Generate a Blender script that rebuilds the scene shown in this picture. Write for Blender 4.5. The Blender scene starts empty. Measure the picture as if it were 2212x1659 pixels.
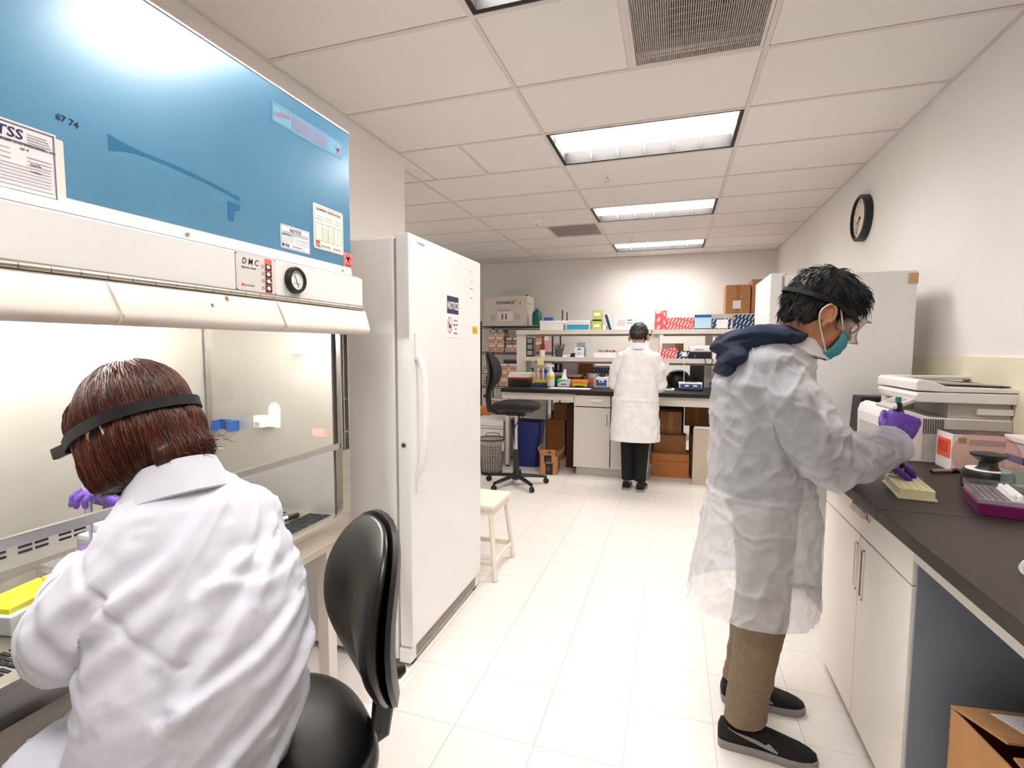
import bpy, bmesh, math, random
from mathutils import Vector, Matrix, noise
random.seed(7)
SC = bpy.context.scene
COL = SC.collection
PI = math.pi
# ------------------------------------------------------------------ camera
def cam_setup():
    yaw, pit, rol = math.radians(17.9), math.radians(-4.2), math.radians(0.2)
    cy, sy, cp, sp = math.cos(yaw), math.sin(yaw), math.cos(pit), math.sin(pit)
    f = Vector((-sy*cp, cy*cp, sp)); r = Vector((cy, sy, 0)); u = r.cross(f)
    c, s = math.cos(rol), math.sin(rol)
    r2 = c*r + s*u; u2 = -s*r + c*u
    cd = bpy.data.cameras.new('camera'); cd.sensor_width = 36.0; cd.lens = 36.0*1080.0/2212.0
    cd.clip_start = 0.02
    co = bpy.data.objects.new('camera', cd); COL.objects.link(co)
    m = Matrix((r2, u2, -f)).transposed().to_4x4(); m.translation = Vector((0, 0, 1.40))
    co.matrix_world = m
    SC.camera = co
cam_setup()
# ------------------------------------------------------------------ world, exposure
wd = bpy.data.worlds.new('world'); SC.world = wd; wd.use_nodes = True
wd.node_tree.nodes['Background'].inputs[0].default_value = (0.9, 0.92, 1.0, 1)
wd.node_tree.nodes['Background'].inputs[1].default_value = 0.2
SC.view_settings.view_transform = 'Standard'
SC.view_settings.look = 'None'
SC.view_settings.gamma = 1.0
SC.view_settings.use_curve_mapping = False
SC.view_settings.exposure = 0.58
SC.cycles.use_light_tree = False
SC.cycles.diffuse_bounces = 4
SC.cycles.glossy_bounces = 3
SC.cycles.max_bounces = 6
SC.cycles.transparent_max_bounces = 10
SC.cycles.caustics_reflective = False
SC.cycles.caustics_refractive = False
TROFFER = 18.0
HOODLAMP = 88.0
# ------------------------------------------------------------------ materials
MATS = {}
def srgb(c):
    if isinstance(c, str):
        c = c.lstrip('#'); c = [int(c[i:i+2], 16)/255 for i in (0, 2, 4)]
    return tuple(((v/12.92) if v <= 0.04045 else ((v+0.055)/1.055)**2.4) for v in c)
def M(name, col=None, rough=0.5, metal=0.0, var=0.06, scale=9.0, bump=0.0, bscale=60.0, stretch=None,
      emit=0.0, trans=0.0, spec=None, coat=0.0, col2=None, alpha=1.0, c2pos=(0.35, 0.65), detail=1.0):
    """procedural principled material: base colour varied by noise, optional bump"""
    if name in MATS: return MATS[name]
    m = bpy.data.materials.new(name); m.use_nodes = True; MATS[name] = m
    nt = m.node_tree; b = nt.nodes['Principled BSDF']; L = nt.links
    c = srgb(col)
    b.inputs['Roughness'].default_value = rough; b.inputs['Metallic'].default_value = metal
    if spec is not None: b.inputs['Specular IOR Level'].default_value = spec
    if coat: b.inputs['Coat Weight'].default_value = coat; b.inputs['Coat Roughness'].default_value = 0.22; b.inputs['Coat IOR'].default_value = 2.3
    tc = nt.nodes.new('ShaderNodeTexCoord'); vec = tc.outputs['Object']
    if stretch:
        mp = nt.nodes.new('ShaderNodeMapping'); mp.inputs['Scale'].default_value = stretch
        L.new(vec, mp.inputs['Vector']); vec = mp.outputs['Vector']
    nz = nt.nodes.new('ShaderNodeTexNoise'); nz.inputs['Scale'].default_value = scale
    nz.inputs['Detail'].default_value = detail
    L.new(vec, nz.inputs['Vector'])
    rp = nt.nodes.new('ShaderNodeValToRGB')
    rp.color_ramp.elements[0].position = c2pos[0]; rp.color_ramp.elements[1].position = c2pos[1]
    if col2 is not None: d = srgb(col2)
    else: d = tuple(max(0, v*(1-var)) for v in c)
    rp.color_ramp.elements[0].color = (*d, 1); rp.color_ramp.elements[1].color = (*c, 1)
    L.new(nz.outputs['Fac'], rp.inputs['Fac']); L.new(rp.outputs['Color'], b.inputs['Base Color'])
    if bump:
        n2 = nt.nodes.new('ShaderNodeTexNoise'); n2.inputs['Scale'].default_value = bscale; n2.inputs['Detail'].default_value = 1.5
        L.new(vec, n2.inputs['Vector'])
        bp = nt.nodes.new('ShaderNodeBump'); bp.inputs['Strength'].default_value = bump; bp.inputs['Distance'].default_value = 0.004
        L.new(n2.outputs['Fac'], bp.inputs['Height']); L.new(bp.outputs['Normal'], b.inputs['Normal'])
    if emit:
        b.inputs['Emission Color'].default_value = (*c, 1); b.inputs['Emission Strength'].default_value = emit
    if alpha < 1:      # thin see-through sheet: part of the light passes straight
        tr = nt.nodes.new('ShaderNodeBsdfTransparent'); mx = nt.nodes.new('ShaderNodeMixShader')
        mx.inputs[0].default_value = alpha
        L.new(tr.outputs[0], mx.inputs[1]); L.new(b.outputs[0], mx.inputs[2])
        L.new(mx.outputs[0], nt.nodes['Material Output'].inputs['Surface'])
    return m
def Mclear(name, tint='#ffffff', refl=0.12, body=0.06, rough=0.03):
    """thin clear plastic or glass: transparent, a little body colour, fresnel gloss"""
    if name in MATS: return MATS[name]
    m = bpy.data.materials.new(name); m.use_nodes = True; MATS[name] = m
    nt = m.node_tree; nt.nodes.remove(nt.nodes['Principled BSDF']); L = nt.links
    tr = nt.nodes.new('ShaderNodeBsdfTransparent'); tr.inputs[0].default_value = (*srgb(tint), 1)
    gl = nt.nodes.new('ShaderNodeBsdfGlossy'); gl.inputs['Roughness'].default_value = rough
    df = nt.nodes.new('ShaderNodeBsdfDiffuse'); df.inputs[0].default_value = (*srgb(tint), 1)
    nz = nt.nodes.new('ShaderNodeTexNoise'); nz.inputs['Scale'].default_value = 14
    ml = nt.nodes.new('ShaderNodeMath'); ml.operation = 'MULTIPLY'; ml.inputs[1].default_value = body*2
    L.new(nz.outputs['Fac'], ml.inputs[0])
    m1 = nt.nodes.new('ShaderNodeMixShader'); L.new(ml.outputs[0], m1.inputs[0])
    L.new(tr.outputs[0], m1.inputs[1]); L.new(df.outputs[0], m1.inputs[2])
    fr = nt.nodes.new('ShaderNodeLayerWeight'); fr.inputs[0].default_value = 0.5
    pw = nt.nodes.new('ShaderNodeMath'); pw.operation = 'POWER'; pw.inputs[1].default_value = 4.0; L.new(fr.outputs['Facing'], pw.inputs[0])
    sc = nt.nodes.new('ShaderNodeMath'); sc.operation = 'MULTIPLY_ADD'; sc.inputs[1].default_value = 0.5; sc.inputs[2].default_value = 0.03; L.new(pw.outputs[0], sc.inputs[0])
    m2 = nt.nodes.new('ShaderNodeMixShader'); L.new(sc.outputs[0], m2.inputs[0])
    L.new(m1.outputs[0], m2.inputs[1]); L.new(gl.outputs[0], m2.inputs[2])
    L.new(m2.outputs[0], nt.nodes['Material Output'].inputs['Surface'])
    return m
def Memit(name, col, s):
    if name in MATS: return MATS[name]
    m = bpy.data.materials.new(name); m.use_nodes = True; MATS[name] = m
    nt = m.node_tree; nt.nodes.remove(nt.nodes['Principled BSDF'])
    e = nt.nodes.new('ShaderNodeEmission'); e.inputs[0].default_value = (*srgb(col), 1); e.inputs[1].default_value = s
    nt.links.new(e.outputs[0], nt.nodes['Material Output'].inputs['Surface'])
    return m
def Mstripe(name, base, stripe, scale=(1, 1, 1), freq=20.0, dash=12.0, wid=0.62, rough=0.45):
    """slanted dashes printed on a carton (object coordinates, faces along x and z)"""
    if name in MATS: return MATS[name]
    m = M(name, base, rough, var=0.03)
    nt = m.node_tree; L = nt.links; b = nt.nodes['Principled BSDF']
    tc = nt.nodes.new('ShaderNodeTexCoord'); sp = nt.nodes.new('ShaderNodeSeparateXYZ'); L.new(tc.outputs['Object'], sp.inputs[0])
    def mth(op, a, bb):
        n = nt.nodes.new('ShaderNodeMath'); n.operation = op
        for i, v in enumerate((a, bb)):
            if isinstance(v, (int, float)): n.inputs[i].default_value = v
            else: L.new(v, n.inputs[i])
        return n.outputs[0]
    xy = mth('ADD', sp.outputs['X'], sp.outputs['Y'])
    u = mth('SUBTRACT', xy, mth('MULTIPLY', sp.outputs['Z'], 0.55)); v = mth('ADD', sp.outputs['Z'], mth('MULTIPLY', xy, 0.3))
    row = mth('FLOOR', mth('MULTIPLY', v, dash), 0)
    fu = mth('FRACT', mth('ADD', mth('MULTIPLY', u, freq), mth('MULTIPLY', row, 0.5)), 0)
    fv = mth('FRACT', mth('MULTIPLY', v, dash), 0)
    f = mth('MULTIPLY', mth('GREATER_THAN', fu, wid), mth('GREATER_THAN', fv, 0.18))
    mx = nt.nodes.new('ShaderNodeMix'); mx.data_type = 'RGBA'
    L.new(f, mx.inputs[0]); mx.inputs[6].default_value = (*srgb(base), 1); mx.inputs[7].default_value = (*srgb(stripe), 1)
    L.new(mx.outputs[2], b.inputs['Base Color'])
    return m
# ------------------------------------------------------------------ mesh builder
def rotm(rx=0, ry=0, rz=0):
    return Matrix.Rotation(rz, 3, 'Z') @ Matrix.Rotation(ry, 3, 'Y') @ Matrix.Rotation(rx, 3, 'X')
def frame(d, up=Vector((0, 0, 1))):
    d = Vector(d).normalized(); up = Vector(up)
    if abs(d.dot(up)) > 0.97: up = Vector((1, 0, 0)) if abs(d.x) < .9 else Vector((0, 1, 0))
    s = d.cross(up).normalized(); u = s.cross(d)
    return s, u, d
class B:
    def __init__(s): s.bm = bmesh.new()
    def faces(s, vs, fs):
        v = [s.bm.verts.new(p) for p in vs]
        for f in fs:
            try: s.bm.faces.new([v[i] for i in f])
            except ValueError: pass
        return v
    def box(s, a, b, rot=None, c=None, bev=0.0):
        (x0, y0, z0), (x1, y1, z1) = a, b
        P = [(x0, y0, z0), (x1, y0, z0), (x1, y1, z0), (x0, y1, z0), (x0, y0, z1), (x1, y0, z1), (x1, y1, z1), (x0, y1, z1)]
        if rot is not None:
            c = Vector(c) if c is not None else Vector(((x0+x1)/2, (y0+y1)/2, (z0+z1)/2))
            P = [c + rot @ (Vector(p)-c) for p in P]
        v = s.faces(P, [(0, 3, 2, 1), (4, 5, 6, 7), (0, 1, 5, 4), (1, 2, 6, 5), (2, 3, 7, 6), (3, 0, 4, 7)])
        if bev:
            es = list({e for w in v for e in w.link_edges})
            bmesh.ops.bevel(s.bm, geom=es, offset=bev, segments=2, affect='EDGES', profile=0.7)
        return s
    def cyl(s, p0, p1, r0, r1=None, n=16, cap=True):
        r1 = r0 if r1 is None else r1
        return s.loft([(p0, r0), (p1, r1)], n=n, cap=cap)
    def loft(s, rings, n=16, cap=True, up=Vector((0, 0, 1))):
        """rings: (centre, r) along a path, or (centre, ra, rb) with the frame taken from the path"""
        C = [Vector(r[0]) for r in rings]; R = []
        for i, r in enumerate(rings):
            d = (C[min(i+1, len(C)-1)] - C[max(i-1, 0)])
            if d.length < 1e-9: d = Vector((0, 0, 1))
            a, u, _ = frame(d, up)
            ra = r[1]; rb = r[2] if len(r) > 2 else ra
            R.append([s.bm.verts.new(C[i] + a*(ra*math.cos(2*PI*k/n)) + u*(rb*math.sin(2*PI*k/n))) for k in range(n)])
        return s._skin(R, n, cap)
    def rings(s, R, cap=True):
        """explicit rings of points"""
        return s._skin([[s.bm.verts.new(p) for p in r] for r in R], len(R[0]), cap)
    def _skin(s, R, n, cap):
        for i in range(len(R)-1):
            for k in range(n):
                s.bm.faces.new((R[i][k], R[i][(k+1) % n], R[i+1][(k+1) % n], R[i+1][k]))
        if cap:
            s.bm.faces.new(list(reversed(R[0]))); s.bm.faces.new(R[-1])
        return s
    def lathe(s, prof, c=(0, 0, 0), n=24, axis=(0, 0, 1)):
        """prof: (r, h) pairs turned round an axis"""
        c = Vector(c); a, u, d = frame(axis)
        R = []
        for r, h in prof:
            r = max(r, 1e-5)
            R.append([s.bm.verts.new(c + d*h + a*(r*math.cos(2*PI*k/n)) + u*(r*math.sin(2*PI*k/n))) for k in range(n)])
        return s._skin(R, n, True)
    def tube(s, pts, r, n=8, sub=0):
        pts = [Vector(p) for p in pts]
        if sub: pts = spline(pts, sub)
        return s.loft([(p, r) for p in pts], n=n)
    def ell(s, c, r, rot=None, n=20, m=12):
        c = Vector(c); r = (r, r, r) if isinstance(r, (int, float)) else r
        R = []
        for i in range(m+1):
            t = PI*(i+0.02)/(m+0.04) ; z = -math.cos(t); q = max(math.sin(t), 0.02)
            ring = []
            for k in range(n):
                p = Vector((r[0]*q*math.cos(2*PI*k/n), r[1]*q*math.sin(2*PI*k/n), r[2]*z))
                ring.append(s.bm.verts.new(c + (rot @ p if rot is not None else p)))
            R.append(ring)
        return s._skin(R, n, True)
    def prism(s, poly, axis, a, b):
        """extrude a closed polygon (2D) along an axis from a to b; 'y': poly in (x,z), 'x': (y,z), 'z': (x,y)"""
        def P(p, t): return {'y': (p[0], t, p[1]), 'x': (t, p[0], p[1]), 'z': (p[0], p[1], t)}[axis]
        n = len(poly)
        v0 = [s.bm.verts.new(P(p, a)) for p in poly]; v1 = [s.bm.verts.new(P(p, b)) for p in poly]
        s.bm.faces.new(v0); s.bm.faces.new(list(reversed(v1)))
        for i in range(n): s.bm.faces.new((v0[i], v1[i], v1[(i+1) % n], v0[(i+1) % n]))
        return s
    def xf(s, m):
        bmesh.ops.transform(s.bm, matrix=m.to_4x4() if len(m) == 3 else m, verts=s.bm.verts); return s
    def out(s, name, mat, parent=None, smooth=False, bev=0.0, seg=2, world=False, loc=None, rot=None, sub=0):
        bm = s.bm
        bmesh.ops.recalc_face_normals(bm, faces=bm.faces)
        if bev:
            es = [e for e in bm.edges if len(e.link_faces) == 2 and e.calc_face_angle(0) > 0.5]
            bmesh.ops.bevel(bm, geom=es, offset=bev, segments=seg, affect='EDGES', profile=0.7, clamp_overlap=True)
        if world and parent is not None:
            bmesh.ops.translate(bm, vec=-worldpos(parent), verts=bm.verts)
        me = bpy.data.meshes.new(name); bm.to_mesh(me); bm.free()
        o = bpy.data.objects.new(name, me); COL.objects.link(o)
        for mm in (mat if isinstance(mat, (list, tuple)) else [mat]): me.materials.append(mm)
        if smooth:
            for p in me.polygons: p.use_smooth = True
            if smooth != 'all':
                try: me.set_sharp_from_angle(angle=math.radians(40))
                except Exception: pass
        if parent is not None: o.parent = parent
        if loc is not None: o.location = loc
        if rot is not None: o.rotation_euler = rot
        if sub:
            md = o.modifiers.new('subdivision', 'SUBSURF'); md.levels = sub; md.render_levels = sub
        return o
def worldpos(o):
    v = Vector((0, 0, 0))
    while o is not None: v = v + o.location; o = o.parent
    return v
def spline(pts, sub):
    out = []
    n = len(pts)
    for i in range(n-1):
        p0 = pts[max(i-1, 0)]; p1 = pts[i]; p2 = pts[i+1]; p3 = pts[min(i+2, n-1)]
        for k in range(sub):
            t = k/sub
            out.append(0.5*((2*p1) + (p2-p0)*t + (2*p0-5*p1+4*p2-p3)*t*t + (3*p1-p0-3*p2+p3)*t**3))
    out.append(pts[-1]); return out
def tag(o, label, cat, group=None, kind=None):
    if label: o['label'] = label
    if cat: o['category'] = cat
    if group: o['group'] = group
    if kind: o['kind'] = kind
    return o
def thing(name, label, cat, loc=(0, 0, 0), rz=0.0, group=None, kind=None):
    o = bpy.data.objects.new(name, None); COL.objects.link(o); o.empty_display_size = 0.05
    o.location = loc; o.rotation_euler = (0, 0, rz)
    return tag(o, label, cat, group, kind)
def struct(o):
    o['kind'] = 'structure'; return o
def dup(root, loc, rz=None, label=None, group=None):
    r = root.copy(); COL.objects.link(r); r.location = loc
    if rz is not None: r.rotation_euler = (0, 0, rz)
    if label: r['label'] = label
    if group: r['group'] = group
    for ch in list(root.children):
        c = ch.copy(); COL.objects.link(c); c.parent = r
        for g in list(ch.children):
            d = g.copy(); COL.objects.link(d); d.parent = c
    return r
def piece(me, name, mat, parent, loc, rot=None, scale=None):
    """one more object sharing mesh data"""
    o = bpy.data.objects.new(name, me); COL.objects.link(o); o.parent = parent; o.location = loc
    if rot is not None: o.rotation_euler = rot
    if scale is not None: o.scale = scale
    return o
def axes(n, upv=(0, 0, 1)):
    """matrix whose z is the surface normal n, y is up: for flat print on a face"""
    n = Vector(n).normalized(); u = Vector(upv); u = (u - n*u.dot(n)).normalized(); x = u.cross(n)
    return Matrix((x, u, n)).transposed()
def text(s, size, mat, parent, loc, n=(0, -1, 0), upv=(0, 0, 1), bold=0.0, align='LEFT', name='lettering', world=True, shear=0.0, sx=1.0, space=1.0, th=0.0002):
    cu = bpy.data.curves.new('t', 'FONT'); cu.body = s; cu.size = size; cu.align_x = align; cu.offset = bold*size
    cu.shear = shear; cu.space_character = space; cu.resolution_u = 2; cu.extrude = th
    ob = bpy.data.objects.new('t', cu); COL.objects.link(ob)
    me = ob.to_mesh().copy(); bpy.data.objects.remove(ob); bpy.data.curves.remove(cu)
    me.transform(Matrix.Diagonal((sx, 1, 1, 1)))
    m = axes(n, upv).to_4x4()
    o = bpy.data.objects.new(name, me); me.name = name; COL.objects.link(o); me.materials.clear(); me.materials.append(mat)
    p = Vector(loc) + Vector(n).normalized()*0.0006
    if parent is not None:
        if world: p = p - worldpos(parent)
        o.parent = parent
    m.translation = p; o.matrix_local = m
    return o
def sheet(w, h, mat, parent, loc, n=(0, -1, 0), upv=(0, 0, 1), th=0.0008, name='label', world=True, r=0.0):
    """a flat print or sticker w x h, its lower left corner at loc, lying on a face"""
    b = B()
    if r:
        pts = []
        for cx, cy, a0 in ((w-r, r, -90), (w-r, h-r, 0), (r, h-r, 90), (r, r, 180)):
            for k in range(5): a = math.radians(a0+k*22.5); pts.append((cx+r*math.cos(a), cy+r*math.sin(a)))
        b.prism(pts, 'z', 0, th)
    else: b.box((0, 0, 0), (w, h, th))
    o = b.out(name, mat, parent)
    m = axes(n, upv).to_4x4(); p = Vector(loc)
    if parent is not None and world: p = p - worldpos(parent)
    m.translation = p; o.matrix_local = m
    return o
def strips(rects, mat, parent, loc, n=(0, -1, 0), upv=(0, 0, 1), th=0.0004, name='print', world=True):
    """flat printed rules and blocks: rects (x0,y0,x1,y1) on a face, one print"""
    b = B()
    for x0, y0, x1, y1 in rects: b.box((x0, y0, 0), (x1, y1, th))
    o = b.out(name, mat, parent)
    m = axes(n, upv).to_4x4(); p = Vector(loc) + Vector(n).normalized()*0.0007
    if parent is not None and world: p = p - worldpos(parent)
    m.translation = p; o.matrix_local = m
    return o
def blob(b, voxel, smooth=6, fn=None, factor=0.5):
    """fuse overlapping closed shells into one continuous surface"""
    bm = b.bm; bmesh.ops.recalc_face_normals(bm, faces=bm.faces)
    me = bpy.data.meshes.new('tmp'); bm.to_mesh(me); bm.free()
    o = bpy.data.objects.new('tmp', me); COL.objects.link(o)
    r = o.modifiers.new('r', 'REMESH'); r.mode = 'VOXEL'; r.voxel_size = voxel
    if smooth:
        s = o.modifiers.new('s', 'SMOOTH'); s.iterations = smooth; s.factor = factor
    dg = bpy.context.evaluated_depsgraph_get(); dg.update()
    m2 = bpy.data.meshes.new_from_object(o.evaluated_get(dg))
    bpy.data.objects.remove(o); bpy.data.meshes.remove(me)
    if fn:
        nn = [v.normal.copy() for v in m2.vertices]
        for v, q in zip(m2.vertices, nn): v.co = fn(v.co.copy(), q)
    for p in m2.polygons: p.use_smooth = True
    return m2
def mobj(name, me, mat, parent=None, world=True):
    o = bpy.data.objects.new(name, me); me.name = name; COL.objects.link(o)
    me.materials.clear()
    for mm in (mat if isinstance(mat, (list, tuple)) else [mat]): me.materials.append(mm)
    if parent is not None:
        if world: me.transform(Matrix.Translation(-worldpos(parent)))
        o.parent = parent
    return o
# ================================================================== MATERIALS IN COMMON
WALL = M('wall_paint', '#f2eeea', 0.85, var=0.015, scale=2.0)
CEILT = M('ceiling_tile_board', '#efe9e5', 0.95, var=0.06, scale=340)
GRID = M('grid_enamel', '#ddd5ce', 0.6, var=0.02)
FLOORT = M('vinyl_tile', '#e9e3dd', 0.32, var=0.05, scale=26, detail=4)
SEAM = M('seam_line', '#d0c6bd', 0.7)  # slightly darker tone that shows in the floor tile joints
WHITE = M('white_enamel', '#f0eeec', 0.32, var=0.015)
WARMW = M('warm_white_enamel', '#efe6dc', 0.36, var=0.02)
BLACKF = M('black_frame', '#17110f', 0.5)
BLACK = M('black_plastic', '#15130f', 0.42, var=0.15)
VINYL = M('black_vinyl', '#090808', 0.30, var=0.2, scale=40, bump=0.05, bscale=330)
FABRIC = M('black_fabric', '#1d1a19', 0.85, var=0.2, scale=120, bump=0.15, bscale=420)
STEEL = M('brushed_steel', '#c9c2b6', 0.33, 1.0, var=0.1, scale=6, stretch=(1, 1, 22))
STEELB = M('stainless_panel', '#e6e1d9', 0.38, 0.7, var=0.08, scale=3.0)
ALU = M('aluminium', '#c9c5c0', 0.3, 1.0, var=0.05)
CHROME = M('chrome', '#d8d8d8', 0.12, 1.0, var=0.03)
DARKM = M('dark_gap', '#0b0a0a', 0.8)
INK = M('black_ink', '#16140f', 0.6)
INKB = M('blue_ink', '#221e58', 0.6)
GREYINK = M('grey_ink', '#857d80', 0.7)
PAPER = M('paper', '#f3eef0', 0.75, var=0.02)
CREAM = M('cream_paper', '#efebdf', 0.75, var=0.03)
LABGREY = M('laboratory_grey_laminate', '#d6d0c6', 0.45, var=0.02)
CABW = M('cabinet_laminate', '#ece5dc', 0.36, var=0.02, scale=4)
EPOXY = M('black_epoxy_top', '#161110', 0.42, var=0.25, scale=70, bump=0.03, bscale=300)
EPOXYR = M('brown_black_epoxy_top', '#2c211d', 0.46, var=0.2, scale=160, bump=0.04, bscale=400)
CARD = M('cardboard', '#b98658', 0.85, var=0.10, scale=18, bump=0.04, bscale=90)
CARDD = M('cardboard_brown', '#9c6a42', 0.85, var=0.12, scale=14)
CARDO = M('cardboard_orange', '#c07a45', 0.85, var=0.10, scale=18)
TAPE = M('packing_tape', '#a5713f', 0.3, var=0.05)
REDC = M('red_print', '#dc5a58', 0.5)
BLUEC = M('blue_plastic', '#1557a8', 0.4)
NAVYB = M('navy_print', '#1b2a55', 0.45)
YEL = M('yellow_plastic', '#f2cf22', 0.4)
ORA = M('orange_plastic', '#f09a34', 0.4)
TEALP = M('teal_plastic', '#10867a', 0.4)
PURP = M('purple_plastic', '#7a1f5d', 0.4)
GLOVE = M('purple_nitrile', '#5a2b9b', 0.45, var=0.14, scale=30, bump=0.12, bscale=140)
SKIN = M('skin', '#c58a66', 0.5, var=0.10, scale=22, bump=0.03, bscale=300)
CLEAR = Mclear('clear_plastic')
GLASS = Mclear('sash_glass', '#fdfcf8', body=0.012)
# ================================================================== ROOM SHELL
XL, XR, YB, YF, ZC = -1.93, 1.35, 7.95, -2.3, 2.795
XLL = -3.95; YJ = 3.37
TB = [-0.85-2.4384, -0.85-1.2192, -0.85, 0.3692]         # ceiling runners
ROWS = [2.06+0.6096*k for k in range(-7, 10)]           # ceiling rows (edges)
def wallbox(name, a, b):
    return struct(B().box(a, b).out(name, WALL))
wallbox('wall_back', (XLL-.1, YB, 0), (XR+.1, YB+.1, ZC+.2))
wallbox('wall_right', (XR, YF-.1, 0), (XR+.1, YB, ZC+.2))
wallbox('wall_left', (XL-.12, YF-.1, 0), (XL, YJ, ZC+.2))
wallbox('wall_return', (XLL, YJ-.12, 0), (XL-.12, YJ, ZC+.2))
wallbox('wall_far_left', (XLL-.1, YJ-.12, 0), (XLL, YB, ZC+.2))
wallbox('wall_front', (XL, YF-.1, 0), (XR, YF, ZC+.2))
BASEB = M('rubber_baseboard', '#b7a795', 0.6)
for nm, a, b in (('baseboard_back', (XLL, YB-.006, 0), (XR, YB, .1)), ('baseboard_right', (XR-.006, YF, 0), (XR, YB, .1)),
                 ('baseboard_left', (XL, YF, 0), (XL+.006, YJ, .1))):
    struct(B().box(a, b).out(nm, BASEB))
# ---- floor: slab with vinyl tiles
fl = struct(B().box((XLL-.1, YF-.1, -.12), (XR+.1, YB+.1, -.004)).out('floor', SEAM))
T = 0.3048; fx0 = 0.175-7*T; fy0 = 1.0
tile = B().box((-T/2+.0007, -T/2+.0007, -.004), (T/2-.0007, T/2-.0007, 0)).out('floor_tile', FLOORT, fl)
tme = tile.data; first = True
rest = B()
for i in range(-7, 12):
    for j in range(-11, 24):
        cx, cy = fx0+T*(i+.5), fy0+T*(j+.5)
        if cx < XLL-.1 or cx > XR+.1 or cy < YF-.1 or cy > YB+.1: continue
        if -1.45 < cx < 1.3 and 0.95 < cy < 7.6 and not (cx > .72 and cy > 1.7):
            if first: tile.location = (cx, cy, 0); first = False
            else: piece(tme, 'floor_tile', FLOORT, fl, (cx, cy, 0))
        else: rest.box((cx-T/2+.0007, cy-T/2+.0007, -.004), (cx+T/2-.0007, cy+T/2-.0007, 0))
tag(rest.out('floor_tile_field', FLOORT, fl), None, None, kind='stuff')
# ---- ceiling: deck, tiles laid in a grid of bars
ce = struct(B().box((XLL-.1, YF-.1, ZC+.14), (XR+.1, YB+.1, ZC+.2)).out('ceiling', GRID))
LIGHTROWS = [2, 5, 8, -1, -4]      # row index k of each troffer (edges ROWS k..k+1 counted from the first)
def ry(k): return 2.06+0.6096*k
tiles = {}
def ctile(x0, x1, y0, y1):
    w, d = round(x1-x0-.022, 3), round(y1-y0-.022, 3)
    if w < .05 or d < .05: return
    key = (w, d)
    if key not in tiles:
        bb = B().box((-w/2, -d/2, 0), (w/2, d/2, .016))
        o = bb.out('ceiling_tile', CEILT, ce, bev=.004, seg=1); tiles[key] = o.data
    else: o = piece(tiles[key], 'ceiling_tile', CEILT, ce, (0, 0, 0))
    o.location = ((x0+x1)/2, (y0+y1)/2, ZC-.004)
cols = [(XLL, TB[0]), (TB[0], TB[1]), (TB[1], TB[2]), (TB[2], TB[3]), (TB[3], XR)]
bars = {}
def cbar(x0, x1, y0, y1):
    key = (round(x1-x0, 3), round(y1-y0, 3))
    if key not in bars:
        o = B().box((-(x1-x0)/2, -(y1-y0)/2, 0), ((x1-x0)/2, (y1-y0)/2, .012)).out('grid_bar', GRID, ce); bars[key] = o.data
    else: o = piece(bars[key], 'grid_bar', GRID, ce, (0, 0, 0))
    o.location = ((x0+x1)/2, (y0+y1)/2, ZC-.007)
for x in TB: cbar(x-.012, x+.012, YF if x > XL else YJ, YB)
for ci, (x0, x1) in enumerate(cols):
    for k in range(-8, 10):
        y0, y1 = max(ry(k), YF), min(ry(k+1), YB)
        if y1-y0 < .05: continue
        if x1 <= XL+.3 and y1 <= YJ: continue
        xx0 = max(x0, XL) if y1 <= YJ+.3 else x0
        if y1 > YJ and y0 < YJ and x0 < XL:
            if ci == 2: ctile(x0, XL+.012, YJ, y1); xx0 = XL
            else: y0 = YJ; xx0 = x0
        cbar(xx0+.012, x1-.012, y0-.012, y0+.012)
        if ci == 3 and k in LIGHTROWS or ci == 0 and k == 4: continue
        if ci == 3 and k == 0:
            ctile(x0, x0+.6096, y0, y1); cbar(x0+.6096-.012, x0+.6096+.012, y0, y1); continue
        if ci == 2 and k in (2, 6):
            xm = x1-.6096
            ctile(xx0, xm, y0, y1); cbar(xm-.012, xm+.012, y0, y1)
            if k == 2: ctile(xm, x1, y0, y1)
            continue
        ctile(xx0, x1, y0, y1)
for nm, a, b in (('trim_1', (XR-.02, YF, ZC-.009), (XR, YB, ZC+.003)), ('trim_2', (XL, YF, ZC-.009), (XL+.02, YJ, ZC+.003)),
                 ('trim_3', (XLL, YB-.02, ZC-.009), (XR, YB, ZC+.003))):
    struct(B().box(a, b).out(nm, GRID))
# ---- troffers
LAMPM = Memit('troffer_lamp', '#fffaf6', TROFFER)
REFL = M('white_reflector', '#f7f4f0', 0.4)
def troffer(k, label, c=2):
    xa, xb = (TB[c], TB[c+1]) if c >= 0 else (XLL, TB[0])
    x0, x1, y0, y1 = xa+.014, xb-.014, ry(k)+.014, ry(k+1)-.014
    t = thing('ceiling_light', label, 'light', ((x0+x1)/2, (y0+y1)/2, ZC), group='recessed ceiling lights')
    b = B(); f = .022
    for a, c in (((x0, y0, ZC-.004), (x1, y0+f, ZC+.1)), ((x0, y1-f, ZC-.004), (x1, y1, ZC+.1)), ((x0, y0+f, ZC-.004), (x0+f, y1-f, ZC+.1)), ((x1-f, y0+f, ZC-.004), (x1, y1-f, ZC+.1))): b.box(a, c)
    b.out('frame', BLACKF, t, world=True)
    B().box((x0+f, y0+f, ZC+.09), (x1-f, y1-f, ZC+.1)).out('lamp_panel', LAMPM, t, world=True)
    for i in range(1, 6):
        x = x0+f+(x1-x0-2*f)*i/6
        B().box((x-.0015, y0+f, ZC+.012), (x+.0015, y1-f, ZC+.06)).out('louver_blade', REFL, t, world=True)
    for i in (1, 2):
        y = y0+f+(y1-y0-2*f)*i/3
        B().prism([(y-.012, ZC+.062), (y+.012, ZC+.062), (y+.002, ZC+.012), (y-.002, ZC+.012)], 'x', x0+f, x1-f).out('louver_bar', REFL, t, world=True)
    return t
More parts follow.
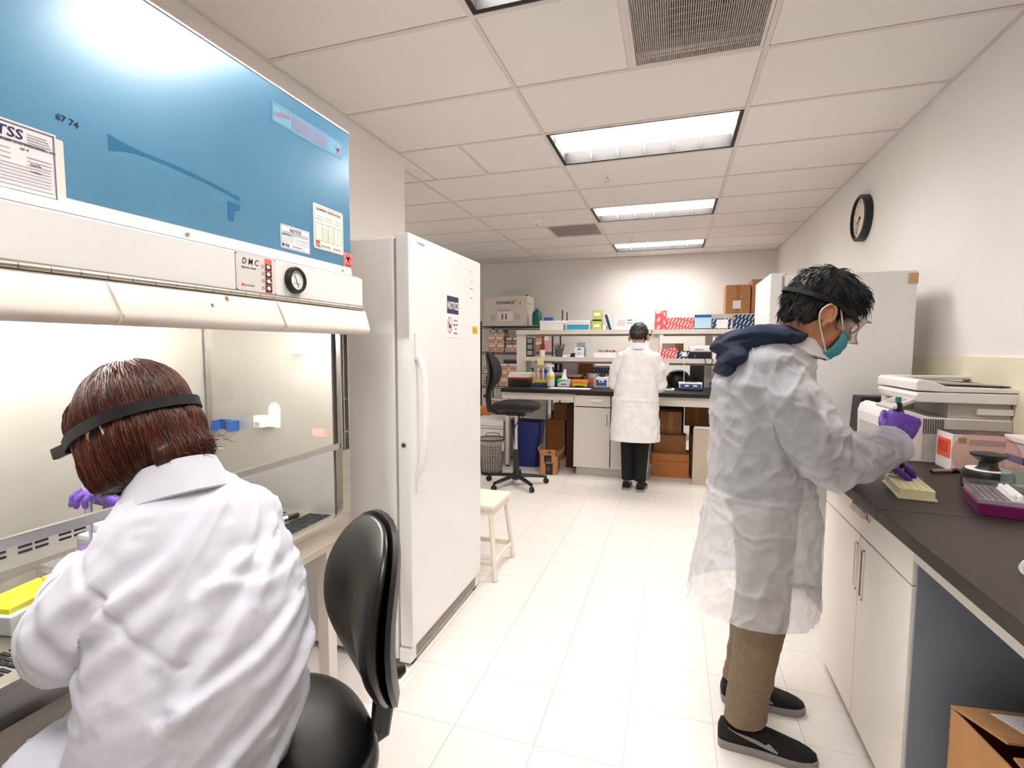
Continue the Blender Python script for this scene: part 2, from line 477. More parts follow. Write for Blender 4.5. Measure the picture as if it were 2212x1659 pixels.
troffer(2, 'large lit ceiling light panel between the grey return grille and the sprinkler')
troffer(5, 'lit ceiling light panel, second in the row above the bench')
troffer(8, 'lit ceiling light panel nearest the back wall')
troffer(-1, 'ceiling light panel cut off by the top edge of the photo')
troffer(4, 'square ceiling light panel added out of view in the left bay to lift its corner', -1)  # extra unseen light, added to brighten the back left corner
troffer(-4, 'ceiling light panel behind the viewer, near the front wall')
# ---- return air grilles
GRILLE = M('perforated_grille', '#b3a9a3', 0.6, var=0.1, scale=200)
def grille(name, label, x0, x1, y0, y1, big):
    t = thing(name, label, 'vent', ((x0+x1)/2, (y0+y1)/2, ZC))
    b = B(); f = .016
    for a, c in (((x0, y0, ZC-.006), (x1, y0+f, ZC+.02)), ((x0, y1-f, ZC-.006), (x1, y1, ZC+.02)), ((x0, y0+f, ZC-.006), (x0+f, y1-f, ZC+.02)), ((x1-f, y0+f, ZC-.006), (x1, y1-f, ZC+.02))): b.box(a, c)
    b.out('frame', GRID, t, world=True)
    dm = M('duct_grey', '#978d88', 0.8)  # mid grey sheet backing the large grille
    B().box((x0+f, y0+f, ZC+.05), (x1-f, y1-f, ZC+.055)).out('backing', dm if big else GRILLE, t, world=True)
    n = 60 if big else 40
    b = B()
    for i in range(n):
        x = x0+f+(x1-x0-2*f)*(i+.5)/n
        b.box((x-.0026, y0+f, ZC-.002), (x+.0026, y1-f, ZC+.004))
    for i in range(1, 12):
        y = y0+f+(y1-y0-2*f)*i/12
        b.box((x0+f, y-.002, ZC+.004), (x1-f, y+.002, ZC+.007))
    tag(b.out('grille_bars', GRILLE, t, world=True), None, None, kind='stuff')
    if big:
        cx, cy = x0+.3, y0+.3
        B().box((cx-.13, cy-.13, ZC+.02), (cx+.13, cy+.13, ZC+.045)).out('duct_opening', M('duct_dark', '#3c3532', .8), t, world=True)
grille('return_grille', 'large square grey perforated return grille above the standing person', TB[2]+.6096+.012, TB[3]-.014, ry(0)+.012, ry(1)-.012, True)
grille('supply_grille', 'small grey square ceiling vent beside the smoke detector', TB[2]-.6096+.012, TB[2]-.014, ry(6)+.012, ry(7)-.012, False)
# ---- sprinklers and detector
def sprinkler(x, y, label):
    t = thing('fire_sprinkler', label, 'sprinkler', (x, y, ZC-.005), group='ceiling sprinklers')
    B().lathe([(.0, 0), (.036, 0), (.036, -.004), (.02, -.012), (.0, -.012)], n=20).out('escutcheon', WARMW, t, smooth=True)
    b = B().cyl((0, 0, -.01), (0, 0, -.03), .008); b.tube([(-.012, 0, -.028), (-.014, 0, -.045), (0, 0, -.056)], .003); b.tube([(.012, 0, -.028), (.014, 0, -.045), (0, 0, -.056)], .003)
    b.out('frame_arms', CHROME, t, smooth=True)
    B().lathe([(0, -.056), (.016, -.057), (.016, -.06), (0, -.061)], n=12).out('deflector', CHROME, t)
sprinkler(-.55, 4.19, 'brass sprinkler head hanging below the tile beside the largest light')
sprinkler(-.555, 6.64, 'small sprinkler head next to the light nearest the back wall')
t = thing('smoke_detector', 'round white smoke detector with red FIRE lettering on ceiling', 'smoke detector', (-1.46, 5.37, ZC-.005))
B().lathe([(0, 0), (.06, 0), (.06, -.012), (.045, -.03), (.03, -.045), (0, -.05)], n=24).out('housing', WHITE, t, smooth=True)
B().cyl((0, 0, -.048), (0, 0, -.06), .01).out('sensor', CHROME, t)
text('FIRE', .035, M('red_letter', '#7d3b33', .6), t, (.02, .03, -.002), n=(0, 0, -1), upv=(0, 1, 0), world=False)
# ---- wall clock on the right wall
t = thing('wall_clock', 'round black rimmed wall clock on right wall', 'clock', (XR, 4.5, 2.385))
B().lathe([(.0, 0), (.172, 0), (.172, .045), (.163, .052), (.150, .052), (.148, .03), (.0, .03)], axis=(-1, 0, 0), n=40).out('rim', BLACK, t, smooth=True)
B().lathe([(0, .026), (.149, .026), (.149, .032), (0, .032)], axis=(-1, 0, 0), n=40).out('dial', M('clock_dial', '#e6dccb', .6), t)
for h in range(12):
    a = h*PI/6; c, s = math.cos(a), math.sin(a)
    text(str(12 if h == 0 else h), .032, INK, t, (-.033, -s*.118, c*.118-.011), n=(-1, 0, 0), align='CENTER', world=False, name='numeral')
b = B()
b.box((-.036, -.004, -.02), (-.034, .004, .08), rot=rotm(rx=math.radians(-112)), c=(-.035, 0, 0)); b.out('hour_hand', BLACK, t)
B().box((-.039, -.003, -.02), (-.037, .003, .12), rot=rotm(rx=math.radians(-150)), c=(-.038, 0, 0)).out('minute_hand', M('brown_hand', '#5a4536', .5), t)
B().lathe([(0, .03), (.008, .03), (.008, .042), (0, .042)], axis=(-1, 0, 0), n=12).out('hub', BLACK, t)
# ---- pale yellow wall guard
bs = struct(B().box((XR-.012, YF, .95), (XR, 3.6, 1.365)).out('trim_4', M('pale_yellow_panel', '#efe8cd', 0.6, var=.03), bev=.003))
# ================================================================== BIOSAFETY CABINET (left)
Y0, Y1 = 0.34, 1.66
BLUEP = M('blue_painted_steel', '#1f88b6', 0.36, metal=0.3, var=0.12, scale=3.0, bump=0.06, bscale=900, coat=1.0)
t = thing('biosafety_cabinet', 'large biosafety cabinet with blue top panel, white hood and glass sash', 'safety cabinet', (-1.55, 1.0, 0))
W = dict(world=True)
b = B()
b.box((-1.905, Y0, .66), (-1.885, Y1, 2.19)); b.box((-1.885, Y0, .66), (-1.225, Y0+.04, 1.46)); b.box((-1.885, Y1-.04, .66), (-1.225, Y1, 1.46))
b.box((-1.885, Y0, 1.52), (-1.192, Y1, 2.19))
body = b.out('body', WARMW, t, bev=.004, **W)
blue = B().box((-1.194, Y0, 1.698), (-1.186, Y1, 2.197)).out('blue_panel', BLUEP, t, bev=.003, **W)
b = B().box((-1.1945, Y0, 2.197), (-1.184, Y1, 2.203)); b.out('top_trim', WHITE, t, **W)
# stainless chamber
b = B()
b.box((-1.868, Y0+.04, .72), (-1.86, Y1-.06, 1.50)); b.box((-1.86, Y1-.06, .72), (-1.24, Y1-.05, 1.50)); b.box((-1.86, Y0+.04, .72), (-1.24, Y0+.05, 1.50))
b.out('stainless_liner', STEELB, t, **W)
B().box((-1.87, Y0+.04, 1.485), (-1.23, Y1-.04, 1.52)).out('chamber_ceiling', STEELB, t, **W)
B().box((-1.853, 1.585, .75), (-1.842, 1.602, 1.48)).out('corner_strip', ALU, t, **W)
# lamp tube under the hood
B().cyl((-1.31, Y0+.10, 1.466), (-1.31, Y1-.10, 1.466), .013, n=12).out('lamp_tube', Memit('cabinet_lamp', '#fdfdff', HOODLAMP), t, **W)
B().box((-1.345, Y0+.05, 1.474), (-1.275, Y1-.05, 1.486)).out('lamp_reflector', REFL, t, **W)
lb = B(); lb.box((-1.40, 1.57, 1.372), (-1.355, 1.60, 1.455)); lb.out('lamp_socket', Memit('socket_glow', '#ffffff', 2.0), t, bev=.006, **W)  # socket end made to emit, so it shows bright white
# work tray, grille and lip
b = B(); b.box((-1.86, Y0+.05, .722), (-1.36, Y1-.06, .738)); b.out('work_tray', STEEL, t, bev=.003, **W)
b = B(); b.prism([(-1.36, .74), (-1.236, .748), (-1.216, .742), (-1.208, .728), (-1.212, .66), (-1.24, .655), (-1.24, .725), (-1.36, .722)], 'y', Y0, Y1)
b.out('front_lip', STEEL, t, smooth=True, **W)
b = B()
for i in range(30):
    y = Y0+.075+i*.0395
    if y > Y1-.09: break
    for q in range(3):
        b.box((-1.352+q*.036, y, .7405+q*.0021), (-1.322+q*.036, y+.0075, .7445+q*.0021)); b.box((-1.352+q*.036, y+.0125, .7405+q*.0021), (-1.322+q*.036, y+.0195, .7445+q*.0021))
        b.box((-1.352+q*.036, y+.0245, .7405+q*.0021), (-1.322+q*.036, y+.0315, .7445+q*.0021))
tag(b.out('grille_slots', DARKM, t, **W), None, None, kind='stuff')
sl = None                 # slots low in the back wall
for g in range(9):
    for r in range(4):
        for c in range(2):
            y = .62+g*.105+c*.042; z = .775+r*.016
            if sl is None: o_ = B().box((0, 0, 0), (.0035, .034, .007)).out('air_slot', DARKM, t, bev=.003); sl = o_.data
            else: o_ = piece(sl, 'air_slot', DARKM, t, (0, 0, 0))
            o_.location = Vector((-1.8605, y, z)) - t.location
# sash with rails and posts
B().box((-1.222, Y0+.045, 1.028), (-1.217, Y1-.05, 1.50)).out('sash_glass', GLASS, t, **W)
B().box((-1.226, Y0+.045, 1.008), (-1.212, Y1-.05, 1.03)).out('sash_rail', ALU, t, bev=.002, **W)
for y in (Y0, Y1-.052):
    p = B(); p.box((-1.236, y, 1.0), (-1.224, y+.05, 1.46)); p.box((-1.236, y, 1.0), (-1.206, y+.006, 1.46)); p.box((-1.236, y+.044, 1.0), (-1.206, y+.05, 1.46)); p.box((-1.224, y+.022, 1.0), (-1.210, y+.027, 1.46))
    p = p.out('sash_post', ALU, t, **W)
    b = B()
    for z in (1.06, 1.19, 1.31, 1.40): b.cyl((-1.2245, y+.034, z), (-1.219, y+.034, z), .006, n=10)
    b.out('screw', CHROME, p, **W)
    B().box((-1.236, y-.001, .742), (-1.205, y+.05, 1.0)).out('lower_post', STEEL, t, bev=.003, **W)
# white ledge, control panel, hinge, rounded cover
b = B().prism([(-1.192, 1.70), (-1.184, 1.70), (-1.180, 1.668), (-1.150, 1.664), (-1.136, 1.654), (-1.136, 1.552), (-1.19, 1.552)], 'y', Y0-.0, Y1-.003)
b.out('control_panel', WHITE, t, **W)
B().box((-1.1352, Y0, 1.658), (-1.1345, Y1-.006, 1.6595)).out('panel_seam', GREYINK, t, **W)
b = B(); prof = [(-1.19, 1.538), (-1.136, 1.538), (-1.130, 1.530)]
for k in range(7):
    a = math.radians(20-k*20); prof.append((-1.132+.020*math.cos(a), 1.466+.020*math.sin(a)))
prof += [(-1.15, 1.444), (-1.19, 1.446)]
b.prism(prof, 'y', Y0, Y1+.008); b.out('hood_cover', WARMW, t, smooth=True, **W)
kn = None
n = 26
for i in range(n):
    y = Y0+.004+(Y1-Y0-.006)*i/n; L_ = (Y1-Y0-.006)/n-.0012
    if kn is None:
        h = B().cyl((0, 0, 0), (0, L_, 0), .0065, n=10).out('hinge_knuckle', STEEL, t, smooth=True); kn = h.data
    else: h = piece(kn, 'hinge_knuckle', STEEL, t, (0, 0, 0))
    h.location = Vector((-1.134, y, 1.545)) - t.location
B().box((-1.1372, Y0, 1.550), (-1.1345, Y1-.004, 1.5545)).out('hinge_leaf', STEEL, t, **W)
# zip ties on the cover
TIE = M('white_tie', '#f3e8da', .4)
for y in (.745, 1.215):
    B().tube([(-1.133, y, 1.534), (-1.124, y+.004, 1.518), (-1.112, y+.012, 1.48), (-1.108, y+.014, 1.462), (-1.122, y+.012, 1.445)], .0025, sub=4).out('cable_tie', TIE, t, smooth=True, **W)
b = B().box((-1.129, 1.035, 1.520), (-1.125, 1.040, 1.531), rot=rotm(rx=.5)); b.box((-1.122, .985, 1.50), (-1.12, .990, 1.508), rot=rotm(rx=.3)); b.out('scuff_mark', M('scuff', '#a68a5c', .8), t, **W)
# screws on the ledge
for y in (.975, 1.60): B().cyl((-1.1835, y, 1.682), (-1.178, y, 1.682), .005, n=10).out('screw', STEEL, t, **W)
# control plate DMC
FX = -1.136
dm = sheet(.142, .100, M('control_plate', '#e6dfdc', .4), t, (FX, 1.0765, 1.555), n=(1, 0, 0), th=.0012, name='control_plate', r=.008)
b = B().box((-1.1359, 1.0757, 1.5543), (-1.1353, 1.2193, 1.6557)); b.out('plate_border', BLACK, t, bev=.004, **W)
sheet(.026, .098, M('salmon_strip', '#e0705f', .5), t, (FX+.0012, 1.178, 1.556), n=(1, 0, 0), th=.0006, name='button_strip')
for i in range(4):
    z = 1.632-.0205*i-.002
    bt = B().box((FX, 1.181, z-.008), (FX+.004, 1.201, z+.008)).out('switch', BLACK, t, bev=.002, **W)
    B().cyl((FX+.003, 1.187, z), (FX+.007, 1.187, z), .0058, n=14).out('button_cap', M('button_white', '#eeeeee', .3), bt, smooth=True, **W)
    if i == 2: B().cyl((FX+.003, 1.197, z-.003), (FX+.0055, 1.197, z-.003), .0015, n=8).out('indicator_light', Memit('green_led', '#46e070', 3.0), bt, **W)
    strips([(-.004, -.004, .004, -.003), (-.004, .003, .004, .004), (-.004, -.004, -.003, .004), (.003, -.004, .004, .004)], GREYINK, t, (FX+.0012, 1.170, z), n=(1, 0, 0), name='switch_icon')
text('D M C', .024, INK, t, (FX+.0012, 1.097, 1.628), n=(1, 0, 0), bold=.003, shear=.15, sx=.85)
text('Digital Motor Controller', .0068, INK, t, (FX+.0012, 1.094, 1.6165), n=(1, 0, 0), shear=.15, sx=.75)
sheet(.007, .007, REDC, t, (FX+.0012, 1.094, 1.5665), n=(1, 0, 0), th=.0005, name='maker_mark'); text('MICROZONE', .006, GREYINK, t, (FX+.0012, 1.1025, 1.568), n=(1, 0, 0))
# pressure gauge
g = B().lathe([(0, 0), (.041, 0), (.041, .012), (.037, .017), (.030, .017), (.029, .009), (0, .009)], c=(FX, 1.296, 1.606), axis=(1, 0, 0), n=36).out('gauge', BLACK, t, smooth=True, **W)
B().lathe([(0, .008), (.0295, .008), (.0295, .0105), (0, .0105)], c=(FX, 1.296, 1.606), axis=(1, 0, 0), n=30).out('dial', M('gauge_dial', '#f1efee', .4), g, **W)
b = B().box((FX+.0106, 1.295, 1.583), (FX+.0116, 1.2965, 1.622), rot=rotm(rx=math.radians(25)))
for i in range(9):
    a = math.radians(-60+i*15); b.box((FX+.0106, 1.296+.023*math.sin(a)-.0006, 1.606+.023*math.cos(a)-.002), (FX+.0112, 1.296+.023*math.sin(a)+.0006, 1.606+.023*math.cos(a)+.002))
b.box((FX+.0106, 1.284, 1.5955), (FX+.0112, 1.310, 1.5965)); b.out('needle', INK, g, **W)
# stickers on the blue panel
BX = -1.1858
def bsticker(name, y, z, w, h, mat, r=.004): return sheet(w, h, mat, t, (BX, y, z), n=(1, 0, 0), th=.0008, name=name, r=r)
bsticker('notice_sticker', 1.299, 1.712, .132, .074, PAPER)
text('NOTICE', .014, INKB, t, (BX+.0008, 1.365, 1.768), n=(1, 0, 0), align='CENTER', bold=.01)
P = [(.006, .0525-.0052*i, .006+(.118 if i < 2 else .05), .0535-.0052*i) for i in range(3)] + [(.006, .036-.0068*i, .058, .0366-.0068*i) for i in range(3)] + [(.066, .036-.0068*i, .125, .0366-.0068*i) for i in range(3)]
P += [(.003, .003, .129, .0036), (.003, .0705, .129, .0711), (.003, .003, .0036, .071), (.1284, .003, .129, .071), (.05, .012, .10, .0128), (.05, .009, .09, .0098), (.006, .044, .04, .0452)]
strips(P, M('sticker_print', '#5d5a86', .7), t, (BX+.0008, 1.299, 1.712), n=(1, 0, 0))
text('TSS', .0125, INKB, t, (BX+.0008, 1.316, 1.7185), n=(1, 0, 0), bold=.02, shear=.2); strips([(0, 0, .0035, .009), (.005, 0, .0085, .009)], INKB, t, (BX+.0008, 1.305, 1.7185), n=(1, 0, 0))
bsticker('certification_sticker', 1.452, 1.740, .162, .152, CREAM, .007)
text('EQUIPMENT CERTIFICATION', .0122, INK, t, (BX+.0008, 1.533, 1.8715), n=(1, 0, 0), align='CENTER', bold=.0, sx=.82)
G = M('olive_rule', '#a19a78', .7)
P = [(.01, .112-.01*i, .05, .1128-.01*i) for i in range(2)] + [(.062, .112-.01*i, .1, .1128-.01*i) for i in range(2)] + [(.112, .112-.01*i, .152, .1128-.01*i) for i in range(2)]
P += [(.01, .088, .152, .0888), (.01, .030, .152, .0308)] + [(x, .03, x+.0008, .088) for x in (.01, .043, .075, .108, .13, .152)] + [(.043, .036+.0075*i, .108, .0366+.0075*i) for i in range(6)] + [(.005, .005, .157, .0057), (.005, .146, .157, .1467), (.005, .005, .0057, .1467), (.1563, .005, .157, .1467)]
strips(P, G, t, (BX+.0008, 1.452, 1.740), n=(1, 0, 0))
strips([(0, 0, .004, .02), (.007, 0, .011, .02), (.014, 0, .018, .02), (0, .016, .02, .02), (.014, 0, .022, .003)], REDC, t, (BX+.0008, 1.463, 1.747), n=(1, 0, 0), name='maker_mark')
text('MICROZONE', .0085, GREYINK, t, (BX+.0008, 1.489, 1.750), n=(1, 0, 0)); strips([(0, 0, .045, .001), (0, .004, .045, .005)], GREYINK, t, (BX+.0008, 1.555, 1.751), n=(1, 0, 0))
# biohazard stickers
def biohazard(y, z, s, mat, parent):
    b = B()
    for k in range(3):
        a0 = math.radians(90+120*k); cy, cz = .40*math.cos(a0), .40*math.sin(a0)
        R0, R1 = .46, .36
        for j in range(14):
            aa, ab = a0+math.radians(35+j*290/14)+PI-math.radians(180), a0+math.radians(35+(j+1)*290/14)+PI-math.radians(180)
            f1 = R1-.0; pts = [(cy+R0*math.cos(aa), cz+R0*math.sin(aa)), (cy+R0*math.cos(ab), cz+R0*math.sin(ab)), (cy+f1*math.cos(ab)*1.0+.05*math.cos(a0), cz+f1*math.sin(ab)+.05*math.sin(a0)), (cy+f1*math.cos(aa)+.05*math.cos(a0), cz+f1*math.sin(aa)+.05*math.sin(a0))]
            b.prism([(p[0]*s, p[1]*s) for p in pts], 'z', 0, .0004)
    for j in range(18):
        aa, ab = 2*PI*j/18, 2*PI*(j+1)/18
        b.prism([(s*.30*math.cos(aa), s*.30*math.sin(aa)), (s*.30*math.cos(ab), s*.30*math.sin(ab)), (s*.2*math.cos(ab), s*.2*math.sin(ab)), (s*.2*math.cos(aa), s*.2*math.sin(aa))], 'z', 0, .0004)
    o = b.out('biohazard_symbol', mat, parent); m = axes((1, 0, 0)).to_4x4(); m.translation = Vector((BX+.0012, y, z)) - worldpos(parent); o.matrix_local = m
bsticker('biohazard_sticker', 1.614, 1.700, .054, .054, M('salmon_sticker', '#ee8078', .5), .005)
biohazard(1.641, 1.732, .022, INK, t); strips([(.008, .005, .046, .0065), (.010, .009, .044, .0105)], M('dark_red', '#8d2b2b', .6), t, (BX+.0009, 1.614, 1.700), n=(1, 0, 0))
# long faded caution strip
bsticker('caution_strip', 1.277, 2.087, .342, .060, M('faded_blue_label', '#6fb0cf', .45), .002)
PK = M('faded_pink', '#d9789a', .6); LV = M('faded_lavender', '#a59cc0', .6)
strips([(.004, .004, .338, .0052), (.004, .055, .338, .0562), (.004, .004, .0052, .056), (.337, .004, .338, .056)] + [(.085, .010+.0052*i, .26+.01*math.sin(i*2.3), .0128+.0052*i) for i in range(8)], LV, t, (BX+.0008, 1.277, 2.087), n=(1, 0, 0))
text('CAUTION', .019, PK, t, (BX+.0009, 1.288, 2.105), n=(1, 0, 0), upv=(0, -.25, 1), bold=.02, sx=.85)
biohazard(1.591, 2.114, .024, PK, t)
# form sheet at the left edge
bsticker('paper_backing', .56, 1.690, .153, .122, CREAM, .003)
sh = sheet(.20, .132, PAPER, t, (BX+.001, .50, 1.686), n=(1, 0, 0), th=.0008, name='form_sheet')
P = [(.12, .004, .198, .0062), (.0, .004, .198, .0062), (.0, .126, .196, .128), (.194, .004, .1962, .128)] + [(.0, .022+.0062*i, .188, .0226+.0062*i) for i in range(6)] + [(.0, .062+.009*i, .125, .0627+.009*i) for i in range(3)] + [(.15, .058+.007*i, .19, .0587+.007*i) for i in range(3)] + [(.0, .095, .18, .097), (.0, .014, .19, .0146)]
strips(P, M('form_rule', '#6f6580', .7), t, (BX+.0018, .50, 1.686), n=(1, 0, 0))
text('TSS', .026, INKB, t, (BX+.0018, .604, 1.788), n=(1, 0, 0), bold=.015, sx=1.05, shear=.1)
for i, s in enumerate(('UNIT HAS BEEN TESTED IN ACCORDANCE WITH', 'NSF 49', 'Serial No', 'Location')):
    text(s, .0058, INK, t, (BX+.0018, (.595, .64, .655, .655)[i], (1.778, 1.769, 1.745, 1.732)[i]), n=(1, 0, 0), sx=.8)
strips([(.0, .0, .038, .0008), (.0, .005, .036, .0058), (.0, .010, .034, .0108), (.0, .015, .032, .0158)], M('form_rule', '#6f6580'), t, (BX+.0018, .652, 1.786), n=(1, 0, 0))
text('67 74', .018, M('marker_ink', '#12384a', .7), t, (BX, .702, 1.852), n=(1, 0, 0), upv=(0, .1, 1), bold=.02)
# peeled tape stain on the blue paint
ST = M('stain_blue', '#17709b', .5, metal=.2)
b = B(); top_, bot_ = [], []
for i in range(12):
    u = i/11; y = .80+.345*u; z = 1.845-.030*u+.010*math.sin(u*3); k_ = .011*max(0, 1-u*7)
    top_.append((y, z+.005+k_)); bot_.append((y, z-.005-k_*1.4))
b.prism(top_+list(reversed(bot_)), 'x', BX-.0004, BX+.0002)
b.prism([(1.105, 1.802), (1.148, 1.800), (1.146, 1.782), (1.128, 1.78), (1.124, 1.748), (1.104, 1.75)], 'x', BX-.0004, BX+.0002); b.out('tape_residue', ST, t, **W)
# stand
for y in (Y0+.05, Y1-.1):
    for x in (-1.84, -1.30): B().box((x, y, 0), (x+.05, y+.05, .66)).out('stand_leg', WARMW, t, bev=.004, **W)
b = B().box((-1.84, Y0+.1, .12), (-1.80, Y1-.1, .17)); b.box((-1.86, Y0, .62), (-1.24, Y1, .66)); b.out('stand_frame', WARMW, t, **W)
# red caution sticker on the chamber side, low right
sheet(.075, .03, M('pink_label', '#e6b6ab', .5), t, (-1.335, 1.60, 1.052), n=(0, -1, 0), name='chamber_sticker')
# ---- holders stuck on the chamber side
t = thing('clip_holder', 'small blue clip holder stuck to chamber side wall', 'holder', (-1.75, 1.60, 1.075))
b = B(); b.box((-.052, -.006, -.02), (.052, 0, .022)); b.box((-.05, -.04, -.02), (-.042, -.006, .02)); b.box((.03, -.045, -.02), (.05, -.006, .022)); b.box((-.052, -.045, -.02), (-.02, -.036, .012)); b.out('clip', BLUEC, t, bev=.002)
B().box((-.01, -.02, -.018), (.03, -.006, .018)).out('insert', NAVYB, t, bev=.002)
t = thing('hook_holder', 'white arched plastic holder stuck to chamber side wall', 'holder', (-1.53, 1.60, 1.08))
b = B(); pts = [(-.01, -.005), (.045, -.005)] + [(.0175+.0275*math.cos(a*PI/8), .07+.0275*math.sin(a*PI/8)) for a in range(9)]
b.prism(pts, 'y', -.006, 0); b.out('arch_plate', WHITE, t, bev=.0015)
b = B(); b.box((-.055, -.04, -.002), (-.012, -.002, .045)); b.box((-.012, -.02, 0), (.02, -.006, .03)); b.out('pocket', WHITE, t, bev=.003)
B().box((-.046, -.0405, .004), (-.026, -.039, .02)).out('opening', M('grey_pocket', '#a79f94', .6), t)
# ================================================================== UPRIGHT FREEZERS
FRZ = M('freezer_enamel', '#f0eeec', 0.30, var=0.02, bump=0.05, bscale=420)
def freezer(label, px, y0, w, h, depth, mirror=False, group='upright freezers'):
    """door faces +x at x=px (mirror: faces -x)"""
    s = -1 if mirror else 1
    t = thing('upright_freezer', label, 'freezer', (px-s*(depth/2), y0+w/2, 0), group=group)
    def X(a): return px + s*a
    def bx(a0, b0, c0, a1, b1, c1, **k):
        x0, x1 = sorted((X(a0), X(a1))); return B().box((x0, b0, c0), (x1, b1, c1), **k)
    bx(-depth, y0, .03, -.072, y0+w, h-.012).out('body', FRZ, t, bev=.008, **W)
    bx(-.072, y0+.006, .10, -.060, y0+w-.006, h-.02).out('door_gasket', M('gasket_grey', '#a9a5a0', .6), t, **W)
    dr = bx(-.060, y0, .095, 0, y0+w, h).out('door', FRZ, t, bev=.006, **W)
    bx(-.075, y0+.015, h-.02, -.045, y0+.05, h+.002).out('hinge_cap', WHITE, t, bev=.004, **W)
    k = bx(-.068, y0+.0, .02, -.012, y0+w, .085).out('kick_grille', WHITE, t, bev=.006, **W)
    b = B()
    for i in range(5):
        x0, x1 = sorted((X(-.012), X(-.0108))); b.box((x0, y0+.05, .03+i*.010), (x1, y0+w-.06, .035+i*.010))
    tag(b.out('kick_slots', M('brown_slot', '#6b5c50', .7), k, **W), None, None, kind='stuff')
    for yy in (y0+.03, y0+w-.06):
        x0, x1 = sorted((X(-.06), X(-.02))); B().box((x0, yy, 0), (x1, yy+.035, .035)).out('foot', BLACK, t, **W)
    x0, x1 = sorted((X(-depth+.05), X(-depth+.1)))
    for yy in (y0+.03, y0+w-.06): B().box((x0, yy, 0), (x1, yy+.035, .035)).out('foot', BLACK, t, **W)
    # bowed handle
    hy = y0+.055
    pts = [(X(0), hy, 1.40), (X(.004), hy, 1.37), (X(.016), hy, 1.345), (X(.034), hy+.004, 1.28), (X(.044), hy+.004, 1.12), (X(.040), hy+.004, 1.0), (X(.022), hy, .90), (X(.004), hy, .855), (X(0), hy, .83)]
    b = B(); pts = spline([Vector(p) for p in pts], 5); b.loft([(p, .016, .010) for p in pts], n=12, up=Vector((0, 1, 0))); hd = b.out('handle', WHITE, dr, smooth=True, **W)
    x0, x1 = sorted((X(0), X(.008)))
    B().box((x0, hy-.016, 1.345), (x1, hy+.016, 1.46)).out('handle_base', WHITE, hd, bev=.004, **W); B().box((x0, hy-.016, .77), (x1, hy+.016, .86)).out('handle_base', WHITE, hd, bev=.004, **W)
    # lock on the near side of the door
    B().cyl((X(-.032), y0+.002, .985), (X(-.032), y0-.004, .985), .011, n=16).out('lock', CHROME, dr, smooth=True, **W)
    B().cyl((X(-.032), y0-.003, .985), (X(-.032), y0-.006, .985), .005, n=10).out('keyhole', BLACK, dr, **W)
    return t, dr
fz, dr = freezer('tall white upright freezer with bowed handle and NOTICE sign beside biosafety cabinet', -1.045, 1.85, .80, 1.868, .80)
FN = (1, 0, 0); FXX = -1.045
sg = sheet(.142, .205, PAPER, dr, (FXX, 2.206, 1.447), n=FN, th=.0015, name='notice_sign', r=.006)
sheet(.134, .085, M('navy_sign', '#20284e', .5), dr, (FXX+.0015, 2.210, 1.563), n=FN, th=.0006, name='notice_band')
text('NOTICE', .052, PAPER, dr, (FXX+.0021, 2.277, 1.585), n=FN, align='CENTER', bold=.02, sx=.66)
b = B(); c0 = Vector((FXX+.0018, 2.240, 1.507))
for j in range(24):
    a, a2 = 2*PI*j/24, 2*PI*(j+1)/24
    b.faces([c0+Vector((0, .027*math.cos(a), .040*math.sin(a))), c0+Vector((0, .027*math.cos(a2), .040*math.sin(a2))), c0+Vector((0, .021*math.cos(a2), .033*math.sin(a2))), c0+Vector((0, .021*math.cos(a), .033*math.sin(a)))], [(0, 1, 2, 3)])
b.box((FXX+.0016, 2.237, 1.473), (FXX+.002, 2.242, 1.541), rot=rotm(rx=.55)); b.out('prohibition_ring', REDC, dr, **W)
strips([(0, 0, .009, .030), (.012, 0, .024, .018)], INK, dr, (FXX+.0012, 2.229, 1.492), n=FN, name='pictogram')
for i, s in enumerate(('NO FOOD OR', 'DRINK ALLOWED', 'IN THIS', 'REFRIGERATOR')):
    text(s, .0135, GREYINK, dr, (FXX+.0016, 2.307, 1.527-.021*i), n=FN, align='CENTER', sx=.52)
ys = sheet(.072, .042, YEL, dr, (FXX, 2.53, 1.472), n=FN, name='yellow_sticker'); strips([(.006, .008+.007*i, .064, .010+.007*i) for i in range(4)], M('mustard', '#b08a1c', .6), dr, (FXX+.0008, 2.53, 1.472), n=FN)
strips([(0, .0, .03, .003), (.01, -.05, .04, -.047), (0, -.09, .035, -.086), (0, -.14, .03, -.136)], GREYINK, dr, (FXX, 2.50, 1.80), n=FN, name='model_print'); text('-20 FREEZER', .014, GREYINK, dr, (FXX, 1.915, 1.835), n=FN)
fz2, dr2 = freezer('tall white upright freezer behind the standing person near right wall', .515, 3.2, .56, 1.826, .70, mirror=True)
B().box((1.175, 3.192, 1.745), (1.215, 3.2, 1.80)).out('tan_tape', M('tan_tape', '#c9a778', .6), fz2, **W)
B().box((.56, 3.24, 1.814), (.60, 3.42, 1.822)).out('hinge_cover', BLACK, fz2, **W)
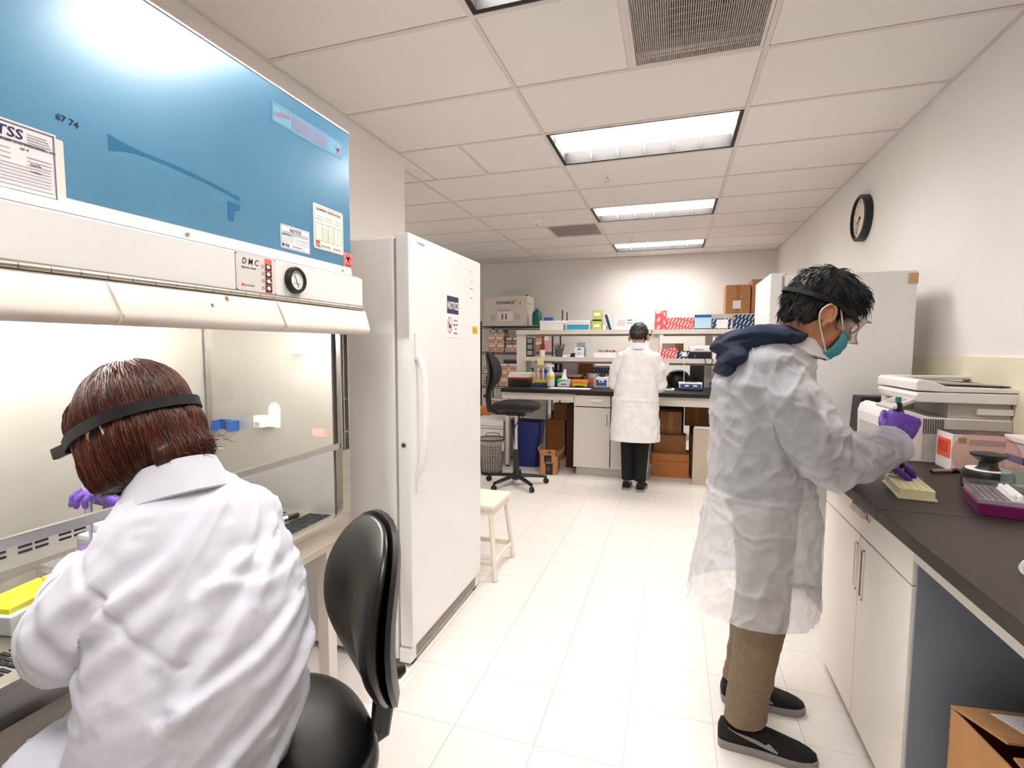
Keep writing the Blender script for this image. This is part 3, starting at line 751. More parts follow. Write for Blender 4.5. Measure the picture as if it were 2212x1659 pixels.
# ================================================================== RIGHT BENCH
wb = thing('countertop', 'long dark brown epoxy countertop along the right wall', 'countertop', (.98, 1.0, .872))
B().box((.605, -1.2, .872), (XR-.005, 1.768, .91)).out('top_slab', EPOXYR, wb, bev=.003, **W)
B().box((.605, 1.770, .872), (XR-.005, 3.12, .91)).out('top_slab', EPOXYR, wb, bev=.003, **W)
t = thing('base_cabinet', 'cream laminate base cabinet with drawer and two doors under right bench', 'cabinet', (.99, 2.04, 0))
CX = .648
b = B(); b.box((CX+.02, 1.615, .09), (1.34, 1.633, .87)); b.box((CX+.02, 2.437, .09), (1.34, 2.455, .87)); b.box((CX+.02, 1.633, .09), (1.34, 2.437, .11)); b.box((1.32, 1.633, .11), (1.34, 2.437, .87)); b.box((CX+.02, 1.633, .852), (1.32, 2.437, .87))
b.out('carcass', CABW, t, **W)
SHADEG = M('shaded_side_panel', '#7f8794', 0.4, var=.06)  # cabinet side in shade: the blue-grey shade is put into its colour
B().box((CX+.004, 1.607, .05), (1.34, 1.615, .872)).out('side_panel', SHADEG, t, **W)
B().box((CX+.06, 1.62, 0), (1.33, 2.45, .09)).out('toe_kick', M('toe_kick_tan', '#b6a390', .6), t, **W)
d1 = B().box((CX, 1.628, .742), (CX+.02, 2.452, .868)).out('drawer', CABW, t, bev=.002, **W)
d2 = B().box((CX, 2.036, .06), (CX+.02, 2.452, .736)).out('door', CABW, t, bev=.002, **W)
d3 = B().box((CX, 1.628, .06), (CX+.02, 2.031, .736)).out('door', CABW, t, bev=.002, **W)
def pull(par, y0, y1, z0, z1, vert):
    f = B()
    e = .006
    f.box((CX-.004, y0, z0), (CX+.001, y1, z0+e)); f.box((CX-.004, y0, z1-e), (CX+.001, y1, z1)); f.box((CX-.004, y0, z0), (CX+.001, y0+e, z1)); f.box((CX-.004, y1-e, z0), (CX+.001, y1, z1))
    p = f.out('pull', WARMW, par, bev=.001, **W)
    B().box((CX-.0008, y0+e, z0+e), (CX+.0005, y1-e, z1-e)).out('pull_recess', M('recess_dark', '#54483f', .6) if vert != 2 else M('recess_warm', '#e6d3b8', .5), p, **W)
    if not vert:
        b = B(); b.prism([(CX-.016, z0+e), (CX-.001, z0+e), (CX-.001, z1-.014), (CX-.009, z1-.016)], 'y', y0+.02, y1-.02); b.out('pull_scoop', WARMW, p, **W)
pull(d1, 1.955, 2.125, .808, .852, False)
pull(d3, 1.985, 2.018, .52, .70, True); pull(d2, 2.05, 2.08, .53, .705, 2)
B().box((.64, -.74, .82), (.66, 1.605, .872)).out('apron_rail', LABGREY); tag(bpy.data.objects['apron_rail'], 'long pale rail under the front edge of right countertop', 'rail')
t = thing('support_post', 'pale support post under the far end of right countertop', 'post', (1.30, 3.05, 0)); B().box((1.28, 3.03, .02), (1.32, 3.07, .872)).out('shaft', LABGREY, t, **W); B().cyl((1.30, 3.05, 0), (1.30, 3.05, .02), .018).out('foot', BLACK, t, **W)
# back panel of the knee space + near pedestal so the bench stands
t = thing('bench_pedestal', 'pale support pedestal under the near end of the right bench', 'cabinet', (1.0, -1.0, 0))
B().box((.66, -1.15, .05), (1.34, -.75, .872)).out('carcass', CABW, t, **W); B().box((.72, -1.13, 0), (1.33, -.77, .05)).out('toe_kick', LABGREY, t, **W)
for z0, z1 in ((.06, .32), (.33, .59), (.60, .86)):
    q = B().box((.645, -1.145, z0), (.66, -.755, z1)).out('drawer', CABW, t, bev=.002, **W); B().box((.638, -1.02, z1-.07), (.645, -.88, z1-.045)).out('handle', LABGREY, q, **W)
# ================================================================== BACK BENCH
BY, BZ = 5.34, .935
tag(B().box((-1.86, BY, BZ-.04), (1.2, 6.62, BZ)).out('countertop', EPOXY, bev=.003), 'long black epoxy countertop crowded with lab supplies at the back', 'countertop')
tag(B().box((-1.85, BY+.03, .82), (-1.03, BY+.05, BZ-.04)).out('apron_rail', LABGREY), 'short pale grey rail under left part of the back countertop', 'rail')
tag(B().box((-.22, BY+.03, .80), (1.19, BY+.05, BZ-.04)).out('apron_rail', LABGREY), 'pale grey rail under the back countertop right of the far person', 'rail')
for x, y, lb in ((-1.835, 5.525, 'pale grey support post behind the mesh wastebasket'), (1.15, 6.505, 'rear grey support post at the right end of back countertop'), (-1.8, 6.505, 'rear grey support post at the left end of back countertop'), (1.15, 5.525, 'front grey support post at the right end of back countertop')):
    l = thing('support_post', lb, 'post', (x, y, 0)); B().box((-.02, -.025, .02), (.02, .025, BZ-.04)).out('shaft', LABGREY, l, bev=.002); B().cyl((0, 0, 0), (0, 0, .02), .02).out('foot', BLACK, l)
t = thing('base_cabinet', 'pale grey base cabinet with drawer and doors under the back bench', 'cabinet', (-.63, 5.65, 0))
cf = BY+.02
b = B(); b.box((-1.025, cf+.02, .09), (-1.005, 5.95, .895)); b.box((-.245, cf+.02, .09), (-.225, 5.95, .895)); b.box((-1.005, cf+.02, .09), (-.245, 5.95, .11)); b.box((-1.005, 5.93, .11), (-.245, 5.95, .895)); b.out('carcass', LABGREY, t, **W)
B().box((-1.0, cf+.07, 0), (-.24, 5.9, .09)).out('toe_kick', LABGREY, t, **W)
for x0, x1 in ((-1.015, -.63), (-.62, -.235)):
    q = B().box((x0, cf, .765), (x1, cf+.02, .885)).out('drawer', LABGREY, t, bev=.002, **W); hh = B().box(((x0+x1)/2-.02, cf-.014, .82), ((x0+x1)/2+.10 if x1 < -.5 else (x0+x1)/2+.05, cf, .845)).out('pull', WHITE, q, bev=.003, **W)
    q = B().box((x0, cf, .10), (x1, cf+.02, .755)).out('door', LABGREY, t, bev=.002, **W)
    hx0 = x1-.045 if x1 < -.5 else x0+.02
    p = B().box((hx0, cf-.004, .54), (hx0+.025, cf, .70)).out('pull', WHITE, q, bev=.002, **W); B().box((hx0+.006, cf-.005, .55), (hx0+.019, cf-.003, .69)).out('pull_recess', M('recess_grey', '#8b8378', .6), p, **W)
# ---- reagent shelf unit
SY = 6.0; kk = SY/5.88
def S(x0, x1, z0, z1): return x0*kk, x1*kk, 1.4+(z0-1.4)*kk, 1.4+(z1-1.4)*kk
Z1, Z2 = 1.612, 1.283      # shelf tops
t = thing('reagent_shelf', 'grey two tier reagent shelf unit standing on the back countertop', 'shelf unit', (-.7, 6.15, BZ))
for x0, x1, ya_ in ((-1.885, -1.765, .02), (-.275, -.17, .02), (.345, .425, .27)): B().box((x0, SY+ya_, BZ), (x1, SY+.29, Z1-.05)).out('upright', LABGREY, t, bev=.002, **W)
for x0, x1, z, nm in ((-1.885, -.255, Z1, 'shelf'), (-.24, .56, Z1-.003, 'shelf'), (-1.765, -.275, Z2, 'shelf'), (-.17, .60, Z2-.006, 'shelf')):
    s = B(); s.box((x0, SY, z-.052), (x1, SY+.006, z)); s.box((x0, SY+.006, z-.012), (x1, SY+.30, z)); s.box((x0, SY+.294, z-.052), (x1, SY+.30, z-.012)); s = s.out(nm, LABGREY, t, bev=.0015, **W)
    B().box((x0+.12, SY+.02, z-.075), (x1, SY+.03, z-.012)).out('shelf_rail', M('rail_grey', '#8d857c', .6), s, **W)  # darker grey rail behind each shelf lip
# second, taller shelf unit further back at the right
t = thing('reagent_shelf', 'taller grey shelf unit further back carrying brown cartons', 'shelf unit', (.8, 6.80, 0))
for x in (.44, 1.12):
    B().box((x, 6.66, 0), (x+.05, 6.71, 1.755)).out('post', LABGREY, t, **W); B().box((x, 6.95, 0), (x+.05, 7.0, 1.755)).out('post', LABGREY, t, **W)
for z in (1.815, 1.30, .6): B().box((.42, 6.64, z-.06), (1.19, 7.02, z)).out('shelf', LABGREY, t, bev=.002, **W)
# ------------------------------------------------------------------ cartons
def carton(name, label, cat, x0, x1, z0, z1, y, d, mat, group=None, lid=None, rz=0.0, tape=False, flap=False, lab=None, bev=.002):
    """a closed carton: body plus visible lid, tape and label parts"""
    w, h = x1-x0, z1-z0
    t = thing(name, label, cat, ((x0+x1)/2, y+d/2, z0), rz, group)
    bz = h*.8 if lid else h
    B().box((-w/2, -d/2, 0), (w/2, d/2, bz)).out('body', mat, t, bev=bev)
    if lid: B().box((-w/2-.003, -d/2-.003, bz-.004), (w/2+.003, d/2+.003, h)).out('lid', lid, t, bev=bev)
    if tape: B().box((-.022, -d/2-.0012, 0), (.022, -d/2+.001, h*.98)).out('tape', TAPE, t); 
    if flap: B().box((-w/2, -d/2-.0015, h*.52), (w/2, -d/2-.0005, h*.525)).out('flap_seam', M('seam_brown', '#6d4526', .8), t)
    if lab:
        for (a0, c0, a1, c1, mm) in lab: B().box((a0*w-w/2, -d/2-.003, c0*h), (a1*w-w/2, -d/2-.001, c1*h)).out('label', mm, t)
    return t
# things on the upper shelf
top = Z1+.0005
def onS(name, label, cat, x0, x1, h, mat, d=.22, z=top, **k):
    return carton(name, label, cat, x0*kk, x1*kk, z, z+h*kk, SY+.03, d, mat, **k)
STYRO = M('white_styrofoam', '#eeebe8', .7, var=.02)
carton('storage_box', 'plain white storage box at the left end of the top shelf', 'box', -1.585, -1.295, top, top+.115, SY+.02, .25, STYRO, lid=WHITE)
carton('pipette_tip_box', 'white pipette tip box with turquoise front on top shelf', 'box', -1.26, -.965, top, top+.115, SY+.02, .2, WHITE, lid=WHITE, lab=[(.04, .05, .96, .56, M('turquoise', '#35a6bd', .4))])
t = carton('freezer_box', 'small blue box on the plain white storage box', 'box', -1.55, -1.44, top+.1165, top+.158, SY+.07, .08, BLUEC)
GRN = M('lime_carton', '#bccb5e', .5)
carton('kit_carton', 'lower lime green carton with white label on top shelf', 'box', -.948, -.828, top, top+.106, SY+.03, .12, GRN, group='lime green cartons', lab=[(.2, .28, .8, .62, PAPER)])
t = carton('kit_carton', 'upper lime green carton with its flap open', 'box', -.94, -.83, top+.1065, top+.235, SY+.03, .12, GRN, group='lime green cartons', lab=[(.15, .45, .85, .75, PAPER), (0, .0, 1, .12, BLACK)])
B().box((-.055, -.06, .1285), (.055, .05, .1305), rot=rotm(ry=.12, rx=.08), c=(-.055, .06, .129)).out('open_flap', BLACK, t)
t = thing('pipette_rack', 'tilted blue and white striped plate rack leaning on top shelf', 'rack', (-.72, SY+.1, top))
b = B().box((-.022, -.06, 0), (0, .06, .19), rot=rotm(ry=-.3), c=(0, 0, 0)); b.out('shell', NAVYB, t, bev=.003)
for i in range(9): B().box((.001, -.061, .02+i*.018), (.012, .05, .029+i*.018), rot=rotm(ry=-.3), c=(0, 0, 0)).out('rib', M('cyan_plastic', '#3f9fd6', .4), t)
B().box((.012, -.058, .004), (.016, .05, .185), rot=rotm(ry=-.3), c=(0, 0, 0)).out('cover', WHITE, t)
t = carton('kit_carton', 'low white printed carton behind the far person\'s head', 'box', -.672, -.441, top, top+.135, SY+.03, .14, PAPER, lab=[(.12, .35, .52, .85, M('pale_pink_print', '#ded3da', .6)), (.62, .78, .85, .86, GREYINK), (.6, .55, .9, .6, GREYINK)])
t = carton('kit_carton', 'small cream carton between the lime and the striped rack', 'box', -.82, -.775, top, top+.05, SY+.05, .1, CREAM)
RST = Mstripe('red_striped_carton', '#d4575a', '#f0d3d2', freq=26, dash=13)
NST = Mstripe('navy_striped_carton', '#16304f', '#c9d6e0', freq=24, dash=14, wid=.72)
PNK = M('red_blotch_carton', '#d65a5e', .5, col2='#eab9b9', scale=22, c2pos=(.40, .44))
t = carton('kit_carton', 'lower red and pink carton of the short stack on top shelf', 'box', -.222, -.088, top, top+.09, SY+.03, .16, PNK)
t = carton('kit_carton', 'upper red blotched carton of the short stack on top shelf', 'box', -.218, -.09, top+.0905, top+.215, SY+.03, .16, PNK, lab=[(.05, .75, .4, .95, PAPER)])
carton('kit_carton', 'long red carton with white slanted dashes on top shelf', 'box', -.086, .207, top, top+.132, SY+.03, .2, RST)
t = carton('kit_carton', 'pale blue carton with dark blue top band on shelf', 'box', .212, .387, top, top+.16, SY+.03, .16, M('pale_blue_carton', '#b6dbe8', .5), lab=[(0, .82, 1, 1, M('royal_blue', '#1c58a8', .5)), (0, 0, 1, .05, NAVYB)])
t = carton('kit_carton', 'dark navy carton with large white label at top shelf end', 'box', .402, .59, top, top+.115, SY+.03, .16, NST, lab=[(.22, .05, .84, .9, PAPER)])
carton('kit_carton', 'navy carton with white slanted dashes beside the freezer', 'box', .52, .76, 1.302, 1.46, 6.70, .2, NST)
carton('kit_carton', 'large navy dashed carton on the taller shelf top front', 'box', .62, .86, top+.0, top+.155, SY+.03, .16, NST)
struct_sh = bpy.data.objects['reagent_shelf']
B().box((.56, SY, Z1-.05), (.90, SY+.30, Z1-.003)).out('shelf', LABGREY, struct_sh, bev=.0015, **W)
B().box((.86, SY+.02, BZ), (.90, SY+.28, Z1-.05)).out('upright', LABGREY, struct_sh, bev=.002, **W)
# brown cartons on the far shelf
def brown(label, x0, x1, z0, z1, y, d, mat=CARD):
    t = carton('cardboard_carton', label, 'box', x0, x1, z0, z1, y, d, mat, tape=True, flap=True, lab=[(.3, .18, .62, .46, PAPER)])
    return t
brown('taped brown carton with white label high on the far shelf', .585, .86, 1.816, 2.165, 6.67, .3)
brown('narrower brown carton half hidden by the right freezer', .875, 1.16, 1.816, 2.225, 6.68, .3)
# ------------------------------------------------------------------ middle shelf
m = Z2+.0005
t = thing('pen_cup', 'white cup with ruler, scissors and pens on middle shelf', 'cup', (-1.57, SY+.09, m))
B().lathe([(0, 0), (.032, 0), (.036, .085), (.033, .085), (.030, .006), (0, .006)], n=20).out('cup', CREAM, t, smooth=True)
B().box((-.012, -.002, .01), (.016, .002, .285), rot=rotm(ry=.06)).out('ruler', M('wooden_ruler', '#a8683c', .6), t)
for i, mm in enumerate((YEL, BLACK, BLUEC)): B().cyl((-.015+.012*i, .01, .01), (-.03+.03*i, .015, .13), .004, n=8).out('pen', mm, t)
for q in (-.02, .02):
    b = B(); c = Vector((q, -.008, .135))
    b.tube([c+Vector((.014*math.cos(a*PI/6), 0, .022*math.sin(a*PI/6))) for a in range(12)]+[c+Vector((.014, 0, 0))], .004, n=6); b.box((q-.004, -.01, .02), (q+.004, -.006, .115)); b.out('scissor_handle', BLACK, t, smooth=True)
t = thing('tape_organizer', 'black desk organizer with three clear pockets on middle shelf', 'organizer', (-1.72, SY+.1, m))
B().box((-.045, -.06, 0), (.045, .06, .235)).out('frame', BLACK, t, bev=.002)
for i in range(3): B().box((-.032, -.063, .02+.075*i), (.032, -.058, .075+.075*i)).out('pocket', M('grey_pocket_film', '#9c9b97', .3), t, bev=.002)
t = thing('pen_holder', 'grey mesh pen holder full of dark pens on middle shelf', 'holder', (-1.36, SY+.1, m))
B().lathe([(0, 0), (.045, 0), (.052, .1), (.049, .1), (.042, .005), (0, .005)], n=18).out('cup', M('dark_mesh', '#4a4946', .5), t, smooth=True)
for i in range(7): B().cyl((-.03+.01*i, random.uniform(-.02, .02), .01), (-.06+.022*i, random.uniform(-.03, .03), .14+.02*random.random()), .005, n=8).out('pen', (BLACK, NAVYB, GREYINK, BLACK, PAPER, NAVYB, BLACK)[i], t)
b = B(); c = Vector((-.02, -.01, .14)); b.tube([c+Vector((.016*math.cos(a*PI/6), 0, .024*math.sin(a*PI/6))) for a in range(13)], .004, n=6); b.out('scissor_handle', BLACK, t, smooth=True)
for x, lb, mm in ((-1.28, 'small white roll of tape lying beside the grey pen holder', WHITE), (-1.225, 'tiny clear tape roll between the white roll and black cube', PAPER)):
    t = thing('tape_roll', lb, 'tape', (x, SY+.06, m)); B().lathe([(.012, 0), (.03, 0), (.03, .024), (.012, .024), (.012, 0)], n=20).out('roll', mm, t, smooth=True); B().lathe([(.009, .001), (.012, .001), (.012, .023), (.009, .023), (.009, .001)], n=20).out('core', GREYINK, t)
t = thing('stapler', 'small black block stapler on middle shelf', 'stapler', (-1.17, SY+.06, m)); B().box((-.026, -.04, 0), (.026, .04, .03)).out('base', BLACK, t, bev=.004); B().box((-.022, -.04, .032), (.03, .035, .05), rot=rotm(ry=-.1)).out('arm', BLACK, t, bev=.004)
t = carton('glove_carton', 'white carton with teal triangle and blue side on middle shelf', 'box', -1.15, -1.035, m, m+.12, SY+.03, .12, PAPER, lab=[(.2, .28, .8, .32, M('teal_print', '#2f8ea5', .5)), (.3, .45, .7, .48, GREYINK)])
b = B().prism([(-.035, .09), (.035, .09), (0, .112)], 'y', -.063, -.061); b.out('teal_mark', M('teal_print', '#2f8ea5'), t)
B().box((-.05, .04, .12), (.055, .042, .178)).out('raised_flap', M('grey_flap', '#d3cfca', .5), t); B().box((.058, -.055, .005), (.062, .05, .115)).out('blue_side', M('teal_print', '#2f8ea5'), t)
t = thing('reagent_bottle_box', 'white open box of small bottles with coloured caps', 'box', (-.785, SY+.12, m))
b = B(); b.box((-.135, -.09, 0), (.135, -.086, .062)); b.box((-.135, .08, 0), (.135, .084, .075)); b.box((-.135, -.086, 0), (-.131, .08, .07)); b.box((.131, -.086, 0), (.135, .08, .07)); b.box((-.131, -.086, 0), (.131, .08, .004)); b.out('tray', PAPER, t)
CAPS = [('white', '#e9e4da'), ('orange', '#e08a3c'), ('grey', '#c9c5bd'), ('green', '#2f9a46'), ('pink', '#e37d70'), ('brown', '#a85a48')]
for i, (nm, c) in enumerate(CAPS):
    bt = thing('reagent_bottle', 'tiny %s capped bottle standing in white box on middle shelf' % nm, 'bottle', (-.785-.10+.04*i, SY+.09, m+.0045), group='capped bottles in the white box')
    B().lathe([(0, 0), (.014, 0), (.014, .05), (.009, .056), (0, .056)], n=12).out('vial', PAPER, bt, smooth=True); B().lathe([(0, .056), (.015, .056), (.015, .082), (0, .082)], n=12).out('cap', M('cap_'+nm, c, .4), bt, smooth=True)
m2 = Z2-.0055
carton('cardboard_carton', 'tan and white flat carton behind red dashed one, middle shelf', 'box', -.135, .105, m2, m2+.175, SY+.17, .1, M('pale_carton', '#e5dbcd', .8), lab=[(.62, .0, 1, 1, CARD)])
carton('kit_carton', 'red dashed carton on the middle shelf right bay', 'box', -.148, .034, m2, m2+.12, SY+.03, .13, RST)
carton('kit_carton', 'small navy dashed carton with tilted white label on middle shelf', 'box', .037, .172, m2, m2+.088, SY+.03, .13, NST, lab=[(.35, .3, .75, .85, PAPER)])
t = thing('label_printer', 'white topped black label printer on the middle shelf', 'printer', (.285, SY+.13, m2))
B().box((-.12, -.11, 0), (.118, .1, .075)).out('base', BLACK, t, bev=.006); B().box((-.12, -.1, .076), (.11, .1, .150)).out('cover', PAPER, t, bev=.02); B().box((-.07, -.113, .015), (-.05, -.11, .045)).out('button', BLUEC, t)
B().box((-.06, -.104, .102), (.03, -.1, .108)).out('badge', GREYINK, t)
t = tag(B().tube([(.325, SY-.004, m2+.012), (.335, SY-.012, m2-.01), (.345, SY-.02, m2-.055), (.385, SY-.02, m2-.06), (.41, SY-.014, m2-.03), (.403, SY-.004, m2+.012)], .0045, sub=4, n=6).out('power_cable', BLACK, smooth=True), 'black cable loop hanging over the middle shelf edge', 'cable')
t = thing('notice_paper', 'white notice sheets with navy and red marks behind the hood', 'paper', (.48, SY+.015, m2))
B().box((-.07, -.002, 0), (.07, 0, .24)).out('sheet', PAPER, t)
for i, q in enumerate(((-.055, .20, -.01, .203), (-.055, .16, 0, .163), (-.055, .12, .02, .123), (-.055, .09, .01, .093))): B().box((q[0], -.0028, q[1]), (q[2], -.0015, q[3])).out('print_line', GREYINK, t)
B().box((-.01, -.0030, .145), (.035, -.0015, .19), rot=rotm(ry=.6)).out('navy_mark', M('navy_mark', '#2b4a8a', .5), t)
B().box((.01, -.010, 0), (.06, -.003, .115)).out('red_wrapper', RST, t, bev=.003)
t = tag(B().box((-1.61, SY-.0015, 1.180), (-1.525, SY-.0005, 1.268), rot=rotm(ry=-.03)).out('sticky_note', M('note_yellow', '#efe7a2', .7)), 'pale yellow sticky note hanging from middle shelf edge', 'note')
# ------------------------------------------------------------------ things on the countertop
c0 = BZ+.0005
t = thing('pipette_tip_box', 'black and red box with frosted lid at countertop left end', 'box', (-1.75, 5.74, c0))
B().box((-.125, -.09, 0), (.125, .09, .085)).out('base', BLACK, t, bev=.004); B().box((-.128, -.093, .083), (.128, .093, .108)).out('red_frame', M('dark_red_plastic', '#a11f1d', .4), t, bev=.003); b = B(); b.prism([(-.12, .108), (.12, .108), (.135, .162), (-.115, .162)], 'y', -.09, .09); b.out('lid', CREAM, t, bev=.003)
t = thing('pipette_tip_box', 'yellow lidded blue tip box left of the spray bottle', 'box', (-1.53, 5.91, c0))
B().box((-.078, -.05, 0), (.078, .05, .035)).out('base', BLUEC, t, bev=.003); B().box((-.08, -.052, .035), (.078, .052, .065)).out('lid', YEL, t, bev=.004); strips([(-.06, .01, .02, .014), (-.06, .018, .04, .022)], M('cyan_plastic', '#3f9fd6'), t, (0, -.051, 0), world=False)
t = thing('spray_bottle', 'white spray bottle with yellow label on back countertop', 'bottle', (-1.395, 5.83, c0))
B().lathe([(0, 0), (.045, 0), (.046, .13), (.042, .16), (.018, .19), (.016, .205), (0, .205)], n=24).out('bottle', M('milky_plastic', '#e4e4e2', .35), t, smooth=True)
B().lathe([(.0465, .085), (.0475, .085), (.0475, .125), (.0465, .125), (.0465, .085)], n=24).out('label', YEL, t)
b = B(); b.box((-.016, -.016, .2), (.016, .016, .235)); b.box((-.055, -.014, .232), (.035, .014, .262)); hd = b.out('spray_head', WHITE, t, bev=.005); B().box((.022, -.006, .19), (.030, .006, .235), rot=rotm(ry=-.5)).out('trigger', BLACK, hd, bev=.002)
t = thing('pump_bottle', 'amber glass soap bottle with black pump', 'bottle', (-1.66, 5.98, c0)); B().lathe([(0, 0), (.046, 0), (.046, .11), (.03, .15), (.014, .165), (0, .165)], n=20).out('bottle', M('straw_liquid', '#a99c76', .25), t, smooth=True); b = B(); b.cyl((0, 0, .16), (0, 0, .2), .012); b.box((-.035, -.008, .195), (.012, .008, .207)); b.out('pump', BLACK, t)
t = thing('pipette_stand', 'blue and white pipette stand holding pipettes behind yellow lidded box', 'stand', (-1.55, 6.02, c0))
B().box((-.07, -.05, 0), (.07, .05, .015)).out('base', NAVYB, t, bev=.003); B().box((-.008, .02, .015), (.008, .036, .2)).out('column', BLACK, t); B().box((-.06, -.01, .155), (.06, .03, .18)).out('carrier', NAVYB, t, bev=.003)
for i in range(4): B().loft([((-.045+.03*i, -.02, .03), .003), ((-.045+.03*i, -.02, .1), .008), ((-.045+.03*i, -.02, .17), .011), ((-.045+.03*i, -.02, .21), .008)], n=8).out('pipette', (PAPER, REDC, PAPER, BLUEC)[i], t, smooth=True)
t = thing('tissue_box', 'green and white tissue box with tissue sticking up', 'tissue box', (-1.245, 5.9, c0))
B().box((-.07, -.055, 0), (.07, .055, .085)).out('carton', PAPER, t, bev=.003); b = B(); b.prism([(-.07, .03), (-.04, .05), (.0, .066), (.07, .075), (.07, .085), (-.07, .085)], 'y', -.0565, -.055); b.out('green_print', M('mint_print', '#7cc3a6', .5), t); strips([(-.03, .02, .04, .035)], GREYINK, t, (0, -.0555, 0), world=False)
b = B(); b.rings([[(-.03+.0, -.02, .085), (.03, -.02, .085), (.035, .02, .085), (-.035, .02, .085)], [(-.022, -.01, .14), (.026, -.012, .14), (.022, .012, .14), (-.02, .012, .14)], [(-.006, -.004, .205), (.024, -.004, .205), (.022, .004, .205), (-.004, .004, .205)]]); b.out('tissue', PAPER, t)
t = thing('wallet_card', 'flat sheet of white paper lying at countertop edge', 'paper', (-1.1, 5.6, c0)); B().box((-.25, -.1, 0), (.22, .08, .0015)).out('sheet', PAPER, t)
t = thing('tube_rack', 'orange and yellow floating tube rack on back countertop', 'rack', (-1.06, 5.92, c0))
b = B(); b.box((-.088, -.045, 0), (-.05, .045, .012)); b.box((.05, -.045, 0), (.088, .045, .012)); b.box((-.088, -.05, .012), (.088, .05, .04)); b.out('base', YEL, t, bev=.003); B().box((-.094, -.052, .04), (.094, .052, .082)).out('lid', ORA, t, bev=.008)
t = thing('vortex_mixer', 'white vortex mixer with blue oval control panel', 'mixer', (-.80, 5.95, c0))
b = B(); b.prism([(-.085, 0), (.085, 0), (.078, .12), (-.06, .12)], 'y', -.075, .09); b.out('housing', WHITE, t, bev=.01); B().lathe([(0, 0), (.03, 0), (.036, .015), (.036, .03), (.02, .03), (0, .02)], c=(0, .01, .12), n=20).out('cup', BLACK, t, smooth=True)
B().box((-.062, -.078, .02), (.062, -.074, .088)).out('control_panel', M('panel_blue', '#2f5f9d', .4), t, bev=.008); b = B(); b.ell((0, -.078, .07), (.032, .004, .02)); b.out('oval', WHITE, t, smooth=True); B().ell((0, -.081, .07), (.011, .004, .012)).out('knob', NAVYB, t, smooth=True); B().box((-.085, -.07, -.0), (.085, .085, .008)).out('foot_plate', M('dark_red_plastic', '#a11f1d'), t)
t = thing('sharps_container', 'clear waste beaker with red biohazard mark beside vortex mixer', 'container', (-.935, 6.08, c0)); B().lathe([(0, 0), (.05, 0), (.068, .15), (.065, .15), (.047, .004), (0, .004)], n=22).out('beaker', M('cloudy_plastic', '#cfc9c4', .3, alpha=.7), t, smooth=True); B().box((-.022, -.063, .04), (.022, -.056, .10)).out('label', M('fluor_red', '#e8553f', .5), t)
t = carton('kit_carton', 'teal carton with pink top behind the tissue box', 'box', -1.42, -1.27, c0, c0+.15, 6.12, .14, TEALP, lid=M('pale_rose', '#dcb9b5', .5))
t = carton('storage_tub', 'dark red tub under a clear lid behind orange rack', 'tub', -1.245, -1.08, c0, c0+.13, 6.1, .14, M('maroon_tub', '#6e1f1e', .35), lid=M('rosy_lid', '#c9a5a0', .3))
for i, (mm, lb) in enumerate(((BLACK, 'lowest black tray of the low stack'), (TEALP, 'teal tray in the middle of low stack'), (M('grey_lid', '#8f9394', .4), 'grey tray on top of low stack'))):
    carton('tip_tray', lb+' behind vortex mixer', 'tray', -1.06+.0*i, -.90, c0+.034*i, c0+.034*i+.0335, 6.16, .12, mm, group='stacked tip trays')
t = carton('kit_carton', 'navy dashed carton lying on stacked trays under middle shelf', 'box', -.96, -.70, c0+.135, c0+.24, 6.32, .18, NST, lid=PAPER)
carton('cardboard_carton', 'plain brown carton standing behind the low tray stack', 'box', -1.16, -.975, c0, c0+.30, 6.35, .2, CARDD)
carton('storage_box', 'plain white carton under navy dashed carton at bench back', 'box', -.90, -.68, c0, c0+.1345, 6.32, .2, PAPER)
carton('storage_box', 'white carton under the middle shelf left of brown carton', 'box', -1.38, -1.165, c0, c0+.27, 6.38, .18, PAPER)
for x, lb in ((-1.50, 'left navy binder standing behind spray bottle'), (-1.44, 'right navy binder standing behind spray bottle')):
    t = carton('binder', lb, 'binder', x, x+.05, c0, c0+.28, 6.32, .25, NAVYB, group='navy binders', lab=[(.2, .6, .8, .9, PAPER)])
t = thing('balance', 'white and blue bench balance with oval buttons', 'balance', (.18, 5.85, c0))
B().box((-.13, -.1, 0), (.13, .1, .02)).out('base', BLACK, t, bev=.004); b = B(); b.prism([(-.115, .022), (.115, .022), (.125, .085), (-.125, .085)], 'y', -.09, .1); b.out('housing', WHITE, t, bev=.01); B().box((-.105, -.094, .03), (.11, -.088, .072)).out('panel', M('panel_blue', '#2f5f9d'), t, bev=.006)
for x in (-.035, .05): B().ell((x, -.095, .05), (.024, .004, .011)).out('button', PAPER, t, smooth=True)
B().box((-.06, -.05, .085), (.07, .06, .094)).out('pan', CHROME, t, bev=.003)
t = thing('flat_tray', 'white flat tray with black knob beside the far person', 'tray', (-.045, 5.75, c0)); b = B(); b.prism([(-.07, -.07), (.06, -.07), (.06, .08), (-.03, .08)], 'z', 0, .018); b.out('tray', PAPER, t, bev=.003); B().lathe([(0, .018), (.03, .018), (.03, .026), (.008, .03), (.01, .05), (0, .052)], n=18).out('knob', BLACK, t, smooth=True)
t = thing('microfuge', 'black domed microcentrifuge beside the far person', 'centrifuge', (.055, 6.3, c0)); b = B(); b.lathe([(0, .0), (.14, .0), (.145, .06), (.135, .12), (.10, .175), (.05, .20), (0, .205)], n=28); b.out('dome', BLACK, t, smooth=True); B().box((-.13, -.1, 0), (.13, .1, .04)).out('base', BLACK, t, bev=.01); B().lathe([(0, 0), (.01, 0), (.01, .004), (0, .004)], c=(.02, -.125, .1), axis=(0, -1, 0), n=12).out('latch', CHROME, t)
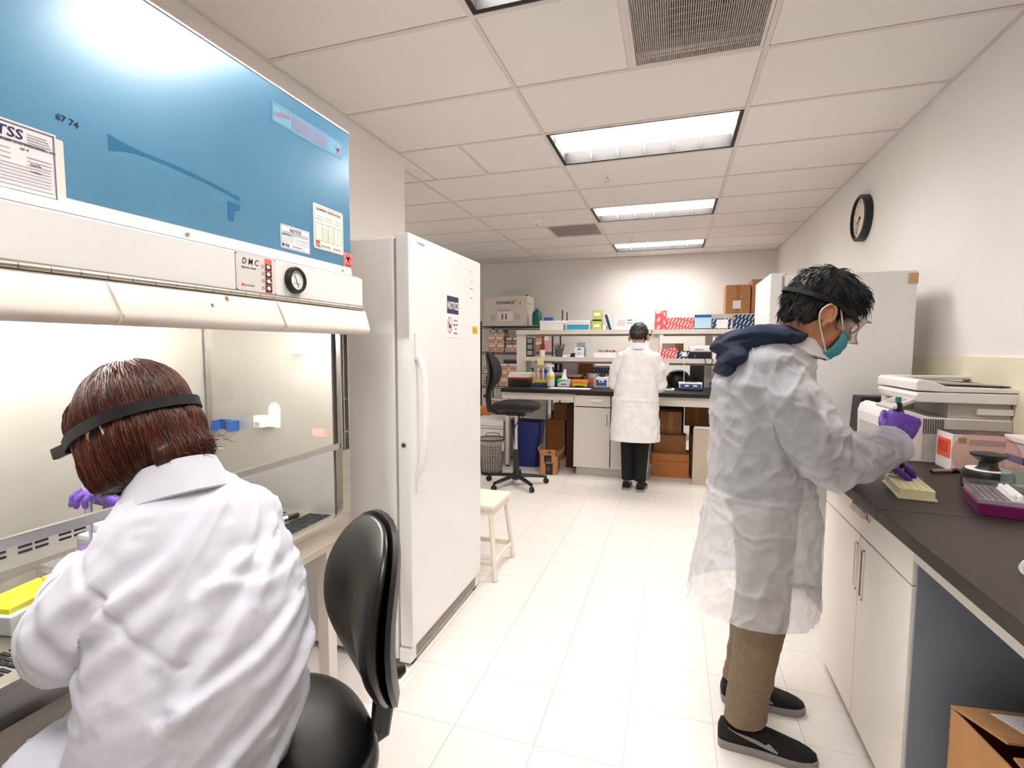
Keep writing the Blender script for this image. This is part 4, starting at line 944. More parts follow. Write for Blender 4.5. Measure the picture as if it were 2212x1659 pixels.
t = thing('folding_screen', 'dark grey rectangular panel standing behind the balance', 'panel', (.295, 6.45, c0)); B().box((-.105, -.01, .0), (.105, .01, .26)).out('panel', M('charcoal_panel', '#4a4640', .6), t, bev=.002); B().tube([(-.06, -.02, .08), (-.02, -.05, .10), (.02, -.06, .06), (.08, -.08, .02), (.10, -.1, .005)], .005, sub=4, n=6).out('cable', BLACK, t, smooth=True)
t = thing('wash_rod', 'thin white vertical rod between balance and shelf', 'rod', (.115, 6.0, c0)); B().cyl((0, -.02, .10), (0, -.02, .345), .0035, n=8).out('rod', PAPER, t); B().lathe([(0, 0), (.009, 0), (.009, .006), (.004, .012), (.004, .10), (0, .10)], c=(0, -.02, 0), n=14).out('foot', PAPER, t)
t = carton('pipette_tip_box', 'blue tip box with yellow bulb at countertop right', 'box', .40, .54, c0, c0+.075, 6.1, .1, BLUEC, lid=M('panel_blue', '#2f5f9d'), lab=[(.05, .2, .3, .7, M('sky_plastic', '#8db7dc', .4))]); B().ell((-.035, -.02, .085), (.02, .02, .016)).out('bulb', YEL, t, smooth=True)
# ------------------------------------------------------------------ things behind on shelf top left
t = thing('waste_bag_bottle', 'green plastic jug standing on the wire rack', 'jug', (-1.98, 7.35, 1.735)); B().lathe([(0, 0), (.07, 0), (.075, .02), (.075, .16), (.06, .2), (.03, .22), (0, .22)], n=16).out('jug', M('deep_green', '#15685a', .4), t, smooth=True); B().lathe([(0, .22), (.025, .22), (.025, .25), (0, .25)], n=12).out('cap', TEALP, t)
for x, h, lb in ((-1.36, .15, 'left dark rod standing behind plain white storage box'), (-1.30, .12, 'right dark rod standing behind plain white storage box')):
    t = thing('ring_stand', lb, 'rod', (x, SY+.285, top), group='dark rods on the top shelf'); B().box((-.008, -.006, 0), (.008, .006, .11+h)).out('rod', M('dark_brown_rod', '#4a433e', .6), t); B().box((-.016, -.010, 0), (.016, .010, .01)).out('foot', BLACK, t)
# ================================================================== WIRE RACK with boxes
RK = M('rack_wire', '#4d4744', .4, metal=.6)
t = thing('wire_rack', 'tall dark wire shelving rack in the back left corner', 'rack', (-2.4, 7.55, 0))
for x in (-2.86, -1.72):
    for y in (7.28, 7.82): B().cyl((x, y, 0), (x, y, 1.80), .013, n=10).out('post', RK, t, **W)
RZ = (.32, .80, 1.33, 1.725)
for z in RZ:
    s = B()
    for y in (7.28, 7.82): s.cyl((-2.86, y, z-.006), (-1.72, y, z-.006), .006, n=6); s.cyl((-2.86, y, z-.034), (-1.72, y, z-.034), .005, n=6)
    for x in (-2.86, -1.72): s.cyl((x, 7.28, z-.006), (x, 7.82, z-.006), .006, n=6)
    s = s.out('shelf_frame', RK, t, **W)
    q = B()
    for i in range(40): x = -2.84+i*.0285; q.cyl((x, 7.28, z-.003), (x, 7.82, z-.003), .0025, n=4)
    for i in range(14): x = -2.85+i*.08; q.cyl((x, 7.279, z-.034), (x+.04, 7.279, z-.006), .003, n=4); q.cyl((x+.04, 7.279, z-.006), (x+.08, 7.279, z-.034), .003, n=4)
    tag(q.out('shelf_wires', RK, s, **W), None, None, kind='stuff')
t = thing('shipping_box', 'large white shipping box with black lettering and yellow arrow on rack', 'box', (-2.48, 7.52, 1.7255))
bw, bd, bh = .70, .36, .455
B().box((-bw/2, -bd/2, 0), (bw/2, bd/2, bh)).out('body', M('white_corrugated', '#e0d9d1', .8, var=.03), t, bev=.004)
text('COVANCE', .062, INK, t, (-.155, -bd/2-.001, .335), world=False, bold=.03, sx=1.0)
b = B(); b.prism([(.10, .385), (.17, .395), (.185, .388), (.16, .345), (.145, .345), (.165, .38)], 'y', -bd/2-.002, -bd/2-.0005); b.out('swoosh', M('gold_print', '#d8b84a', .5), t)
b = B(); b.ell((.235, -bd/2, .335), (.030, .0015, .055)); b.out('arrow_sticker', M('pale_yellow', '#f1ec8e', .6), t); b = B(); b.box((.232, -bd/2-.003, .30), (.238, -bd/2-.0016, .35)); b.prism([(.222, .348), (.248, .348), (.235, .375)], 'y', -bd/2-.003, -bd/2-.0016); b.out('arrow', INK, t)
B().box((-.17, -bd/2-.0015, .06), (.16, -bd/2-.0005, .272)).out('document_pouch', M('pouch_tan', '#cfc4b8', .4), t); B().box((-.165, -bd/2-.0025, .065), (.155, -bd/2-.0015, .267)).out('pouch_window', M('pouch_pink', '#dcd2c8', .35), t); B().box((-.12, -bd/2-.0035, .075), (.12, -bd/2-.0025, .22)).out('waybill', PAPER, t)
text('Shipping Documents', .024, INK, t, (-.13, -bd/2-.003, .236), world=False, bold=.01); strips([(-.06, .10, -.045, .19), (-.04, .10, -.035, .19), (.0, .10, .012, .19), (.016, .10, .024, .19)], INK, t, (0, -bd/2-.0035, 0), world=False)
strips([(-.25, .08, -.17, .18), (.16, .10, .23, .19)], M('pouch_tan', '#cfc4b8'), t, (0, -bd/2-.0005, 0), world=False, name='tape')
B().prism([(-.16, .455), (.10, .455), (.02, .50)], 'x', bw/2-.06, bw/2-.055).out('open_flap', M('dark_flap', '#4a3b33', .8), t)
text('THIS SIDE UP', .035, GREYINK, t, (bw/2+.001, -.14, .33), n=(1, 0, 0), world=False)
CRE = M('pale_kit_carton', '#e3d4c8', .7); TANB = M('tan_kit_carton', '#c9986a', .75)
k = 0
def stack(label, x, y, z, w, d, h, n, mats, grp, dx=0.01):
    words = ('bottom', 'second', 'third', 'fourth', 'fifth', 'sixth')
    for i in range(n):
        o = random.uniform(-dx, dx)
        nm = words[i] if i < n-1 else 'topmost'
        t = thing('kit_carton', '%s carton in %s' % (nm, label), 'box', (x+o, y, z+i*(h+.0006)), 0, grp)
        B().box((-w/2, -d/2, 0), (w/2, d/2, h)).out('body', mats[i % len(mats)], t, bev=.002)
        for q in ((-.44, -.06), (.06, .44)): B().box((w*q[0], -d/2-.002, h*.3), (w*q[1], -d/2-.0005, h*.85)).out('label', PAPER if i % 2 else M('tan_kit_carton', '#c9986a'), t)
stack('the cream stack on the upper rack shelf', -2.63, 7.45, 1.3305, .27, .26, .058, 5, [CRE, TANB], 'cartons in the cream stack')
t = carton('kit_carton', 'small grey green carton topping the cream stack', 'box', -2.75, -2.51, 1.6255, 1.675, 7.36, .2, M('grey_green', '#7f8a80', .6), lab=[(.1, .2, .4, .8, PAPER), (.6, .2, .9, .8, PAPER)])
GRP = M('mauve_carton', '#7d6a70', .7)
stack('the mauve and pink stack beside the cream stack', -2.36, 7.45, 1.3305, .22, .26, .055, 4, [CRE, M('pink_carton', '#d9a9a0', .7), GRP, GRP], 'cartons in the mauve stack')
PKC = M('rose_carton', '#d9868a', .6)
stack('the pink stack seen through the shelf', -2.02, 7.45, 1.3305, .34, .26, .085, 3, [PKC, PKC, CRE], 'cartons in the pink stack', .005)
stack('the blue and grey stack high on the rack', -1.93, 7.45, 1.588, .22, .24, .04, 2, [TEALP, GRP], 'cartons in the blue stack')
stack('the white stack on the middle rack shelf', -2.42, 7.45, .8005, .30, .26, .058, 6, [CRE, TANB], 'cartons in the white stack')
stack('the pale pile behind the chair back on the middle rack shelf', -2.72, 7.45, .8005, .24, .26, .06, 5, [CRE, GRP], 'cartons in the pale pile')
t = carton('kit_carton', 'navy and grey flat carton on top of the white stack', 'box', -2.52, -2.30, 1.153, 1.215, 7.36, .2, NAVYB, lid=M('grey_lid', '#8f9394'))
stack('the low stack on the bottom rack shelf', -2.55, 7.45, .3205, .4, .3, .09, 3, [PAPER, NAVYB, PAPER], 'cartons in the low stack')
# ================================================================== UNDER THE BACK BENCH
t = thing('recycling_bin', 'tall dark blue recycling bin under the back bench', 'bin', (-1.62, 5.66, 0))
def bin_ring(w, d, z, n=28):
    R = []
    for k in range(n):
        a = 2*PI*k/n; c, s = math.cos(a), math.sin(a); e = .45
        R.append((w*math.copysign(abs(c)**e, c), d*math.copysign(abs(s)**e, s), z))
    return R
NB = M('navy_bin', '#15256b', .4)
B().rings([bin_ring(.135, .10, 0), bin_ring(.185, .14, .52), bin_ring(.193, .148, .52), bin_ring(.195, .15, .535), bin_ring(.180, .135, .535), bin_ring(.13, .095, .01)]).out('bin', NB, t, smooth=True)
t = thing('waste_basket', 'black mesh wastebasket with clear liner beside the freezer', 'basket', (-1.90, 5.15, 0))
b = B(); n = 28
for k in range(n):
    a = 2*PI*k/n; b.cyl((.115*math.cos(a), .115*math.sin(a), .015), (.145*math.cos(a), .145*math.sin(a), .385), .0022, n=4)
for i in range(14): z = .03+i*.026; r = .116+.030*z/.385; b.tube([(r*math.cos(2*PI*k/24), r*math.sin(2*PI*k/24), z) for k in range(25)], .0016, n=4)
tag(b.out('mesh', BLACK, t), None, None, kind='stuff')
b = B(); b.tube([(.147*math.cos(2*PI*k/28), .147*math.sin(2*PI*k/28), .39) for k in range(29)], .008, n=8); b.out('rim', BLACK, t, smooth=True); B().lathe([(0, 0), (.118, 0), (.118, .02), (0, .02)], n=28).out('base', BLACK, t)
LIN = M('liner_film', '#c9bfb8', .35, alpha=.35)
B().lathe([(0, .03), (.108, .03), (.138, .385), (.152, .40), (.153, .35), (.152, .34), (.150, .35), (.14, .392), (.136, .385), (.106, .035), (0, .035)], n=28).out('liner', LIN, t, smooth=True); B().ell((.145, -.04, .31), (.016, .02, .05)).out('liner_knot', M('liner_knot', '#d8d2cd', .4), t, smooth=True)
b = B(); b.tube([(-.10, .10, .39), (-.1, .1, .425), (-.03, .135, .43), (.04, .13, .425), (.05, .13, .39)], .004, sub=3, n=6); b.out('wire_handle', BLACK, t, smooth=True)
t = thing('styrofoam_box', 'white lidded styrofoam shipping box behind the mesh wastebasket', 'box', (-2.10, 5.75, 0)); B().box((-.20, -.2, 0), (.20, .2, .46)).out('body', STYRO, t, bev=.006); B().box((-.205, -.205, .462), (.205, .205, .53)).out('lid', STYRO, t, bev=.008); B().box((-.20, -.205, .43), (.20, -.2, .436)).out('seam', GREYINK, t)
carton('cardboard_carton', 'orange brown open carton on floor behind the chair back', 'box', -2.76, -2.33, 0, .62, 5.9, .35, CARDO)
# open carton with dark tape logo
t = thing('open_carton', 'open brown carton with black printed tape and the number 40 upside down', 'box', (-1.30, 5.45, 0), .12)
cw, cd2, chh = .19, .33, .205
b = B(); b.box((-cw/2, -cd2/2, 0), (cw/2, -cd2/2+.004, chh)); b.box((-cw/2, cd2/2-.004, 0), (cw/2, cd2/2, chh)); b.box((-cw/2, -cd2/2, 0), (-cw/2+.004, cd2/2, chh)); b.box((cw/2-.004, -cd2/2, 0), (cw/2, cd2/2, chh)); b.box((-cw/2, -cd2/2, 0), (cw/2, cd2/2, .004)); b.out('body', CARD, t)
B().box((-cw/2+.004, -cd2/2-.002, chh), (cw/2-.02, -cd2/2+.002, chh+.075), rot=rotm(rx=.12)).out('flap', CARD, t)
B().box((cw/2-.002, -cd2/2+.02, chh), (cw/2+.002, cd2/2-.02, chh+.09), rot=rotm(ry=.7), c=(cw/2, 0, chh)).out('flap', CARD, t); B().box((-cw/2-.002, -cd2/2+.02, chh), (-cw/2+.002, cd2/2-.02, chh+.09), rot=rotm(ry=-.35), c=(-cw/2, 0, chh)).out('flap', CARD, t)
B().box((-.035, -cd2/2-.003, .0), (.045, -cd2/2-.001, .125)).out('tape', BLACK, t); B().box((-.05, -cd2/2-.003, .14), (.03, -cd2/2-.0015, .215)).out('black_print', BLACK, t)
text('40', .042, INK, t, (.03, -cd2/2-.014, .268), upv=(0, 0, -1), world=False, bold=.02)
b = B(); b.tube([(-.05, -cd2/2-.004, .132), (0, -cd2/2-.004, .118), (.055, -cd2/2-.004, .132)], .003, sub=5, n=6); b.out('smile_mark', INK, t)
for z in (.20, .10): strips([(-.02, z-.028, -.012, z-.018), (.0, z-.028, .008, z-.018), (-.025, z-.05, .02, z-.045)], CARD, t, (0, -cd2/2-.0025, 0), world=False)
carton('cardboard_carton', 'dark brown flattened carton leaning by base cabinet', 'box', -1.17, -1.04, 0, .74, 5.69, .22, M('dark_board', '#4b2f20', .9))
carton('cardboard_carton', 'tan panel carton standing on floor behind the open brown carton', 'box', -1.49, -1.30, 0, .50, 6.05, .2, CARDO)
t = carton('cardboard_carton', 'tilted brown carton wedged above the open brown carton', 'box', -1.42, -1.20, .502, .70, 6.07, .16, CARDD)
carton('paper_carton', 'pale carton behind the blue bin under bench', 'box', -1.74, -1.52, 0, .74, 6.1, .12, CREAM)
# right bay
t = carton('cardboard_carton', 'closed orange brown carton on floor of the bench right bay', 'box', -.20, .185, 0, .255, 5.60, .3, CARDO); B().box((-.19, -.1515, .175), (.19, -.150, .178)).out('flap_seam', M('seam_brown', '#6d4526'), t)
carton('cardboard_carton', 'dark carton upon the closed orange carton in bench bay', 'box', -.19, .15, .2565, .45, 5.68, .2, CARDD)
t = carton('cardboard_carton', 'tilted taped carton high in the bench right bay', 'box', -.13, .10, .4515, .70, 5.74, .2, CARDD, tape=True)
carton('cardboard_carton', 'shadowed brown carton at the back of bench right bay', 'box', .14, .40, .50, .76, 6.1, .2, CARDD, tape=True)
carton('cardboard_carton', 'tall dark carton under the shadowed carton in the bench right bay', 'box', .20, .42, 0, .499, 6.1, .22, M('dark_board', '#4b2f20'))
t = thing('beige_panel', 'tall beige flat panel leaning at right end of bench bay', 'panel', (.31, 5.40, 0)); B().box((-.10, -.03, 0), (.11, .03, .585)).out('panel', M('beige_board', '#c3b49f', .6), t, bev=.004); B().box((-.09, -.04, .585), (.08, .04, .597)).out('cap', PAPER, t, bev=.002)
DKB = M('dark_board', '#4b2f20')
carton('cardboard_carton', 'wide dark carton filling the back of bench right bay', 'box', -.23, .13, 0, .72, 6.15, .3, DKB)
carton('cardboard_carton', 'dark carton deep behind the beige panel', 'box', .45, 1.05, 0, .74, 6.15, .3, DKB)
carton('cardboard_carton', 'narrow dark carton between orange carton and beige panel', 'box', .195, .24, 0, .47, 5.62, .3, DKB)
t = carton('black_crate', 'black crate behind the blue recycling bin', 'crate', -1.50, -1.18, 0, .58, 6.30, .2, M('crate_black', '#15120f', .6))
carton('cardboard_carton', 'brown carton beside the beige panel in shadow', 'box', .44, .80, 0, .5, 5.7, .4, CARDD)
# ================================================================== WHITE PLASTIC STEP STOOL
WP = M('ivory_plastic', '#efe6d8', .45)
t = thing('step_stool', 'ivory plastic stool half hidden behind the tall freezer', 'stool', (-1.17, 2.92, 0))
B().box((-.17, -.17, .42), (.17, .17, .45)).out('seat', WP, t, bev=.012)
B().box((-.16, -.16, .385), (.16, .16, .42)).out('skirt', WP, t, bev=.006)
for sx in (-1, 1):
    for sy in (-1, 1):
        l = B(); l.loft([((sx*.185, sy*.185, .0), .022, .016), ((sx*.178, sy*.178, .04), .019, .014), ((sx*.14, sy*.14, .40), .022, .016)], n=8); l.out('leg', WP, t, smooth=True)
for a in range(4):
    r = rotm(rz=a*PI/2); p0 = r @ Vector((.172, -.172, .10)); p1 = r @ Vector((.172, .172, .10)); l = B(); l.loft([(p0, .006, .018), (p1, .006, .018)], n=8); l.out('stretcher', WP, t)
# ================================================================== THINGS ON THE RIGHT BENCH
q0 = .9105
PRW = M('printer_white', '#ece7e6', .4, var=.02); PRG = M('printer_grey', '#c6bfb8', .5, var=.03)
t = thing('multifunction_printer', 'large white multifunction printer with scanner lid on right bench', 'printer', (1.08, 2.77, q0))
ya, yb = 2.58, 2.96
b = B(); b.prism([(.905, q0), (1.335, q0), (1.335, 1.105), (1.06, 1.105), (.98, 1.13), (.935, 1.14), (.91, 1.125), (.90, 1.09)], 'y', ya, yb); b.out('body', PRW, t, bev=.006, **W)
B().box((1.105, ya-.003, .915), (1.335, ya, 1.10)).out('side_panel', PRG, t, **W)
for i in range(9):
    x = 1.03+i*.0085; B().box((x, ya-.0035, 1.035), (x+.004, ya-.001, 1.10)).out('vent_slit', M('vent_dark', '#5a514b', .7), t, **W); B().box((x, ya-.003, .925), (x+.004, ya-.001, 1.03)).out('vent_rib', PRG, t, **W)
B().box((.99, ya-.0025, .93), (.992, ya-.001, 1.10)).out('panel_joint', GREYINK, t, **W)
B().box((1.12, ya+.01, 1.105), (1.335, yb, 1.172)).out('rear_tower', PRG, t, bev=.005, **W); B().box((1.0, yb-.05, 1.105), (1.12, yb, 1.172)).out('side_tower', PRG, t, **W)
sc = B(); sc.prism([(1.0, 1.172), (1.34, 1.172), (1.34, 1.215), (1.0, 1.215), (.99, 1.20)], 'y', ya-.02, yb+.03); sc = sc.out('scanner', PRW, t, bev=.005, **W)
b = B(); b.prism([(.99, 1.222), (1.08, 1.218), (1.34, 1.218), (1.34, 1.235), (1.10, 1.240), (1.04, 1.266), (1.0, 1.268), (.99, 1.255)], 'y', ya-.02, yb+.03); b.out('scanner_lid', PRW, t, bev=.005, **W)
B().box((1.09, ya+.02, 1.238), (1.33, yb-.02, 1.244)).out('document_tray', BLACK, t, **W); B().box((1.02, yb-.05, 1.255), (1.34, yb+.02, 1.27)).out('feeder_cover', PRW, t, bev=.004, **W); B().box((1.03, ya+.03, 1.248), (1.30, ya+.07, 1.256), rot=rotm(ry=.05)).out('tray_arm', PRG, t, bev=.002, **W)
B().box((1.215, ya-.006, 1.125), (1.335, ya+.01, 1.15)).out('tray_slot', PRW, t, **W)
cp = B().box((-.05, -.09, 0), (.05, .09, .014)).out('control_panel', PRG, t, bev=.003, loc=Vector((.965, ya+.10, 1.15))-t.location, rot=(0, -.45, 0)); B().box((-.02, -.05, .014), (.03, .05, .016)).out('display', M('lcd_grey', '#9a9a92', .3), cp)
B().box((.8985, ya+.05, .93), (.9025, yb-.04, 1.05)).out('paper_cassette', PRG, t, bev=.003, **W)
t = thing('paper_stack', 'stack of printed paper under the small black printer', 'paper', (1.0, 3.04, q0))
for i in range(5): B().box((-.13+random.uniform(-.008, .008), -.04, .0105*i), (.13, .1, .0105*i+.0095)).out('ream', PAPER, t)
strips([(-.11, .0, -.04, .002), (-.11, .012, -.05, .014), (-.11, .025, -.02, .027)], INKB, t, (0, -.04, .02), world=False)
t = thing('label_printer', 'small black printer with white printed buttons behind the white printer', 'printer', (1.01, 3.03, q0+.053))
b = B(); b.prism([(-.10, 0), (.12, 0), (.12, .19), (-.09, .19)], 'y', -.05, .08); b.out('housing', M('black_brown_plastic', '#120d0b', .45), t, bev=.006)
B().box((-.08, -.054, .13), (.11, -.05, .135)).out('lid_seam', GREYINK, t); text('brother', .016, M('silver_print', '#a9a39c', .5), t, (-.03, -.0505, .105), world=False)
for i in range(2):
    for j in range(3): B().box((-.085+.03*i, -.055, .025+.025*j), (-.064+.03*i, -.05, .040+.025*j)).out('button', M('lilac_print', '#b7aed8', .5), t, bev=.002)
t = carton('printer_carton', 'white carton with orange red label and green mark on bench', 'box', 1.07, 1.30, q0, 1.062, 2.425, .125, M('pink_white_carton', '#efe2df', .6))
B().box((-.117, -.05, .05), (-.1155, .05, .125)).out('orange_label', M('fluor_orange', '#f0603a', .5), t); strips([(-.04+.016*i, .07, -.032+.016*i, .115) for i in range(5)], M('red_code', '#c43a28', .6), t, (-.117, 0, 0), n=(-1, 0, 0), world=False)
B().box((-.115, -.0625, .1505), (.115, .0625, .1525)).out('dark_top', M('dark_lid_print', '#3a3233', .4), t); B().box((-.095, -.064, .115), (-.07, -.0625, .137)).out('green_mark', M('green_mark', '#8d9a3a', .5), t); strips([(-.06, .128-.006*i, .10, .130-.006*i) for i in range(4)], GREYINK, t, (0, -.0625, 0), world=False); B().box((.06, -.064, .075), (.11, -.0625, .105)).out('mint_label', M('mint_label', '#bfd9cf', .5), t)
t = thing('mini_centrifuge', 'black mini centrifuge with clear round lid raised on right bench', 'centrifuge', (1.045, 2.13, q0))
B().lathe([(0, 0), (.066, 0), (.07, .01), (.07, .06), (.064, .072), (0, .072)], n=36).out('base', BLACK, t, smooth=True)
B().lathe([(.035, .0725), (.060, .0725), (.060, .0745), (.035, .0745), (.035, .0725)], n=36).out('cream_ring', CREAM, t, smooth=True)
B().lathe([(0, .07), (.035, .072), (.026, .085), (.024, .10), (.040, .115), (.050, .122), (.050, .128), (.02, .134), (0, .134)], n=30).out('rotor', BLACK, t, smooth=True)
ld = B(); ld.lathe([(0, 0), (.090, 0), (.094, .006), (.094, .018), (.090, .018), (.089, .006), (0, .004)], n=36, axis=(-.35, -.9, .25)); ld.out('lid', Mclear('lid_plastic', '#faeae4', body=.07), t, smooth=True, loc=(.045, .115, .098))
t = thing('black_marker', 'grey and black marker pen lying on the right bench', 'marker', (1.04, 2.385, q0), math.radians(25))
B().cyl((-.068, 0, .008), (.02, 0, .008), .0075, n=14).out('barrel', M('marker_grey', '#8d8583', .4), t, smooth=True); B().loft([((.02, 0, .008), .0082), ((.06, 0, .008), .0082), ((.068, 0, .008), .006)], n=14).out('cap', BLACK, t, smooth=True); B().loft([((-.068, 0, .008), .0072), ((-.075, 0, .008), .004)], n=12).out('end_plug', BLACK, t)
IV = M('ivory_plate_plastic', '#e9e2b8', .35, alpha=.93)
t = thing('microplate_tray', 'long pale yellow microplate tray in front of purple gloved hand', 'tray', (.778, 2.025, q0), math.radians(-8))
b = B(); b.box((-.052, -.115, 0), (.052, .115, .007)); b.out('flange', IV, t, bev=.002); B().box((-.047, -.108, .007), (.047, .108, .034)).out('body', IV, t, bev=.004)
for i in range(4):
    for j in range(9): B().cyl((-.035+.0233*i, -.092+.023*j, .034), (-.035+.0233*i, -.092+.023*j, .0355), .0085, n=10).out('well', M('well_shade', '#d8d0a4', .5), t)
t = thing('tube_rack', 'purple tube rack with clear lid and white strip tubes', 'rack', (.945, 1.885, q0), math.radians(-14))
B().rings([[(-.052, -.098, 0), (.052, -.098, 0), (.052, .098, 0), (-.052, .098, 0)], [(-.058, -.105, .036), (.058, -.105, .036), (.058, .105, .036), (-.058, .105, .036)]]).out('base', PURP, t, bev=.003)
B().box((-.053, -.10, .0362), (.053, .10, .050)).out('insert', M('grey_insert', '#a79aa2', .4), t, bev=.002)
pm = None
for i in range(5):
    for j in range(12):
        if pm is None: pm = B().cyl((0, 0, 0), (0, 0, .003), .006, n=10).out('well', M('insert_hole', '#6d6068', .6), t); pm.location = (-.045+.0155*i, -.088+.016*j, .0495); pmd = pm.data
        else: piece(pmd, 'well', None, t, (-.045+.0155*i, -.088+.016*j, .0495))
B().box((.016, -.095, .050), (.045, .06, .0545)).out('strip_rail', WHITE, t)
sm = None
for j in range(9):
    for i in range(2):
        if sm is None: sm = B().lathe([(0, 0), (.0062, 0), (.0065, .012), (.004, .0165), (0, .017)], n=10).out('strip_tube', M('pcr_white', '#f6f3f2', .3), t, smooth=True); sm.location = (.023+.0145*i, -.086+.0165*j, .0545); smd = sm.data
        else: piece(smd, 'strip_tube', None, t, (.023+.0145*i, -.086+.0165*j, .0545))
b = B(); b.box((-.056, -.103, .05), (-.0545, .103, .068)); b.box((-.056, .1015, .05), (.056, .103, .068)); b.box((-.056, -.103, .05), (.056, -.1015, .068)); b.out('clear_lid', CLEAR, t)
t = thing('cuvette_holder', 'small clear plastic box with dark sample blocks on bench', 'box', (1.065, 2.0, q0))
b = B(); e = .002
for a, c in (((-.035, -.03, 0), (.035, -.03+e, .105)), ((-.035, .03-e, 0), (.035, .03, .105)), ((-.035, -.03, 0), (-.035+e, .03, .105)), ((.035-e, -.03, 0), (.035, .03, .105)), ((-.035, -.03, 0), (.035, .03, .003))): b.box(a, c)
b.out('case', Mclear('greenish_clear', '#eef6f2', body=.08), t); B().box((-.028, -.022, .0035), (.028, .022, .038)).out('sample_block', M('slate_block', '#5d6068', .5), t); B().box((-.012, -.022, .0385), (.028, .018, .052)).out('upper_block', M('slate_light', '#a59fa0', .5), t)
t = thing('sample_box', 'white lidded clear sample box with blue band at bench edge', 'box', (1.262, 2.26, q0))
B().box((-.065, -.08, 0), (.075, .08, .075)).out('lower_tray', M('rosy_clear', '#d9c2c6', .3, alpha=.8), t, bev=.004); B().box((-.066, -.081, .075), (.076, .081, .10)).out('blue_band', M('cobalt', '#2440a0', .4), t, bev=.003); B().box((-.065, -.08, .1), (.075, .08, .15)).out('upper_tray', M('rosy_clear', '#d9c2c6'), t, bev=.004); B().box((-.07, -.085, .15), (.08, .085, .172)).out('lid', M('pinkish_lid', '#efdcdf', .35), t, bev=.005); B().box((-.05, -.09, .135), (-.03, -.084, .16)).out('clip', WHITE, t, bev=.002); B().box((-.06, -.083, .085), (-.035, -.0805, .096), rot=rotm(ry=.3)).out('white_mark', PAPER, t)
t = thing('wipe_box', 'cream white box at the right edge of bench', 'box', (1.19, 2.05, q0)); B().box((-.055, -.06, 0), (.075, .06, .085)).out('carton', CREAM, t, bev=.003); B().box((-.05, -.05, .085), (.07, .05, .088)).out('top_sheet', PAPER, t)
t = thing('parafilm_pad', 'small stack of pale yellow sheets behind purple rack', 'paper', (1.07, 1.90, q0)); [B().box((-.04, -.035, .006*i), (.05, .045, .006*i+.0055)).out('sheet', (PAPER, CREAM)[i % 2], t) for i in range(3)]
t = thing('tape_roll', 'tiny red and white tape roll lying alone on the near countertop', 'tape', (.752, 1.352, q0)); B().lathe([(.009, 0), (.017, 0), (.017, .022), (.009, .022), (.009, 0)], c=(0, 0, .017), axis=(-.6, -.8, 0), n=22).out('ring', WHITE, t, smooth=True); B().lathe([(0, .004), (.0088, .004), (.0088, .019), (0, .019)], c=(0, 0, .017), axis=(-.6, -.8, 0), n=18).out('core', REDC, t)
for i, (x, y, lb) in enumerate(((.862, 2.175, 'nearer white capped microtube beside pale tray'), (.885, 2.205, 'farther white capped microtube beside pale tray'))):
    t = thing('microtube', lb, 'tube', (x, y, q0), .6*i, 'microtubes beside the pale tray'); B().loft([((-.018, 0, .006), .0055), ((.006, 0, .006), .0055), ((.016, 0, .006), .002)], n=10).out('tube', CLEAR, t, smooth=True); B().cyl((-.022, 0, .006), (-.018, 0, .006), .0072, n=12).out('cap', WHITE, t); B().cyl((-.022, .010, .0005), (-.022, .010, .004), .006, n=12).out('lid', WHITE, t)
# ---- carton on the floor bottom right
t = thing('open_carton', 'large open brown carton with white shipping label at lower right corner', 'box', (.93, 1.36, 0), math.radians(8))
w2, d2_, h2 = .20, .19, .475
b = B(); e = .005
for a, c in (((-w2, -d2_, 0), (w2, -d2_+e, h2)), ((-w2, d2_-e, 0), (w2, d2_, h2)), ((-w2, -d2_, 0), (-w2+e, d2_, h2)), ((w2-e, -d2_, 0), (w2, d2_, h2)), ((-w2, -d2_, 0), (w2, d2_, e))): b.box(a, c)
b.out('body', CARD, t)
f1 = B().box((-w2, 0, 0), (w2, .185, .005)).out('flap', CARD, t, loc=(0, -d2_, h2), rot=(math.radians(8), 0, 0)); f2 = B().box((-w2, -.185, 0), (w2, 0, .005)).out('flap', CARD, t, loc=(0, d2_, h2), rot=(math.radians(-14), 0, 0))
B().box((-.13, -.17, .005), (.14, -.03, .0065)).out('shipping_label', PAPER, f2); strips([(-.10, -.15, .02, -.145), (-.10, -.13, .06, -.126), (.04, -.10, .12, -.05), (-.10, -.09, -.02, -.085)], GREYINK, f2, (0, 0, .0065), n=(0, 0, 1), upv=(0, 1, 0), world=False)
B().box((0, -.18, 0), (.16, .18, .005)).out('flap', CARD, t, loc=(-w2, 0, h2-.004), rot=(0, math.radians(75), 0))
strips([(-.15, .10, .02, .12)], TAPE, t, (-w2, 0, 0), n=(-1, 0, 0), world=False, name='tape')
